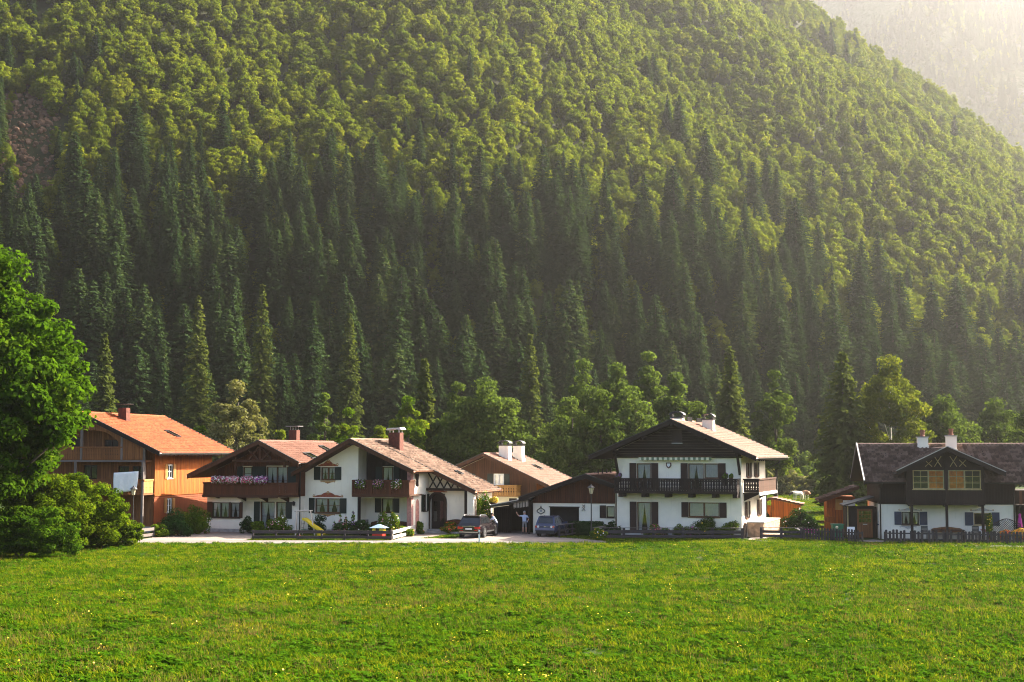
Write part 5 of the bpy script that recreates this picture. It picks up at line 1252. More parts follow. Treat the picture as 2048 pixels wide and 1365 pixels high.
def field(name, label, region, dens, inside, hs=1.0, mix=(.25, .17, .15, .20, .16, .055, .008), seed=3, wide=1.0):
    rg = np.random.default_rng(seed); x0, x1, y0, y1 = region; n = int((x1 - x0) * (y1 - y0) * dens)
    X = rg.uniform(x0, x1, n); Y = rg.uniform(y0, y1, n); k = inside(X, Y, rg); X = X[k]; Y = Y[k]; n = len(X)
    nz = fbm(X, Y, 71, 3, .35); nz2 = fbm(X, Y, 77, 2, .12)
    v = rg.choice(7, n, p=np.array(mix) / sum(mix)); v = np.where((nz2 > .36) & (rg.uniform(size=n) < .10), 5, v); v = np.where((nz < -.35) & (rg.uniform(size=n) < .5), 3, v)
    near = np.clip((95 - Y) / 55, 0, 1); v = np.where((rg.uniform(size=n) < .42 * near) & (v < 3), rg.integers(3, 5, n), v)  # more dark herbs towards the camera, darkening the foreground through their colour
    s = rg.uniform(.75, 1.25, n) * (1 + .22 * near) * (1 + .35 * nz); S = np.stack([s * wide, s * wide, s * hs * np.where(v == 5, 1, 1)], -1)
    o = instancer(name, np.stack([X, Y, np.full(n, .0)], -1), GP, v, rg.uniform(0, 6.28, n), S, label, 'grass'); print(name, n); return o
def inpoly(X, Y, P):
    c = np.zeros(len(X), bool)
    for (xa, ya), (xb, yb) in zip(P, P[1:] + P[:1]): c ^= ((ya > Y) != (yb > Y)) & (X < (xb - xa) * (Y - ya) / (yb - ya + 1e-9) + xa)
    return c
fr = lambda X, Y: np.abs(X) < .385 * Y + 4
field('meadow_grass', 'tall green meadow grass with herbs filling the foreground', (-50, 50, 34, 100.9), 19.0,
      lambda X, Y, rg: fr(X, Y) & (rg.uniform(size=len(X)) < np.clip(1.15 - (Y - 36) / 90, .42, 1)) & ~inpoly(X, Y, [(33.0, 98.4), (52, 95.5), (52, 94.2), (32.0, 97.3)]), 0.85, wide=.98)
LP_ = [[(-19.2, 104.6), (-9.0, 104.3), (-7.9, 112.5), (-10, 113), (-19, 114.5)], [(7.0, 101), (60, 101), (60, 100.9), (24.5, 101.6), (21, 105.2), (18.7, 106.2), (17.2, 104), (16.9, 107.0), (7, 108.5), (6.4, 104.6)], [(-6.5, 106.6), (-4.2, 106.7), (-3.7, 111.0), (-4.6, 113.6)], [(18.8, 106.5), (24.6, 104), (25.5, 112), (40, 125), (19, 125), (20, 116), (22.5, 113)], [(-45, 101), (-28.5, 104), (-28, 106), (-25.5, 119), (-40, 118)], [(2.8, 110.2), (3.9, 107.3), (6.0, 105.0), (7.4, 108.8), (6.0, 110.5)]]
field('lawn_grass', 'short mown garden grass around the houses', (-45, 45, 100.9, 126), 11.0, lambda X, Y, rg: np.any([inpoly(X, Y, P) for P in LP_], 0), .5, (.4, .2, .3, .06, .0, .03, .01), 9, 1.25)
field('pasture_grass', 'bright pasture grass behind the houses', (8, 120, 100, 250), 2.0, lambda X, Y, rg: ((X > .14 * Y) & (X < .36 * Y) & (Y > 125)) | ((X > 41) & (X >= .36 * Y) & (X < .52 * Y)), .6, (.4, .2, .3, .06, .0, .04, .0), 10, 2.4)
# ================================================================ single trees and shrubs
def tree(name, label, px_, top, Y, Rw, leafmat, seed, shape='round', base=.2, nleaf=5000, leaf=.16, ncl=34, group=None, bark='bark', r0=.22, ragged=1.0, z=0.0, limbs=9):
    x = gx(px_, Y); H = (at(px_, top, Y).z - z) * 1.0
    me, C = crown_mesh(name + '_crown', seed, M[leafmat], H, Rw * 1.22, base * .6, int(ncl * 2.2), int(nleaf * 2.6), leaf * .72, shape, ragged * .72, (.3, 1.35))
    t = thing(name, label, 'tree', (x, Y, z), random.Random(seed).uniform(0, 6.28) * 0, group)
    link(bpy.data.objects.new('crown', me), t); link(bpy.data.objects.new('trunk', trunk_mesh('trunk', seed, H * .82, r0, M[bark], [c for c in C[:limbs]])), t); return t
tree('willow_tree', 'sparse olive-grey tree behind the orange farmhouse roof', 472, 757, 150, 3.1, 'willow_leaf', 1, 'round', .12, 4200, .16, 46, ragged=.75)
tree('ash_tree', 'slender pale ash behind the brown gable roof', 648, 785, 146, 1.6, 'ash_leaf', 2, 'round', .15, 2600, .15, 26)
tree('lime_tree', 'small rounded bright green tree right of the slender ash', 697, 814, 145, 1.9, 'shrub_leaf', 3, 'round', .1, 3200, .15, 26)
tree('maple_tree', 'fresh light green tree behind the painted house chimney', 815, 790, 150, 2.2, 'shrub_leaf', 4, 'round', .1, 3600, .16, 28)
tree('ash_tree', 'largest rounded grey-green tree behind the painted house', 972, 750, 155, 4.3, 'ash_leaf', 5, 'round', .1, 8500, .17, 48)
tree('ash_tree', 'narrow leafy tree hidden left of the largest rounded tree', 915, 762, 157, 2.4, 'ash_leaf', 6, 'round', .1, 3600, .17, 26)
for i, (p_, tp, Y, rw, lb) in enumerate(((1168, 716, 160, 2.9, 'leafy tree at left end of the group behind the chalet'), (1235, 722, 158, 3.0, 'pale grey-green tree second in the group behind the chalet'), (1298, 700, 162, 2.6, 'tallest tree of the broadleaf group behind the chalet'), (1352, 742, 158, 2.7, 'broad tree at right end of the group behind the chalet ridge'))):
    tree('ash_tree', lb, p_, tp, Y, rw, 'ash_leaf', 10 + i, 'round', .08, 5200, .17, 38, 'broadleaf trees behind the chalet')
for i, (p_, tp, Y, rw, lb) in enumerate(((1140, 790, 150, 3.0, 'low leafy tree in front of the broadleaf group, far left'), (1205, 775, 150, 3.2, 'low leafy tree in front of the broadleaf group, above the garage ridge'), (1268, 770, 151, 3.2, 'low leafy tree in front of the broadleaf group, at the chalet eave'), (1395, 800, 152, 2.8, 'low leafy tree right of the chalet chimneys'))):
    tree('ash_tree', lb, p_, tp, Y, rw, 'dark_leaf' if i % 2 else 'ash_leaf', 30 + i, 'round', .06, 4200, .17, 36, 'broadleaf trees behind the chalet')
tree('ash_tree', 'thin-trunked greyish tree right of the chalet roof', 1550, 738, 166, 2.4, 'dark_leaf', 15, 'round', .22, 3600, .17, 30)
tree('beech_tree', 'dark rounded tree above the dark house roof', 1890, 785, 165, 3.9, 'dark_leaf', 16, 'round', .08, 6000, .17, 40)
tree('beech_tree', 'rounded tree at the right edge above the dark house', 1995, 792, 172, 3.6, 'dark_leaf', 17, 'round', .08, 5200, .17, 38)
tree('birch_tree', 'tall yellow-green birch behind the dark house with pale bent trunk', 1782, 706, 155, 4.0, 'birch_leaf', 18, 'round', .1, 10000, .15, 60, bark='birch_bark', r0=.2, ragged=.8)
for i, (p_, tp, Y, lb) in enumerate(((2090, 770, 150, 'broad tree just beyond the right edge behind the dark house'), (2150, 760, 175, 'second broad tree beyond the right edge'), (2230, 750, 165, 'third broad tree beyond the right edge'))):
    tree('beech_tree', lb, p_, tp, Y, 3.6, 'dark_leaf', 60 + i, 'round', .06, 4000, .17, 36)
def conifer(label, px_, top, Y, Rw, seed, mat='spruce_needle', base=.06, droop=.45, levels=40, gaps=.15, name='spruce_tree', group=None):
    x = gx(px_, Y); H = at(px_, top, Y).z; t = thing(name, label, 'tree', (x, Y, 0), 0, group)
    link(bpy.data.objects.new('crown', spruce_mesh('conifer_crown', seed, M[mat], H, Rw, base, levels, droop, gaps)), t); link(bpy.data.objects.new('trunk', trunk_mesh('trunk', seed, H * .97, .2, M['bark'], lean=.08)), t); return t
conifer('dark shaggy larch standing left of the birch', 1688, 702, 152, 4.0, 101, 'larch_needle', .1, .5, 40, .32, 'larch_tree')
conifer('thin young spruce with bare lower stem behind the painted house', 849, 715, 158, 1.4, 102, 'larch_needle', .4, .4, 30, .2)
conifer('pale old spruce rising behind the chalet chimneys', 1462, 690, 172, 3.3, 103, 'larch_needle', .05, .55, 44)
conifer('tall sunlit spruce at the foot of the wood above the orange roof', 392, 590, 215, 3.2, 104, 'larch_needle', .04, .5, 50)
conifer('tall pointed spruce left of the slender ash', 520, 565, 218, 3.0, 105, 'larch_needle', .04, .5, 52)
conifer('pointed spruce behind the slender ash and lime', 622, 600, 222, 2.9, 106, 'spruce_needle', .04, .5, 50)
conifer('pointed spruce above the brown gable roof chimney', 697, 625, 214, 3.1, 107, 'larch_needle', .04, .5, 48)
conifer('slim spruce above the rear house', 1060, 665, 205, 2.6, 108, 'larch_needle', .04, .5, 46)
conifer('spruce at far left beside the big maple', 205, 665, 190, 2.8, 109, 'larch_needle', .04, .5, 46)
# the great maple at the left edge and the bushes under it
def big_tree(name, label, px_, top, Y, Rw, seed, nleaf, leaf, mat):
    x = gx(px_, Y); H = at(px_, top, Y).z; me, C = crown_mesh('maple_crown', seed, M[mat], H, Rw, .10, 420, nleaf, leaf, 'round', .34, (.15, 1.6))
    t = thing(name, label, 'tree', (x, Y, 0)); link(bpy.data.objects.new('crown', me), t); link(bpy.data.objects.new('trunk', trunk_mesh('trunk', seed, H * .8, .42, M['bark'], [c for c in C[:16]])), t)
big_tree('maple_tree', 'huge bright green maple filling the left edge', -12, 488, 87, 6.3, 201, 50000, .125, 'maple_leaf')
def bush(name, label, x, y, rx, ry, h, n, leaf, mat, seed, petals=None, npet=0, psize=.05, group=None, cat='bush', z=0.0, lumps=26, sr=(.14, .36), flat=1.0):
    rg = random.Random(seed); B = []
    for i in range(lumps):
        a = rg.uniform(0, 6.28); q = rg.uniform(0, .92); s = rg.uniform(*sr); zz = h * rg.uniform(.12, .88) * (1 - .45 * q ** 2)
        B.append((q * rx * math.cos(a), q * ry * math.sin(a), max(zz, h * s * .5 * flat), rx * s / flat ** .5, ry * s / flat ** .5, h * s * .55 * flat))
    t = thing(name, label, cat, (x, y, z), 0, group)
    leafy('foliage', seed, B, n, leaf, mat, t, petals, npet, psize)
    g = MB()
    for i in range(5): a = i * 1.3; g.tube([(0.05 * math.cos(a), .05 * math.sin(a), 0), (.5 * rx * math.cos(a), .5 * ry * math.sin(a), h * .55)], [.035 * (h ** .5), .012], 5)
    g.build('stems', M['bark'], t); return t
bush('hazel_bush', 'large yellow-green bush in front of the farmhouse, beside the street lamp', gx(160, 95), 95, 3.5, 2.3, 5.3, 40000, .062, 'hazel_leaf', 301, lumps=240, sr=(.07, .21), flat=.8)
bush('hazel_bush', 'tall bush rising between the maple and the farmhouse', gx(85, 93), 92.5, 3.4, 2.2, 5.8, 30000, .062, 'hazel_leaf', 302, lumps=240, sr=(.07, .21), flat=.8)
bush('hazel_bush', 'low dark bush under the maple at the left edge', gx(45, 87), 87, 3.6, 1.7, 3.6, 26000, .06, 'maple_leaf', 303, lumps=240, sr=(.07, .21), flat=.8)
bush('hazel_bush', 'low bush spilling onto the meadow below the street lamp', gx(232, 98), 98, 1.9, 1.3, 2.6, 16000, .06, 'hazel_leaf', 304, lumps=240, sr=(.07, .21), flat=.8)
# scrub along the pasture's far edge
rg = random.Random(12)
for i, (p_, Y, rx, h, mt, lb) in enumerate(((1552, 214, 3.2, 5.0, 'willow_leaf', 'tawny scrub bush at the pasture edge next to the chalet gutter'), (1590, 220, 3.0, 4.0, 'shrub_leaf', 'green scrub bush at the pasture edge behind the white cow'), (1622, 212, 2.6, 3.4, 'willow_leaf', 'brownish scrub bush at the pasture edge behind the brown cow'), (1660, 205, 3.4, 4.6, 'ash_leaf', 'grey-green scrub bush left of the larch foot'), (1705, 200, 3.2, 5.2, 'shrub_leaf', 'light green bush behind the small hut'), (1610, 236, 3.6, 6.4, 'ash_leaf', 'tall scrub bush at the wood edge above the cows'), (1560, 238, 3.2, 7.5, 'beech_leaf', 'young tree at the wood edge right of the chalet roof'))):
    bush('scrub_bush', lb, gx(p_, Y), Y, rx, rx, h, 1600, .22, mt, 320 + i, group='scrub along the pasture')
for i, (p_, tp, Y, rw, mt, lb) in enumerate(((1120, 810, 168, 2.4, 'ash_leaf', 'low shrubby tree behind the garage, left one'), (1195, 800, 166, 2.6, 'beech_leaf', 'low shrubby tree behind the garage ridge'), (1400, 815, 170, 2.2, 'ash_leaf', 'low shrubby tree behind the chalet chimneys'), (760, 850, 160, 2.0, 'beech_leaf', 'low shrubby tree left of the brick chimney'), (560, 858, 165, 2.0, 'beech_leaf', 'low shrubby tree behind the brown gable ridge'), (400, 850, 150, 2.0, 'shrub_leaf', 'small bright shrub behind the orange roof slope'))):
    tree('shrub_tree', lb, p_, tp, Y, rw, mt, 340 + i, 'round', .05, 2400, .17, 24)
# ================================================================ fences
def rail_fence(name, label, p, q, posts, rails, mat, pmat, ph=.85, pw=.13, cap=False, postmesh=None):
    p = Vector((*p, 0)); q = Vector((*q, 0)); L = (q - p).length; t = thing(name, label, 'fence', tuple(p), math.atan2(q.y - p.y, q.x - p.x))
    for i in range(posts):
        u = L * i / (posts - 1); MB().box(u - pw / 2, u + pw / 2, -.055, .055, -.1, ph).build('post', M[pmat], t)
    for z0, z1 in rails:
        for i in range(posts - 1):
            a = L * i / (posts - 1); b = L * (i + 1) / (posts - 1); j = random.uniform(-.012, .012)
            MB().box(a - (.05 if i == 0 else -.005), b + (.05 if i == posts - 2 else -.005), -.10, -.06, z0 + j, z1 + j).build('rail', M[mat], t)
    if cap: MB().box(-.08, L + .08, -.11, .08, ph, ph + .035).build('top_rail', M['wood_grey_h'], t)
    return t
rail_fence('rail_fence', 'grey board fence running back past the farmhouse yard', (-27.7, 106.0), (-24.6, 117.5), 6, [(.12, .34), (.52, .74)], 'wood_grey_h', 'wood_grey', .85)
rail_fence('rail_fence', 'dark two-board garden fence in front of the slide and swing', (-19.0, 105.1), (-8.85, 104.6), 7, [(.10, .32), (.47, .70)], 'wood_fence', 'wood_fence', .72)
rail_fence('rail_fence', 'pale sunlit board fence angled back beside the drive', (-8.75, 104.65), (-7.55, 112.6), 4, [(.10, .32), (.48, .72)], 'wood_sunlit_h', 'wood_pale', .74)  # sunlit stretch of the garden fence, its sunlight put into the pale wood colour
rail_fence('rail_fence', 'dark board fence with light top rail in front of the white chalet', (6.1, 106.2), (17.0, 105.8), 6, [(.10, .30), (.42, .66)], 'wood_fence', 'wood_fence', .80, .2, True)
rail_fence('rail_fence', 'short dark fence returning from the right-hand street lamp', (6.1, 106.3), (7.3, 109.3), 3, [(.10, .30), (.42, .66)], 'wood_fence', 'wood_fence', .80, .12, True)
rail_fence('rail_fence', 'dark fence with thin light top rail beside the blue car', (3.55, 107.6), (5.7, 112.2), 5, [(.15, .25), (.5, .6)], 'wood_fence', 'wood_fence', .95, .08, True)
rail_fence('rail_fence', 'dark board fence between chalet gate and picket fence', (18.6, 106.9), (21.4, 105.9), 3, [(.10, .30), (.42, .62)], 'wood_fence', 'wood_fence', .80, .2, True)
rail_fence('rail_fence', 'dark fence far back between shed and hut', (22.9, 118), (26.4, 116.5), 3, [(.2, .42), (.6, .85)], 'wood_fence', 'wood_fence', .95)
pk = []
for k in range(4):
    g = MB(); w_ = .165; h_ = .78 + .025 * k; g.prism([(-w_/2, 0), (w_/2, 0), (w_/2, h_ - .03), (w_*.2, h_), (-w_*.2, h_), (-w_/2, h_ - .03)], -.015, .015); pk.append(g.data('picket', M['wood_picket']))
def picket_fence(label, p, q, pitch=.245):
    p = Vector((*p, 0)); q = Vector((*q, 0)); L = (q - p).length; t = thing('picket_fence', label, 'fence', tuple(p), math.atan2(q.y - p.y, q.x - p.x)); n = int(L / pitch)
    for i in range(n):
        if random.random() < .03: continue
        o = bpy.data.objects.new('picket', random.choice(pk)); link(o, t); o.location = (pitch * (i + .5), -.06, .04 + random.uniform(-.02, .03)); o.rotation_euler = (0, random.uniform(-.03, .03), 0)
    for z in (.2, .6): MB().box(0, L, -.04, .02, z, z + .09).build('rail', M['wood_picket'], t)
    for i in range(int(L / 2) + 1): u = L * i / int(L / 2); MB().box(u - .05, u + .05, .02, .11, -.1, .75).build('post', M['wood_picket'], t)
picket_fence('dark picket fence left of the dark house door', (21.5, 105.7), (25.0, 102.4)); picket_fence('long dark picket fence in front of the dark house porch', (26.6, 102.3), (36.6, 99.6))
# ================================================================ street furniture
m, n, o = _new('lantern_glass'); b = _bsdf(n, o, (.72, .64, .42), .3, .4); b.inputs['Transmission Weight'].default_value = .3
def street_lamp(label, x, y, H):
    t = thing('street_lamp', label, 'street lamp', (x, y, 0)); s = .9
    MB().tube([(0, 0, 0), (0, 0, .9), (0, 0, .92), (0, 0, H - .72)], [.07, .06, .045, .035], 8).build('pole', M['metal_dark'], t)
    lan = MB().lathe([(.03, 0), (.10, .03), (.115, .05), (.19, .44), (.2, .46)], (0, 0, H - .72), 6).build('lantern', M['lantern_glass'], t)
    g = MB()
    for k in range(6): a = 6.283 * k / 6; g.bar((.117 * math.cos(a), .117 * math.sin(a), H - .67), (.197 * math.cos(a), .197 * math.sin(a), H - .26), .018)
    g.build('lantern_frame', M['metal_dark'], lan)
    MB().lathe([(.29, 0), (.28, .025), (.16, .13), (.07, .17), (.06, .22), (.015, .27)], (0, 0, H - .265), 8).build('hood', M['metal_dark'], t); return t
street_lamp('old-style lantern lamp post beside the bush and farmhouse', -27.9, 105.4, 3.95); street_lamp('old-style lantern lamp post in front of the garage', 5.85, 105.6, 4.05)
t = thing('marker_post', 'white roadside marker post at the meadow edge by the parked car', 'post', (-2.3, 100.7, 0))
MB().prism([(-.06, -.05), (.06, -.05), (0, .06)], 0, .95, 'z').build('post', M['white_paint'], t); MB().prism([(-.063, -.053), (.063, -.053), (0, .063)], .66, .82, 'z').build('black_band', M['metal_dark'], t); MB().box(-.025, .025, -.06, -.054, .68, .80).build('reflector', M['metal_pale'], t)
# ================================================================ cars
m_plain('paint_maroon', (.010, .006, .007), .22, .5, vary=.05, coat=.35); m_plain('paint_blue', (.030, .038, .085), .25, .5, vary=.05, coat=.35)
m_plain('tyre', (.012, .012, .012), .85); m_plain('rim', (.42, .42, .43), .3, .5, metal=.8); m_plain('chrome', (.60, .60, .60), .2, .5, metal=.9); m_plain('trim_black', (.015, .015, .016), .5)
m_plain('lamp_red', (.42, .012, .018), .15, .5, vary=.1, coat=.6); m_plain('lamp_white', (.62, .60, .60), .15, .5, coat=.6); m_plain('plate', (.66, .66, .64), .5); m_plain('bumper_blue', (.10, .11, .19), .35, .5)
m, n, o = _new('car_glass'); _bsdf(n, o, (.012, .014, .016), .06, .7)
def loft(secs, close=True):
    g = MB(); n = len(secs[0]); vs = [p for s in secs for p in s]
    fs = [(i*n+k, i*n+k+1, (i+1)*n+k+1, (i+1)*n+k) for i in range(len(secs)-1) for k in range(n-1)]
    if close: fs += [tuple(range(n-1, -1, -1)), tuple((len(secs)-1)*n+k for k in range(n))]
    return g.mesh(vs, fs)
def car(name, label, loc, rz, paint, L, Wd, H, suv=True):
    t = thing(name, label, 'car', loc, rz); w = Wd / 2; hb = L / 2; belt = H * .60; zb = .30 if suv else .24
    def sec(y, k, zb_, zt, kt=.93): 
        h = [(w*k*.90, zb_), (w*k, zb_ + .18), (w*k*1.0, zb_ + (zt - zb_)*.55), (w*k*.985, zt - .12), (w*k*kt, zt)]
        return [(-x, y, z) for x, z in h] + [(x, y, z) for x, z in reversed(h)]
    secs = [sec(-hb, .86, zb + .16, belt - .10), sec(-hb + .06, .93, zb + .06, belt - .02), sec(-hb + .25, .985, zb, belt), sec(-hb + .8, 1, zb, belt), sec(0, 1, zb, belt), sec(hb - 1.35, 1, zb, belt - .01), sec(hb - .7, .985, zb, belt - .09), sec(hb - .2, .94, zb, belt - .20), sec(hb, .80, zb + .1, belt - .36)]
    body = loft([s + [s[0]] for s in secs]).build('body', M[paint], t, smooth=False)
    yb0, yr0, yr1, yb1 = -hb + .12, -hb + (.62 if suv else .42), hb - 2.25, hb - 1.30; wt = w * .72; wb = w * .90
    B = [(-wb, yb0, belt - .01), (wb, yb0, belt - .01), (wb, yb1, belt - .01), (-wb, yb1, belt - .01)]; T_ = [(-wt, yr0, H - .05), (wt, yr0, H - .05), (wt, yr1, H - .06), (-wt, yr1, H - .06)]
    mid = [(-wt*.9, yr0 + .25, H), (wt*.9, yr0 + .25, H), (wt*.9, yr1 - .3, H), (-wt*.9, yr1 - .3, H)]
    g = MB().mesh(B + T_ + mid, [(0,1,5,4), (1,2,6,5), (2,3,7,6), (3,0,4,7), (4,5,9,8), (5,6,10,9), (6,7,11,10), (7,4,8,11), (8,9,10,11)]); cab = g.build('cabin', M[paint], t)
    def pane(nm, P, parent=cab):
        P = [Vector(p) for p in P]; c = sum(P, Vector()) / len(P); nrm = (P[1] - P[0]).cross(P[2] - P[0]).normalized()
        if nrm.dot(c - Vector((0, 0, belt))) < 0: nrm = -nrm
        g = MB(); a = [p + nrm * .004 for p in P]; b_ = [p + nrm * .016 for p in P]; k = len(P); g.mesh(a + b_, [tuple(range(k, 2*k))] + [(i, (i+1) % k, (i+1) % k + k, i + k) for i in range(k)]); return g.build(nm, M['car_glass'], parent)
    def on(P, a, b):  # bilinear on quad (bl, br, tr, tl)
        p0 = Vector(P[0]).lerp(Vector(P[1]), a); p1 = Vector(P[3]).lerp(Vector(P[2]), a); return p0.lerp(p1, b)
    rear = (B[0], B[1], T_[1], T_[0]); pane('rear_window', [on(rear, .09, .14), on(rear, .91, .14), on(rear, .90, .86), on(rear, .10, .86)])
    fr_ = (B[2], B[3], T_[3], T_[2]); pane('windscreen', [on(fr_, .06, .06), on(fr_, .94, .06), on(fr_, .93, .92), on(fr_, .07, .92)])
    for s in (1, -1):
        sd = (B[1], B[2], T_[2], T_[1]) if s > 0 else (B[0], B[3], T_[3], T_[0])
        for a0, a1 in ((.07, .27), (.30, .55), (.58, .86)):
            pane('side_window', [on(sd, a0, .14), on(sd, a1 if a1 < .8 else .90, .14), on(sd, a1, .84), on(sd, a0 + (.06 if a0 < .1 else 0), .84)])
        if suv: MB().tube([(s*wt*.92, yr0 + .1, H - .03), (s*wt*.94, yr0 + .3, H + .05), (s*wt*.94, yr1 - .3, H + .05), (s*wt*.92, yr1 - .1, H - .03)], .022, 6).build('roof_rail', M['chrome'], t)
        MB().box(s*w*.95 - .02 if s > 0 else -w*.95 - .18, s*w*.95 + .18 if s > 0 else -w*.95 + .02, yb1 - .25, yb1 - .1, belt - .02, belt + .14).build('mirror', M[paint], t)
        for yy in (-.55, .55): MB().box(min(s*w*1.0, s*w*1.012), max(s*w*1.0, s*w*1.012), yy - .1, yy + .08, belt - .2, belt - .165).build('door_handle', M['chrome'], t)
        for yy in (-.95, .08, 1.05): MB().box(min(s*w*.99, s*w*1.004), max(s*w*.99, s*w*1.004), yy - .008, yy + .008, zb + .2, belt - .05).build('door_seam', M['trim_black'], t)
        MB().box(min(s*w*.98, s*w*1.01), max(s*w*.98, s*w*1.01), -.95, 1.05, zb + .10, zb + .2).build('sill_trim', M['chrome' if suv else 'trim_black'], t)
    R_ = .37 if suv else .32
    for yy in (-hb + .95, hb - .92):
        for s in (1, -1):
            x0 = s * (w - .20)
            wh = MB(); 
            def ring(r0, r1, xa, xb, g):
                n = 18; P = [(xa, r0), (xa, r1), (xb, r1), (xb, r0)]
                vs = [(x, yy + r_*math.cos(6.283*k/n), R_ + r_*math.sin(6.283*k/n)) for k in range(n) for x, r_ in P]
                g.mesh(vs, [(k*4+j, k*4+(j+1) % 4, ((k+1) % n)*4+(j+1) % 4, ((k+1) % n)*4+j) for k in range(n) for j in range(4)])
            ring(R_*.62, R_, x0, x0 + s*.215, wh); wo = wh.build('wheel', M['tyre'], t)
            g = MB(); ring(.05, R_*.2, x0 + s*.1, x0 + s*.205, g); ring(R_*.56, R_*.64, x0 + s*.1, x0 + s*.21, g)
            for k in range(5):
                a = 6.283*k/5 + .3; g.bar((x0 + s*.19, yy + .06*math.cos(a), R_ + .06*math.sin(a)), (x0 + s*.19, yy + R_*.6*math.cos(a), R_ + R_*.6*math.sin(a)), .085, .03, up=(1, 0, 0))
            g.build('rim', M['rim'], wo); g = MB(); ring(.0, R_*.6, x0 + s*.03, x0 + s*.06, g); g.build('brake_disc', M['trim_black'], wo)
            g = MB(); n = 14; ro, ri = R_ + .11, R_ + .035
            vs = []
            for k in range(n + 1):
                a = math.pi * (k / n) ; a = -.15 + (math.pi + .3) * k / n
                for r_ in (ri, ro):
                    for x in (s*(w*.97), s*(w*1.012)): vs.append((x, yy + r_*math.cos(a), R_ + r_*math.sin(a)))
            g.mesh(vs, [q for k in range(n) for q in ((k*4, k*4+1, k*4+5, k*4+4), (k*4+2, k*4+3, k*4+7, k*4+6), (k*4+1, k*4+3, k*4+7, k*4+5))]); g.build('wheel_arch', M[paint if suv else 'trim_black'], t)
            g = MB(); n = 14; g.mesh([(s*w*1.003, yy, R_)] + [(s*w*1.003, yy + ri*math.cos(-.15 + (math.pi+.3)*k/n), R_ + ri*math.sin(-.15 + (math.pi+.3)*k/n)) for k in range(n+1)], [(0, k+1, k+2) for k in range(n)]); g.build('wheel_well', M['trim_black'], t)
    yB = -hb - .012
    if suv:
        for s in (1, -1):
            MB().prism([(s*w*.44, belt - .18), (s*w*.90, belt - .13), (s*w*.93, belt - .26), (s*w*.84, belt - .33), (s*w*.5, belt - .30)], yB - .02, -hb + .2).build('tail_light', M['lamp_red'], t)
            MB().box(s*w*.60 - .12, s*w*.60 + .12, yB - .02, -hb + .1, zb + .24, zb + .29).build('reflector', M['lamp_red'], t)
            MB().tube([(s*w*.55, -hb - .03, zb + .06), (s*w*.55, -hb + .15, zb + .06)], .045, 8).build('exhaust', M['chrome'], t)
        MB().box(-w*.80, w*.80, yB - .03, -hb + .1, zb + .12, zb + .17).build('bumper_trim', M['chrome'], t); MB().box(-w*.55, w*.55, yB - .015, -hb + .05, belt - .12, belt - .09).build('tailgate_trim', M['chrome'], t)
        MB().box(-.26, .26, yB - .028, yB - .016, belt - .36, belt - .25).build('number_plate', M['plate'], t); MB().box(-w*.78, w*.78, yB - .02, -hb + .2, zb - .04, zb + .10).build('skirt', M['trim_black'], t)
        MB().box(-.30, .30, yB - .01, yB, belt - .55, belt - .53).build('badge_strip', M['chrome'], t); MB().box(-wt*.9, wt*.9, yr0 - .14, yr0 + .1, H - .05, H - .015).build('spoiler', M[paint], t)
    else:
        for s in (1, -1):
            for x, mt in ((.80, 'lamp_white'), (.62, 'lamp_red')):
                MB().tube([(s*w*x, yB - .03, belt - .17), (s*w*x, -hb + .2, belt - .17)], .085, 12).build('tail_light', M['lamp_red' if x > .7 else 'lamp_white'], t)
        MB().box(-w*.88, w*.88, -hb - .07, -hb + .3, zb + .26, zb + .44).build('bumper', M['bumper_blue'], t); MB().box(-w*.86, w*.86, -hb - .04, -hb + .3, zb + .0, zb + .25).build('skirt', M['trim_black'], t)
        MB().box(-.26, .26, yB - .014, yB - .002, belt - .42, belt - .31).build('number_plate', M['plate'], t)
        lg = MB().tube([(0, yB - .02, belt - .16), (0, yB + .05, belt - .16)], .06, 14).build('badge', M['chrome'], t)
        g = MB(); c = belt - .16; yy = yB - .024
        for P in ([(-.035, .04), (0, -.045), (.035, .04)], [(-.018, .042), (0, .005), (.018, .042)]):
            for a, b_ in zip(P, P[1:]): g.bar((a[0], yy, c + a[1]), (b_[0], yy, c + b_[1]), .009)
        g.build('badge_mark', M['trim_black'], lg); MB().box(-wt*.9, wt*.9, yr0 - .1, yr0 + .1, H - .05, H - .02).build('spoiler', M[paint], t)
    return t
car('parked_suv', 'dark maroon SUV parked in the drive, seen from behind with red tail lights', (-2.55, 109.0, .02), R(-17), 'paint_maroon', 4.6, 1.90, 1.64, True)
car('parked_car', 'blue-grey hatchback with round tail lights parked before the garage', (3.15, 110.3, .02), R(-19), 'paint_blue', 4.1, 1.70, 1.56, False)
# ================================================================ people and animals
def skin_body(name, V, E, Rr, sub=2):
    me = bpy.data.meshes.new(name); me.from_pydata([Vector(v) for v in V], E, []); ob = bpy.data.objects.new(name, me); COL.objects.link(ob)
    sm = ob.modifiers.new('skin', 'SKIN'); sm.use_smooth_shade = True; sm.branch_smoothing = .4
    ly = me.skin_vertices[0].data
    for i, r_ in enumerate(Rr):
        ly[i].radius = r_ if isinstance(r_, tuple) else (r_, r_)
    ly[0].use_root = True
    ss = ob.modifiers.new('sub', 'SUBSURF'); ss.levels = sub; ss.render_levels = sub
    dg = bpy.context.evaluated_depsgraph_get(); out = bpy.data.meshes.new_from_object(ob.evaluated_get(dg)); bpy.data.objects.remove(ob); bpy.data.meshes.remove(me)
    out.name = name; out.polygons.foreach_set('use_smooth', [True] * len(out.polygons)); return out
def paint_by(me, mats, pick):
    me.materials.clear()
    for m_ in mats: me.materials.append(m_)
    for p in me.polygons: p.material_index = pick(p.center)
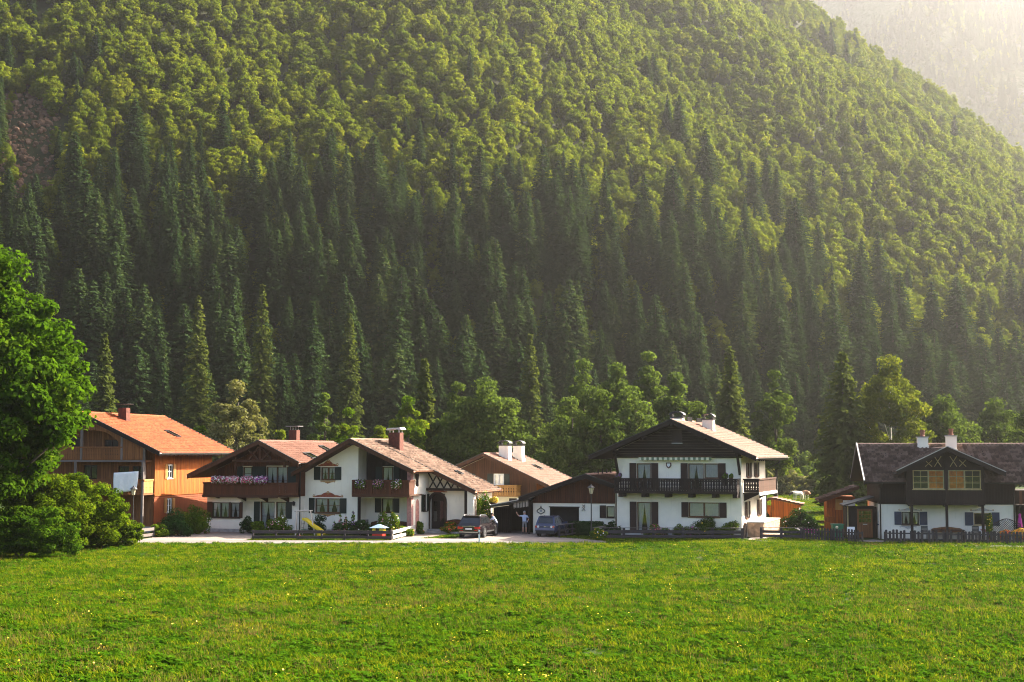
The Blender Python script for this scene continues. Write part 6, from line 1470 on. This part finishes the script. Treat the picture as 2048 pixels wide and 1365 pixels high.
m_plain('skin', (.50, .27, .18), .6, vary=.1); m_plain('shirt_blue', (.36, .42, .56), .9, vary=.1); m_plain('shorts_grey', (.20, .19, .19), .9, vary=.15); m_plain('shirt_white', (.76, .76, .80), .9, vary=.05)
m_plain('hair_grey', (.30, .28, .26), .9); m_plain('hair_dark', (.03, .02, .015), .9); m_plain('shoe', (.03, .025, .02), .7); m_plain('trousers_dark', (.03, .03, .045), .9)
def person(name, label, loc, rz, s, J, mats, pick, hair):
    """J: joint name -> (x, y, z); faces -y"""
    order = ['pelvis', 'belly', 'chest', 'neck', 'head0', 'head1', 'shL', 'elL', 'wrL', 'haL', 'shR', 'elR', 'wrR', 'haR', 'hipL', 'knL', 'anL', 'toL', 'hipR', 'knR', 'anR', 'toR']
    rad = dict(pelvis=(.15, .115), belly=(.145, .115), chest=(.165, .12), neck=.062, head0=(.085, .095), head1=(.088, .105), shL=.075, elL=.048, wrL=.034, haL=(.042, .022), shR=.075, elR=.048, wrR=.034, haR=(.042, .022), hipL=.10, knL=.066, anL=.045, toL=(.045, .03), hipR=.10, knR=.066, anR=.045, toR=(.045, .03))
    ed = [('pelvis', 'belly'), ('belly', 'chest'), ('chest', 'neck'), ('neck', 'head0'), ('head0', 'head1'), ('chest', 'shL'), ('shL', 'elL'), ('elL', 'wrL'), ('wrL', 'haL'), ('chest', 'shR'), ('shR', 'elR'), ('elR', 'wrR'), ('wrR', 'haR'), ('pelvis', 'hipL'), ('hipL', 'knL'), ('knL', 'anL'), ('anL', 'toL'), ('pelvis', 'hipR'), ('hipR', 'knR'), ('knR', 'anR'), ('anR', 'toR')]
    V = [J[k] for k in order]; E = [(order.index(a), order.index(b)) for a, b in ed]; Rr = [rad[k] for k in order]
    for sd in 'LR':   # five separate fingers on each hand
        h = Vector(J['ha' + sd]); d = (h - Vector(J['wr' + sd])).normalized(); ax = d.cross(Vector((0, 1, 0))).normalized()
        for k, (off, ln) in enumerate(((-.030, .075), (-.010, .085), (.010, .08), (.030, .065))):
            b = h + ax * off; n0 = len(V); V += [tuple(b + d * .02), tuple(b + d * (ln * .6)), tuple(b + d * ln + Vector((0, -.015, 0)))]; Rr += [.010, .009, .008]; E += [(order.index('ha' + sd), n0), (n0, n0 + 1), (n0 + 1, n0 + 2)]
        b = h - d * .03; n0 = len(V); V += [tuple(b - ax * .05), tuple(b - ax * .07 + d * .03)]; Rr += [.011, .009]; E += [(order.index('ha' + sd), n0), (n0, n0 + 1)]
    me = skin_body('body', V, E, Rr); paint_by(me, [M[k] for k in mats], pick)
    t = thing(name, label, 'person', loc, rz); t.scale = (s, s, s); bo = bpy.data.objects.new('body', me); link(bo, t)
    hc = Vector(J['head1'])
    g = MB(); g.ball((hc.x, hc.y + .018, hc.z + .035), .112, 12, 8, (.86, 1.0, .92)); g.build('hair', M[hair], t, True)
    f = Vector((0, -1, 0)) if 'face' not in J else Vector(J['face'])
    sx = f.cross(Vector((0, 0, 1)))
    MB().ball(tuple(hc + f * .115 + Vector((0, 0, -.045))), .02, 8, 6, (.8, 1, 1.2)).build('nose', M['skin'], bo, True)
    for k in (-1, 1): MB().ball(tuple(hc + f * .098 + sx * (.034 * k) + Vector((0, 0, -.02))), .012, 8, 6).build('eye', M['hair_dark'], bo, True); MB().ball(tuple(hc + sx * (.092 * k) + Vector((0, 0, -.04))), .025, 8, 6, (.5, .8, 1.2)).build('ear', M['skin'], bo, True)
    MB().box(hc.x + f.x * .1 - .025, hc.x + f.x * .1 + .025, hc.y + f.y * .1 - .006, hc.y + f.y * .1 + .006, hc.z - .092, hc.z - .082).build('mouth', M['painted_red'], bo)
    return t
J = dict(pelvis=(0, 0, .96), belly=(0, -.01, 1.12), chest=(0, 0, 1.34), neck=(0, .01, 1.50), head0=(0, -.01, 1.60), head1=(0, -.01, 1.67), shL=(-.19, 0, 1.42), elL=(-.44, -.04, 1.40), wrL=(-.60, -.10, 1.58), haL=(-.635, -.11, 1.66),
         shR=(.19, 0, 1.42), elR=(.33, .05, 1.18), wrR=(.24, -.08, .99), haR=(.21, -.12, .95), hipL=(-.10, 0, .88), knL=(-.11, -.02, .50), anL=(-.12, .03, .08), toL=(-.13, -.12, .04), hipR=(.10, 0, .88), knR=(.12, -.02, .50), anR=(.13, .03, .08), toR=(.15, -.12, .04))
def pk1(c):
    if c.z < .13: return 3
    if c.z < .52: return 0
    if c.z < .98 and abs(c.x) < .21: return 2
    if c.z > 1.50 and abs(c.x) < .2: return 0
    if c.x < -.40 or (c.x > .24 and c.z < 1.24): return 0
    return 1
person('person', 'man in light blue shirt and grey shorts waving under the carport', (.98, 112.3, .02), R(6), 1.0, J, ['skin', 'shirt_blue', 'shorts_grey', 'shoe'], pk1, 'hair_grey')
J2 = dict(pelvis=(0, 0, .95), belly=(-.02, -.05, 1.10), chest=(-.10, -.16, 1.30), neck=(-.16, -.22, 1.44), head0=(-.20, -.26, 1.53), head1=(-.21, -.27, 1.60), shL=(-.26, -.10, 1.37), elL=(-.40, -.24, 1.16), wrL=(-.44, -.42, 1.10), haL=(-.45, -.50, 1.09), shR=(.06, -.24, 1.37), elR=(-.02, -.42, 1.16), wrR=(-.16, -.55, 1.10), haR=(-.22, -.60, 1.09),
          hipL=(-.10, .02, .88), knL=(-.11, -.02, .50), anL=(-.11, .06, .08), toL=(-.12, -.10, .04), hipR=(.10, .0, .88), knR=(.11, -.02, .50), anR=(.12, .06, .08), toR=(.13, -.10, .04))
def pk2(c):
    if c.z < .12: return 3
    if c.z < .96 and (Vector((c.x, c.y)).length < .27): return 2
    if c.z > 1.46: return 0
    if c.y < -.40 or c.x < -.42: return 0
    return 1
person('person', 'person in white shirt leaning at the far side of the dark SUV', (-1.22, 110.6, .02), R(-50), 1.0, J2, ['skin', 'shirt_white', 'trousers_dark', 'shoe'], pk2, 'hair_dark')
def cow(label, loc, rz, mats, pick):
    V = [(0, .55, 1.05), (0, .1, 1.0), (0, -.45, 1.02), (0, -.75, 1.12), (0, -1.05, 1.05), (0, -1.35, .78), (0, -1.5, .66), (0, .85, 1.08), (0, .95, .8), (0, .97, .45),
         (-.2, -.5, .75), (-.2, -.48, .42), (-.2, -.5, .06), (.2, -.5, .75), (.2, -.48, .42), (.2, -.5, .06), (-.2, .62, .78), (-.22, .74, .42), (-.22, .66, .06), (.2, .62, .78), (.22, .74, .42), (.22, .66, .06), (-.16, -1.08, 1.12), (.16, -1.08, 1.12)]
    E = [(0, 1), (1, 2), (2, 3), (3, 4), (4, 5), (5, 6), (0, 7), (7, 8), (8, 9), (2, 10), (10, 11), (11, 12), (2, 13), (13, 14), (14, 15), (0, 16), (16, 17), (17, 18), (0, 19), (19, 20), (20, 21), (4, 22), (4, 23)]
    Rr = [(.29, .32), (.33, .36), (.27, .34), (.18, .24), .16, .12, .09, .08, .03, .045, .12, .065, .055, .12, .065, .055, .15, .075, .055, .15, .075, .055, .05, .05]
    me = skin_body('cow_body', V, E, Rr, 1); paint_by(me, [M[k] for k in mats], pick); t = thing('cow', label, 'cow', loc, rz); bo = bpy.data.objects.new('body', me); link(bo, t)
    for k in (-1, 1): MB().tube([(k * .08, -1.02, 1.2), (k * .2, -1.05, 1.27), (k * .24, -1.12, 1.36)], [.03, .022, .008], 6).build('horn', M['painted_grey'], t)
m_plain('hide_cream', (.66, .58, .46), .9, vary=.1); m_plain('hide_brown', (.34, .15, .07), .9, vary=.2); m_plain('hide_dark', (.05, .035, .03), .9)
cow('cream cow with dark head grazing on the pasture behind the shed', (gx(1594, 190), 190, 0), R(-60), ['hide_cream', 'hide_dark'], lambda c: 1 if c.y < -.95 else 0)
cow('brown and white cow grazing right of the cream cow', (gx(1608, 192), 192, 0), R(20), ['hide_brown', 'hide_cream'], lambda c: 1 if c.z < .7 or -.4 < c.y < -.1 else 0)
# ================================================================ garden things
m_plain('slide_yellow', (.72, .52, .015), .35, .5, vary=.06); m_plain('toy_red', (.55, .03, .02), .4); m_plain('toy_blue', (.22, .30, .42), .5); m_plain('toy_green', (.02, .15, .07), .5)
sx, sy = gx(610, 111), 110.6
t = thing('swing_frame', 'pale wooden A-frame swing on the lawn by the yellow slide', 'swing', (sx, sy, 0), R(-8))
MB().tube([(-.72, 0, 1.86), (.72, 0, 1.90)], .05, 8).build('beam', M['wood_pale'], t)
for x, s in ((-.55, -1), (.55, 1)):
    for k in (-1, 1): MB().tube([(x, k * .05, 1.9), (x + .22 * s + .35 * (k < 0), k * .75, 0)], .042, 7).build('leg', M['wood_pale'], t)
se = MB().box(-.16, .22, -.1, .1, .42, .46).build('seat', M['toy_green'], t)
for x in (-.14, .20): MB().tube([(x, 0, .46), (x, 0, 1.86)], .012, 5).build('rope', M['wood_pale'], se)
t = thing('slide', 'yellow plastic garden slide beside the swing', 'slide', (sx + .1, sy - .25, 0), R(-20)); g = MB(); n = 12; pr_ = []
for i in range(n + 1):
    q = i / n; x = -.05 + 1.75 * q; z = 1.22 - 1.05 * (q ** 1.1) + .07 * math.sin(q * 9) * (1 - q); pr_.append((x, z))
cs = [(-.26, .16), (-.24, .17), (-.20, .0), (.20, .0), (.24, .17), (.26, .16), (.26, -.03), (-.26, -.03)]
secs = [[(x, y, z + h) for y, h in cs] + [(x, cs[0][0], z + cs[0][1])] for x, z in pr_]; loft(secs, False).build('chute', M['slide_yellow'], t)
for y in (-.22, .22): MB().tube([(-.3, y, 0), (-.08, y, 1.2)], .03, 6).build('ladder_rail', M['wood_pale'], t)
for k in range(3): MB().box(-.24 + .055 * k, -.18 + .055 * k, -.22, .22, .3 + .3 * k, .34 + .3 * k).build('rung', M['wood_pale'], t)
for lb, mt, x, y, r_ in (('red ball on the lawn below the slide', 'toy_red', sx + .1, 107.6, .13), ('yellow tub on the lawn right of the slide', 'slide_yellow', sx + 1.6, 108.2, .2)):
    if 'ball' in lb: o = MB().ball((0, 0, r_), r_, 12, 8).build('ball', M[mt], None, True, (x, y, 0)); tag(o, lb, 'ball')
    else: o = MB().lathe([(.16, 0), (.2, .02), (.24, .26), (.27, .27), (.27, .30), (.22, .29), (.15, .05)], (0, 0, 0), 12).build('tub', M[mt], None, False, (x, y, 0)); tag(o, lb, 'tub')
hx, hy = gx(759, 108.5), 108.5; t = thing('playhouse', 'small colourful plastic playhouse with pale roof behind the garden fence', 'playhouse', (hx, hy, 0), R(-15))
MB().box(-.42, .42, -.35, .35, 0, .34).build('lower_wall', M['toy_red'], t); g = MB()
for a, b in ((-.42, -.16), (.16, .42)): g.box(a, b, -.36, -.30, .342, .70)
g.box(-.42, -.36, -.30, .35, .342, .70); g.box(.36, .42, -.30, .35, .342, .70); g.build('wall', M['slide_yellow'], t); MB().box(-.14, .14, .3, .34, .342, .7).build('back_panel', M['toy_green'], t)
MB().mesh([(-.62, -.5, .70), (.62, -.5, .70), (.62, .5, .70), (-.62, .5, .70), (-.05, 0, .98), (.05, 0, .98)], [(0, 1, 5, 4), (1, 2, 5), (2, 3, 4, 5), (3, 0, 4), (3, 2, 1, 0)]).build('roof', M['toy_blue'], t)
# flower boxes on the brown house's balcony
def flower_box(label, root, a, b, v, z, pets, seed, n=900, np_=230, hang=.25, name='flower_box', ps=.045):
    c = W(root, ((a + b) / 2, v, z)); t = thing(name, label, 'flower box', tuple(c), root.rotation_euler.z if root is not H5 else root.rotation_euler.z + math.pi / 2); L = (b - a) / 2
    MB().box(-L, L, -.11, .11, -.16, .0).build('trough', M['wood_brown_h'], t)
    B = [(-L + 2 * L * (i + .5) / 6, -.06, .05 + .05 * (i % 2), L / 4.5, .2, hang) for i in range(6)]
    leafy('foliage', seed, B, n, .045, 'garden_leaf', t, pets, np_, ps); return t
for i, (a, b, pets, lb) in enumerate(((.9, 2.1, ('white', 'pink'), 'white and pink petunia box at the left end of the brown balcony'), (2.25, 3.4, ('pink', 'rose', 'white'), 'pink petunia box second from left on the brown balcony'), (3.6, 4.7, ('white', 'pink'), 'white petunia box third on the brown balcony'), (4.85, 5.95, ('white', 'purple', 'magenta'), 'purple and white petunia box at the right end of the brown balcony'))):
    flower_box(lb, H2, a, b, -1.1, 4.12, pets, 400 + i, hang=.3)
for i, (a, pets, lb) in enumerate(((5.75, ('purple', 'white'), 'left hanging flower basket on the painted house balcony'), (7.3, ('purple', 'rose'), 'middle hanging flower basket on the painted house balcony'), (8.85, ('rose', 'white'), 'right hanging flower basket on the painted house balcony'))):
    flower_box(lb, H3, a - .35, a + .45, -1.16, 3.86, pets, 410 + i, 700, 50, .36, 'flower_basket')
def pot(label, p, r_, h, mt, pets, seed, fh=.3, n=500, npet=90, name='flower_pot', cat='flower pot', ps=.04):
    t = thing(name, label, cat, tuple(p)); MB().lathe([(r_ * .7, 0), (r_ * .75, .02), (r_, h * .9), (r_ * 1.1, h * .92), (r_ * 1.1, h), (r_ * .9, h - .02)], (0, 0, 0), 12).build('pot', M[mt], t)
    leafy('foliage', seed, [(0, 0, h + fh * .4, r_ * 1.2, r_ * 1.2, fh * .5), (r_ * .4, -r_ * .3, h + fh * .7, r_ * .8, r_ * .8, fh * .4)], n, .045, 'garden_leaf', t, pets, npet, ps); return t
pot('purple flower pot at the left end of the dark balcony', W(H4, (-9.2, -.95, 4.15)), .2, .3, 'wood_dark', ('purple',), 420, .35)
pot('dark pot plant at the right end of the dark balcony', W(H4, (-1.05, -.9, 3.9)), .18, .55, 'metal_dark', ('purple',), 421, .4, npet=15)
pot('small pot beside the dark pot plant on the balcony', W(H4, (-.6, -.9, 4.0)), .14, .5, 'wood_brown', ('white',), 422, .3, npet=15)
o = pot('yellow flower tub on the carport roof edge', W(CP, (-3.1, -.6, 2.27)), .3, .16, 'brick', ('yellow',), 423, .4, 500, 300, ps=.06)
# benches, tables, chairs
def bench(label, loc, rz, L=1.6, mat='wood_red'):
    t = thing('garden_bench', label, 'bench', tuple(loc), rz); MB().box(-L/2, L/2, -.25, .2, .40, .45).build('seat', M[mat], t)
    g = MB(); n = 12; P = [(-L/2 + L*i/n, .78 + .16 * math.cos((i/n - .5) * math.pi) ** 1 + (.03 if i in (1, n-1) else 0)) for i in range(n + 1)]
    for a, b in zip(P, P[1:]): g.prism([(a[0], .55), (b[0], .55), b, a], .17, .21)
    g.build('backrest', M[mat], t)
    for x in (-L/2 + .08, L/2 - .08):
        MB().box(x - .04, x + .04, -.24, -.17, 0, .40).build('leg', M[mat], t); MB().box(x - .04, x + .04, .13, .2, 0, .40).build('leg', M[mat], t); MB().box(x - .03, x + .03, -.24, .18, .60, .64).build('armrest', M[mat], t)
    return t
def chair(label, loc, rz, mat='metal_dark', group=None):
    t = thing('garden_chair', label, 'chair', tuple(loc), rz, group); MB().box(-.24, .24, -.24, .22, .42, .46).build('seat', M[mat], t)
    for k in range(6): MB().box(-.24, .24, .215, .235, .50 + .095 * k, .58 + .095 * k).build('back_slat', M[mat], t)
    for x in (-.22, .22):
        MB().box(x - .02, x + .02, -.22, -.18, 0, .42).build('leg', M[mat], t); MB().box(x - .02, x + .02, .18, .22, 0, 1.06).build('leg', M[mat], t); MB().box(x - .025, x + .025, -.22, .18, .63, .66).build('armrest', M[mat], t)
    return t
def table(label, loc, rz, L=1.4, Wd=.8, mat='wood_brown'):
    t = thing('garden_table', label, 'table', tuple(loc), rz); MB().box(-L/2, L/2, -Wd/2, Wd/2, .72, .76).build('table_top', M[mat], t)
    for x in (-L/2 + .1, L/2 - .1):
        for y in (-Wd/2 + .1, Wd/2 - .1): MB().box(x - .04, x + .04, y - .04, y + .04, 0, .72).build('leg', M[mat], t)
rz3 = H3.rotation_euler.z; rz5 = -R(8)
bench('red-brown bench beside the arched door behind the SUV', W(H3, (12.05, 3.1, .17)), rz3, 1.7); bench('red-brown bench at the left of the loggia terrace', W(H3, (6.3, .9, .05)), rz3, 1.3); bench('red-brown bench at the right of the loggia terrace', W(H3, (8.3, .9, .05)), rz3, 1.5)
table('wooden table on the loggia terrace between benches', W(H3, (7.3, .0, .05)), rz3, 1.3)
chair('dark chair at the left end of the loggia terrace', W(H3, (5.55, .2, .05)), rz3 + .3); chair('dark chair beside the rose-coloured pillar', W(H3, (9.0, .6, .05)), rz3 - .5)
sheet('terrace', [tuple(W(H3, (5.0, -.6, 0)))[:2], tuple(W(H3, (9.7, -.6, 0)))[:2], tuple(W(H3, (9.7, 1.5, 0)))[:2], tuple(W(H3, (5.0, 1.5, 0)))[:2]], .03, 'paving')
def W5(y, x, z=0): return W(H5, (x, y, z))
chair('dark slatted chair below the left blue shutter of the dark house', W5(3.0, .9), rz5 + math.pi); chair('dark slatted chair below the right-hand window of the dark house', W5(6.6, .9), rz5 + math.pi)
table('long dark porch table in front of the dark house wall', W5(4.75, .75), rz5, 2.3, .7, 'wood_dark')
bench('brown bench behind the porch table', W5(4.75, .3), rz5, 2.2, 'wood_old')
t = thing('painted_board', 'white board with faded ornament leaning under the right porch window', 'board', tuple(W5(7.35, .35)), rz5); MB().box(-.4, .4, -.02, .02, .3, 1.0).build('panel', M['white_paint'], t)
tpoly(MB(), front(-.022), [(-.3, .8), (.3, .8), (.15, .65), (0, .45), (-.15, .65)], -.004, 0).build('painted_motif', M['painted_pink'], t)
t = thing('trellis', 'dark arched lattice screen at the right end of the porch', 'trellis', tuple(W5(8.75, 1.3)), rz5)
P = [(-.95 + 1.9 * i / 12, 1.25 + .35 * math.cos((i / 12 - .5) * math.pi) ** 1.5) for i in range(13)]
MB().tube([(-.95, 0, 0)] + [(x, 0, z) for x, z in P] + [(.95, 0, 0)], .035, 6).build('frame', M['wood_dark'], t)
for i in range(-6, 13):
    for k in (-1, 1):
        pts_ = [(-.95 + .16 * i + k * q, q) for q in np.linspace(.1, 1.6, 31)] if k > 0 else [(.95 - .16 * i - q, q) for q in np.linspace(.1, 1.6, 31)]
        ok = [(x, z) for x, z in pts_ if abs(x) < .93 and z < 1.25 + .35 * math.cos(x / 1.9 * math.pi) ** 1.5]
        if len(ok) > 3: MB().bar((ok[0][0], .012 * k, ok[0][1]), (ok[-1][0], .012 * k, ok[-1][1]), .028, .012, up=(0, 1, 0)).build('lath', M['wood_dark'], t)
pot('yellow flower tub behind the picket fence at the right', W5(9.3, 2.6), .45, .35, 'terracotta', ('yellow', 'orange'), 430, .6, 900, 330, ps=.055); pot('red and orange flower pot behind the picket fence', W5(8.3, 2.6), .35, .35, 'terracotta', ('red', 'orange'), 431, .5, 700, 160)
pot('climbing yellow-green plant beside the right porch post', W5(7.45, 1.7), .2, .3, 'terracotta', ('yellow',), 432, 1.6, 900, 40)
t = thing('pink_dress', 'bright pink garment hanging at the right corner of the dark house', 'garment', tuple(W5(9.9, .25)), rz5); MB().lathe([(.03, 1.95), (.10, 1.9), (.09, 1.7), (.14, 1.5), (.19, 1.0), (.17, .95)], (0, 0, 0), 10).build('cloth', M['petal_magenta'], t, True); MB().tube([(0, .0, 1.95), (0, .05, 2.1), (0, -.25, 2.4)], .012, 5).build('hanger', M['metal_dark'], t)
# laundry by the carport: two dark garments with white collars
t = thing('clothes_line', 'clothes line post between painted house and carport', 'clothes line', tuple(W(CP, (-4.2, -.4, 0))), CP.rotation_euler.z); MB().tube([(-.5, 0, 0), (-.5, 0, 2.1)], .03, 6).build('post', M['wood_dark'], t); MB().tube([(-.5, 0, 2.0), (.3, 0, 1.98), (.75, .1, 2.0)], .012, 5).build('line', M['metal_dark'], t)
for k, lb in ((0, 'dark garment with white collar on the line, left one'), (1, 'dark garment with white sleeves on the line, right one')):
    g = MB(); x0 = -.18 + .42 * k; n = 6; secs = []
    for j in range(6): q = j / 5; wd = .13 + .09 * q; secs.append([(x0 + wd * math.cos(a) , .05 * math.sin(a * 2) * q + .05 * math.sin(a), 1.9 - (.95 + .12 * (1 - k)) * q) for a in np.linspace(0, 2 * math.pi, 11)])
    tt = thing('garment', lb, 'garment', tuple(W(CP, (-4.2, -.4, 0))), CP.rotation_euler.z, None); loft(secs, False).build('dress', M['cloth_black'], tt, True)
    tpoly(MB(), front(-.07), [(x0 - .12, 1.97), (x0 + .12, 1.97), (x0 + .04, 1.72), (x0 - .04, 1.72)], -.01, .0).build('collar', M['cloth_white'], tt)
    if k: tpoly(MB(), front(-.06), [(x0 + .1, 1.92), (x0 + .28, 1.86), (x0 + .26, 1.35), (x0 + .17, 1.35)], -.01, .0).build('sleeve', M['cloth_white'], tt)
# hut yard: green bin, barrow, white chair, ball lamp
bx_, by_ = gx(1672, 108), 108; t = thing('waste_bin', 'green waste bin beside the small hut', 'bin', (bx_, by_, 0)); MB().mesh([(-.32, -.28, 0), (.32, -.28, 0), (.32, .28, 0), (-.32, .28, 0), (-.4, -.36, .95), (.4, -.36, .95), (.4, .36, .95), (-.4, .36, .95)], [(0,3,2,1), (4,5,6,7), (0,1,5,4), (1,2,6,5), (2,3,7,6), (3,0,4,7)]).build('body', M['toy_green'], t); MB().box(-.44, .44, -.40, .40, .955, 1.02).build('lid', M['toy_green'], t)
t = thing('wheelbarrow', 'magenta wheelbarrow behind the fence between shed and hut', 'wheelbarrow', (gx(1618, 107.5), 107.5, 0), R(10)); MB().mesh([(-.3, -.2, .35), (.3, -.2, .35), (.3, .2, .35), (-.3, .2, .35), (-.6, -.34, .68), (.55, -.34, .62), (.55, .34, .62), (-.6, .34, .68)], [(0,3,2,1), (0,1,5,4), (1,2,6,5), (2,3,7,6), (3,0,4,7)]).build('tray', M['petal_magenta'], t)
for y in (-.25, .25): MB().tube([(.55, y * .3, .2), (-.2, y, .36), (-1.1, y, .72)], .02, 6).build('handle', M['metal_pale'], t); MB().tube([(-.35, y, .36), (-.42, y, 0)], .02, 6).build('leg', M['metal_dark'], t)
MB().tube([(.6, -.05, .2), (.6, .05, .2)], .2, 14).build('wheel', M['tyre'], t)
g = MB(); t = thing('garden_stand', 'pale board stand beside the dark house door', 'stand', (gx(1699, 104), 104, 0)); MB().box(-.28, .28, -.02, .02, .45, 1.0).build('panel', M['cloth_white'], t); MB().box(-.03, .03, .02, .08, 0, .5).build('post', M['wood_grey'], t)
t = thing('ball_lamp', 'round cream ball on a post behind the picket fence', 'garden ball', (gx(1673, 104), 104.3, 0)); MB().tube([(0, 0, 0), (0, 0, .85)], .02, 6).build('post', M['metal_dark'], t); MB().ball((0, 0, .95), .11, 12, 8).build('globe', M['lantern_glass'], t, True)
t = thing('wooden_easel', 'orange wooden clothes stand beside the green bin', 'stand', (gx(1656, 109), 109, 0)); MB().bar((-.3, 0, 0), (-.05, 0, 1.6), .06).build('leg', M['wood_orange'], t); MB().bar((.3, 0, 0), (.05, 0, 1.6), .06).build('leg', M['wood_orange'], t); MB().box(-.35, .4, -.03, .03, 1.1, 1.5).build('board', M['wood_orange'], t)
# hedges and beds
def hedge(label, x, y, rz, L, D_, h, seed, n=2600, mat='box_leaf', leaf=.05):
    rg = np.random.default_rng(seed); t = thing('hedge', label, 'hedge', (x, y, 0), rz); P = rg.uniform(-1, 1, (n, 3)); f = rg.integers(0, 3, n); P[np.arange(n), f] = np.sign(P[np.arange(n), f]); P += rg.normal(0, .05, P.shape)
    N_ = P.copy(); N_ /= np.linalg.norm(N_, axis=1, keepdims=True); Q = P * np.array([L / 2, D_ / 2, h / 2]) + np.array([0, 0, h / 2]); Q[:, 2] = np.clip(Q[:, 2], .02, None); V, F = leaf_quads(Q, N_, leaf * rg.uniform(.6, 1.4, n), rg)
    link(bpy.data.objects.new('foliage', mesh_np('hedge_leaves', V, F, M[mat], {'rnd': rg.uniform(size=n)})), t); MB().box(-L/2 + .06, L/2 - .06, -D_/2 + .06, D_/2 - .06, 0, h - .08).build('branches', M['box_leaf'], t)
hedge('dark clipped hedge before the garage wall, behind the blue car', gx(1172, 110.5), 110.3, -R(17), 2.4, .8, 1.05, 440); bush('box_bush', 'round dark box bush between garage window and chalet', gx(1222, 109), 108.6, .75, .7, 1.3, 1800, .05, 'box_leaf', 441)
BL = [('low green bush with pink flowers by the chalet terrace door', 1310, 107.3, .75, .85, 'garden_leaf', ('pink', 'rose'), 120), ('green bush right of the pink flowers before the chalet', 1362, 107.0, .6, .95, 'garden_leaf', ('white',), 30), ('magenta flower clump before the chalet window', 1383, 106.8, .35, .8, 'garden_leaf', ('magenta',), 160),
      ('tall yellow-green ornamental grass before the chalet window', 1412, 106.7, 1.0, 1.25, 'maple_leaf', ('yellow',), 30), ('round green bush at the chalet right corner', 1452, 106.6, .8, 1.05, 'garden_leaf', None, 0),
      ('round clipped bush left of the brown house terrace door', 500, 113.2, .55, 1.0, 'box_leaf', None, 0), ('flowering shrub before the brown house terrace door', 560, 111.5, 1.0, 1.2, 'garden_leaf', ('rose', 'white'), 50), ('low shrub left of the flowering shrub', 522, 112.0, .7, .8, 'garden_leaf', None, 0), ('shrub behind the swing legs', 640, 112.3, .7, 1.3, 'box_leaf', None, 0),
      ('dark perennials along the painted house wall', 695, 110.4, .95, .95, 'box_leaf', ('rose',), 25), ('dark perennials in front of the loggia edge', 722, 110.0, .9, 1.05, 'box_leaf', ('white',), 20), ('bright lime rose bush before the loggia bench', 766, 109.6, .55, 1.55, 'garden_leaf', ('white', 'rose'), 40), ('white-flowered rose bush before the loggia table', 787, 109.4, .45, 1.4, 'garden_leaf', ('white', 'yellow'), 60), ('low green plants at the foot of the rose-coloured pillar', 808, 109.2, .7, .75, 'garden_leaf', ('orange',), 30), ('dark perennials beside the playhouse', 742, 109.8, .8, .7, 'box_leaf', None, 0),
      ('red and orange flower bed beside the entry bench', 903, 112.8, .75, .75, 'garden_leaf', ('red', 'orange'), 110), ('climbing yellow rose behind the SUV', 972, 113.0, .7, 2.4, 'garden_leaf', ('yellow', 'rose'), 60), ('leafy bush between SUV and carport', 983, 112.6, .6, 1.3, 'box_leaf', ('yellow',), 15), ('tall yellow shrub at the painted house right corner', 955, 113.6, .5, 2.6, 'garden_leaf', ('orange',), 40),
      ('dark green shrub against the orange farmhouse wall, left one', 345, 110.4, 1.1, 1.6, 'box_leaf', None, 0), ('green shrub against the orange farmhouse wall, right one', 388, 112.5, 1.1, 1.9, 'garden_leaf', None, 0), ('low yellowish shrub at the farmhouse corner', 318, 108.6, .7, .8, 'garden_leaf', ('yellow',), 20), ('low dark shrub behind the yard fence', 362, 109.5, .9, 1.0, 'box_leaf', None, 0),
      ('dark rounded bush before the orange shed', 1592, 115.5, 1.15, 1.7, 'box_leaf', ('white',), 12), ('smaller dark bush right of the shed', 1618, 116.5, .8, 1.2, 'box_leaf', None, 0), ('green plants behind the chalet gate fence', 1585, 108.2, .5, .6, 'garden_leaf', None, 0), ('white wildflowers at the foot of the right-hand street lamp', 1195, 104.6, .55, .75, 'garden_leaf', ('white', 'yellow'), 26), ('small dark tree seen through the shed arch', 1540, 128, .5, 1.4, 'box_leaf', None, 0), ('pot plants beside the pale fence end', 838, 112.2, .4, .8, 'garden_leaf', ('orange',), 12)]
for i, (lb, p_, Y, r_, h, mt, pe, npt) in enumerate(BL):
    bush('garden_bush', lb, gx(p_, Y), Y, r_ * 1.1, r_ * .8, h * 1.22, int(1200 + 1900 * r_ * h), .045, mt, 450 + i, pe, npt, .05, 'garden plants', lumps=16, sr=(.30, .55))
# tall stems by the loggia: hollyhock and larkspur spikes
for i, (p_, Y, h, pm, lb) in enumerate(((682, 110.2, 1.9, 'rose', 'tall hollyhock with leafy stem before the painted window'), (693, 110.1, 1.75, 'pink', 'pink hollyhock beside the leafy stem'), (707, 110.0, 2.1, 'purple', 'slim purple larkspur spike before the painted house'), (670, 110.4, 1.2, 'purple', 'short larkspur spike below the painted window'))):
    t = thing('tall_flower', lb, 'flower', (gx(p_, Y), Y, 0), 0, 'tall garden flowers'); MB().tube([(0, 0, 0), (.02, 0, h * .5), (0, .02, h)], [.018, .014, .006], 5).build('stem', M['box_leaf'], t)
    leafy('leaves', 500 + i, [(0, 0, h * .35, .22, .2, h * .3), (0, 0, h * .7, .12, .1, h * .2)], 60, .07, 'garden_leaf', t, (pm,), 22, .045)
# ================================================================ the air
HAZE = 0.00014
m, n, o = _new('haze')
pv = n.nodes.new('ShaderNodeVolumePrincipled'); pv.inputs['Color'].default_value = (0.94, 0.93, 0.91, 1)
pv.inputs['Density'].default_value = HAZE; pv.inputs['Anisotropy'].default_value = 0.78
n.links.new(pv.outputs[0], o.inputs['Volume'])
hz = MB().box(-2450, 2450, -230, 2550, -8, 605).build('haze', m); hz['kind'] = 'stuff'
tag(hz, 'pale sunlit haze filling the valley air', 'haze')
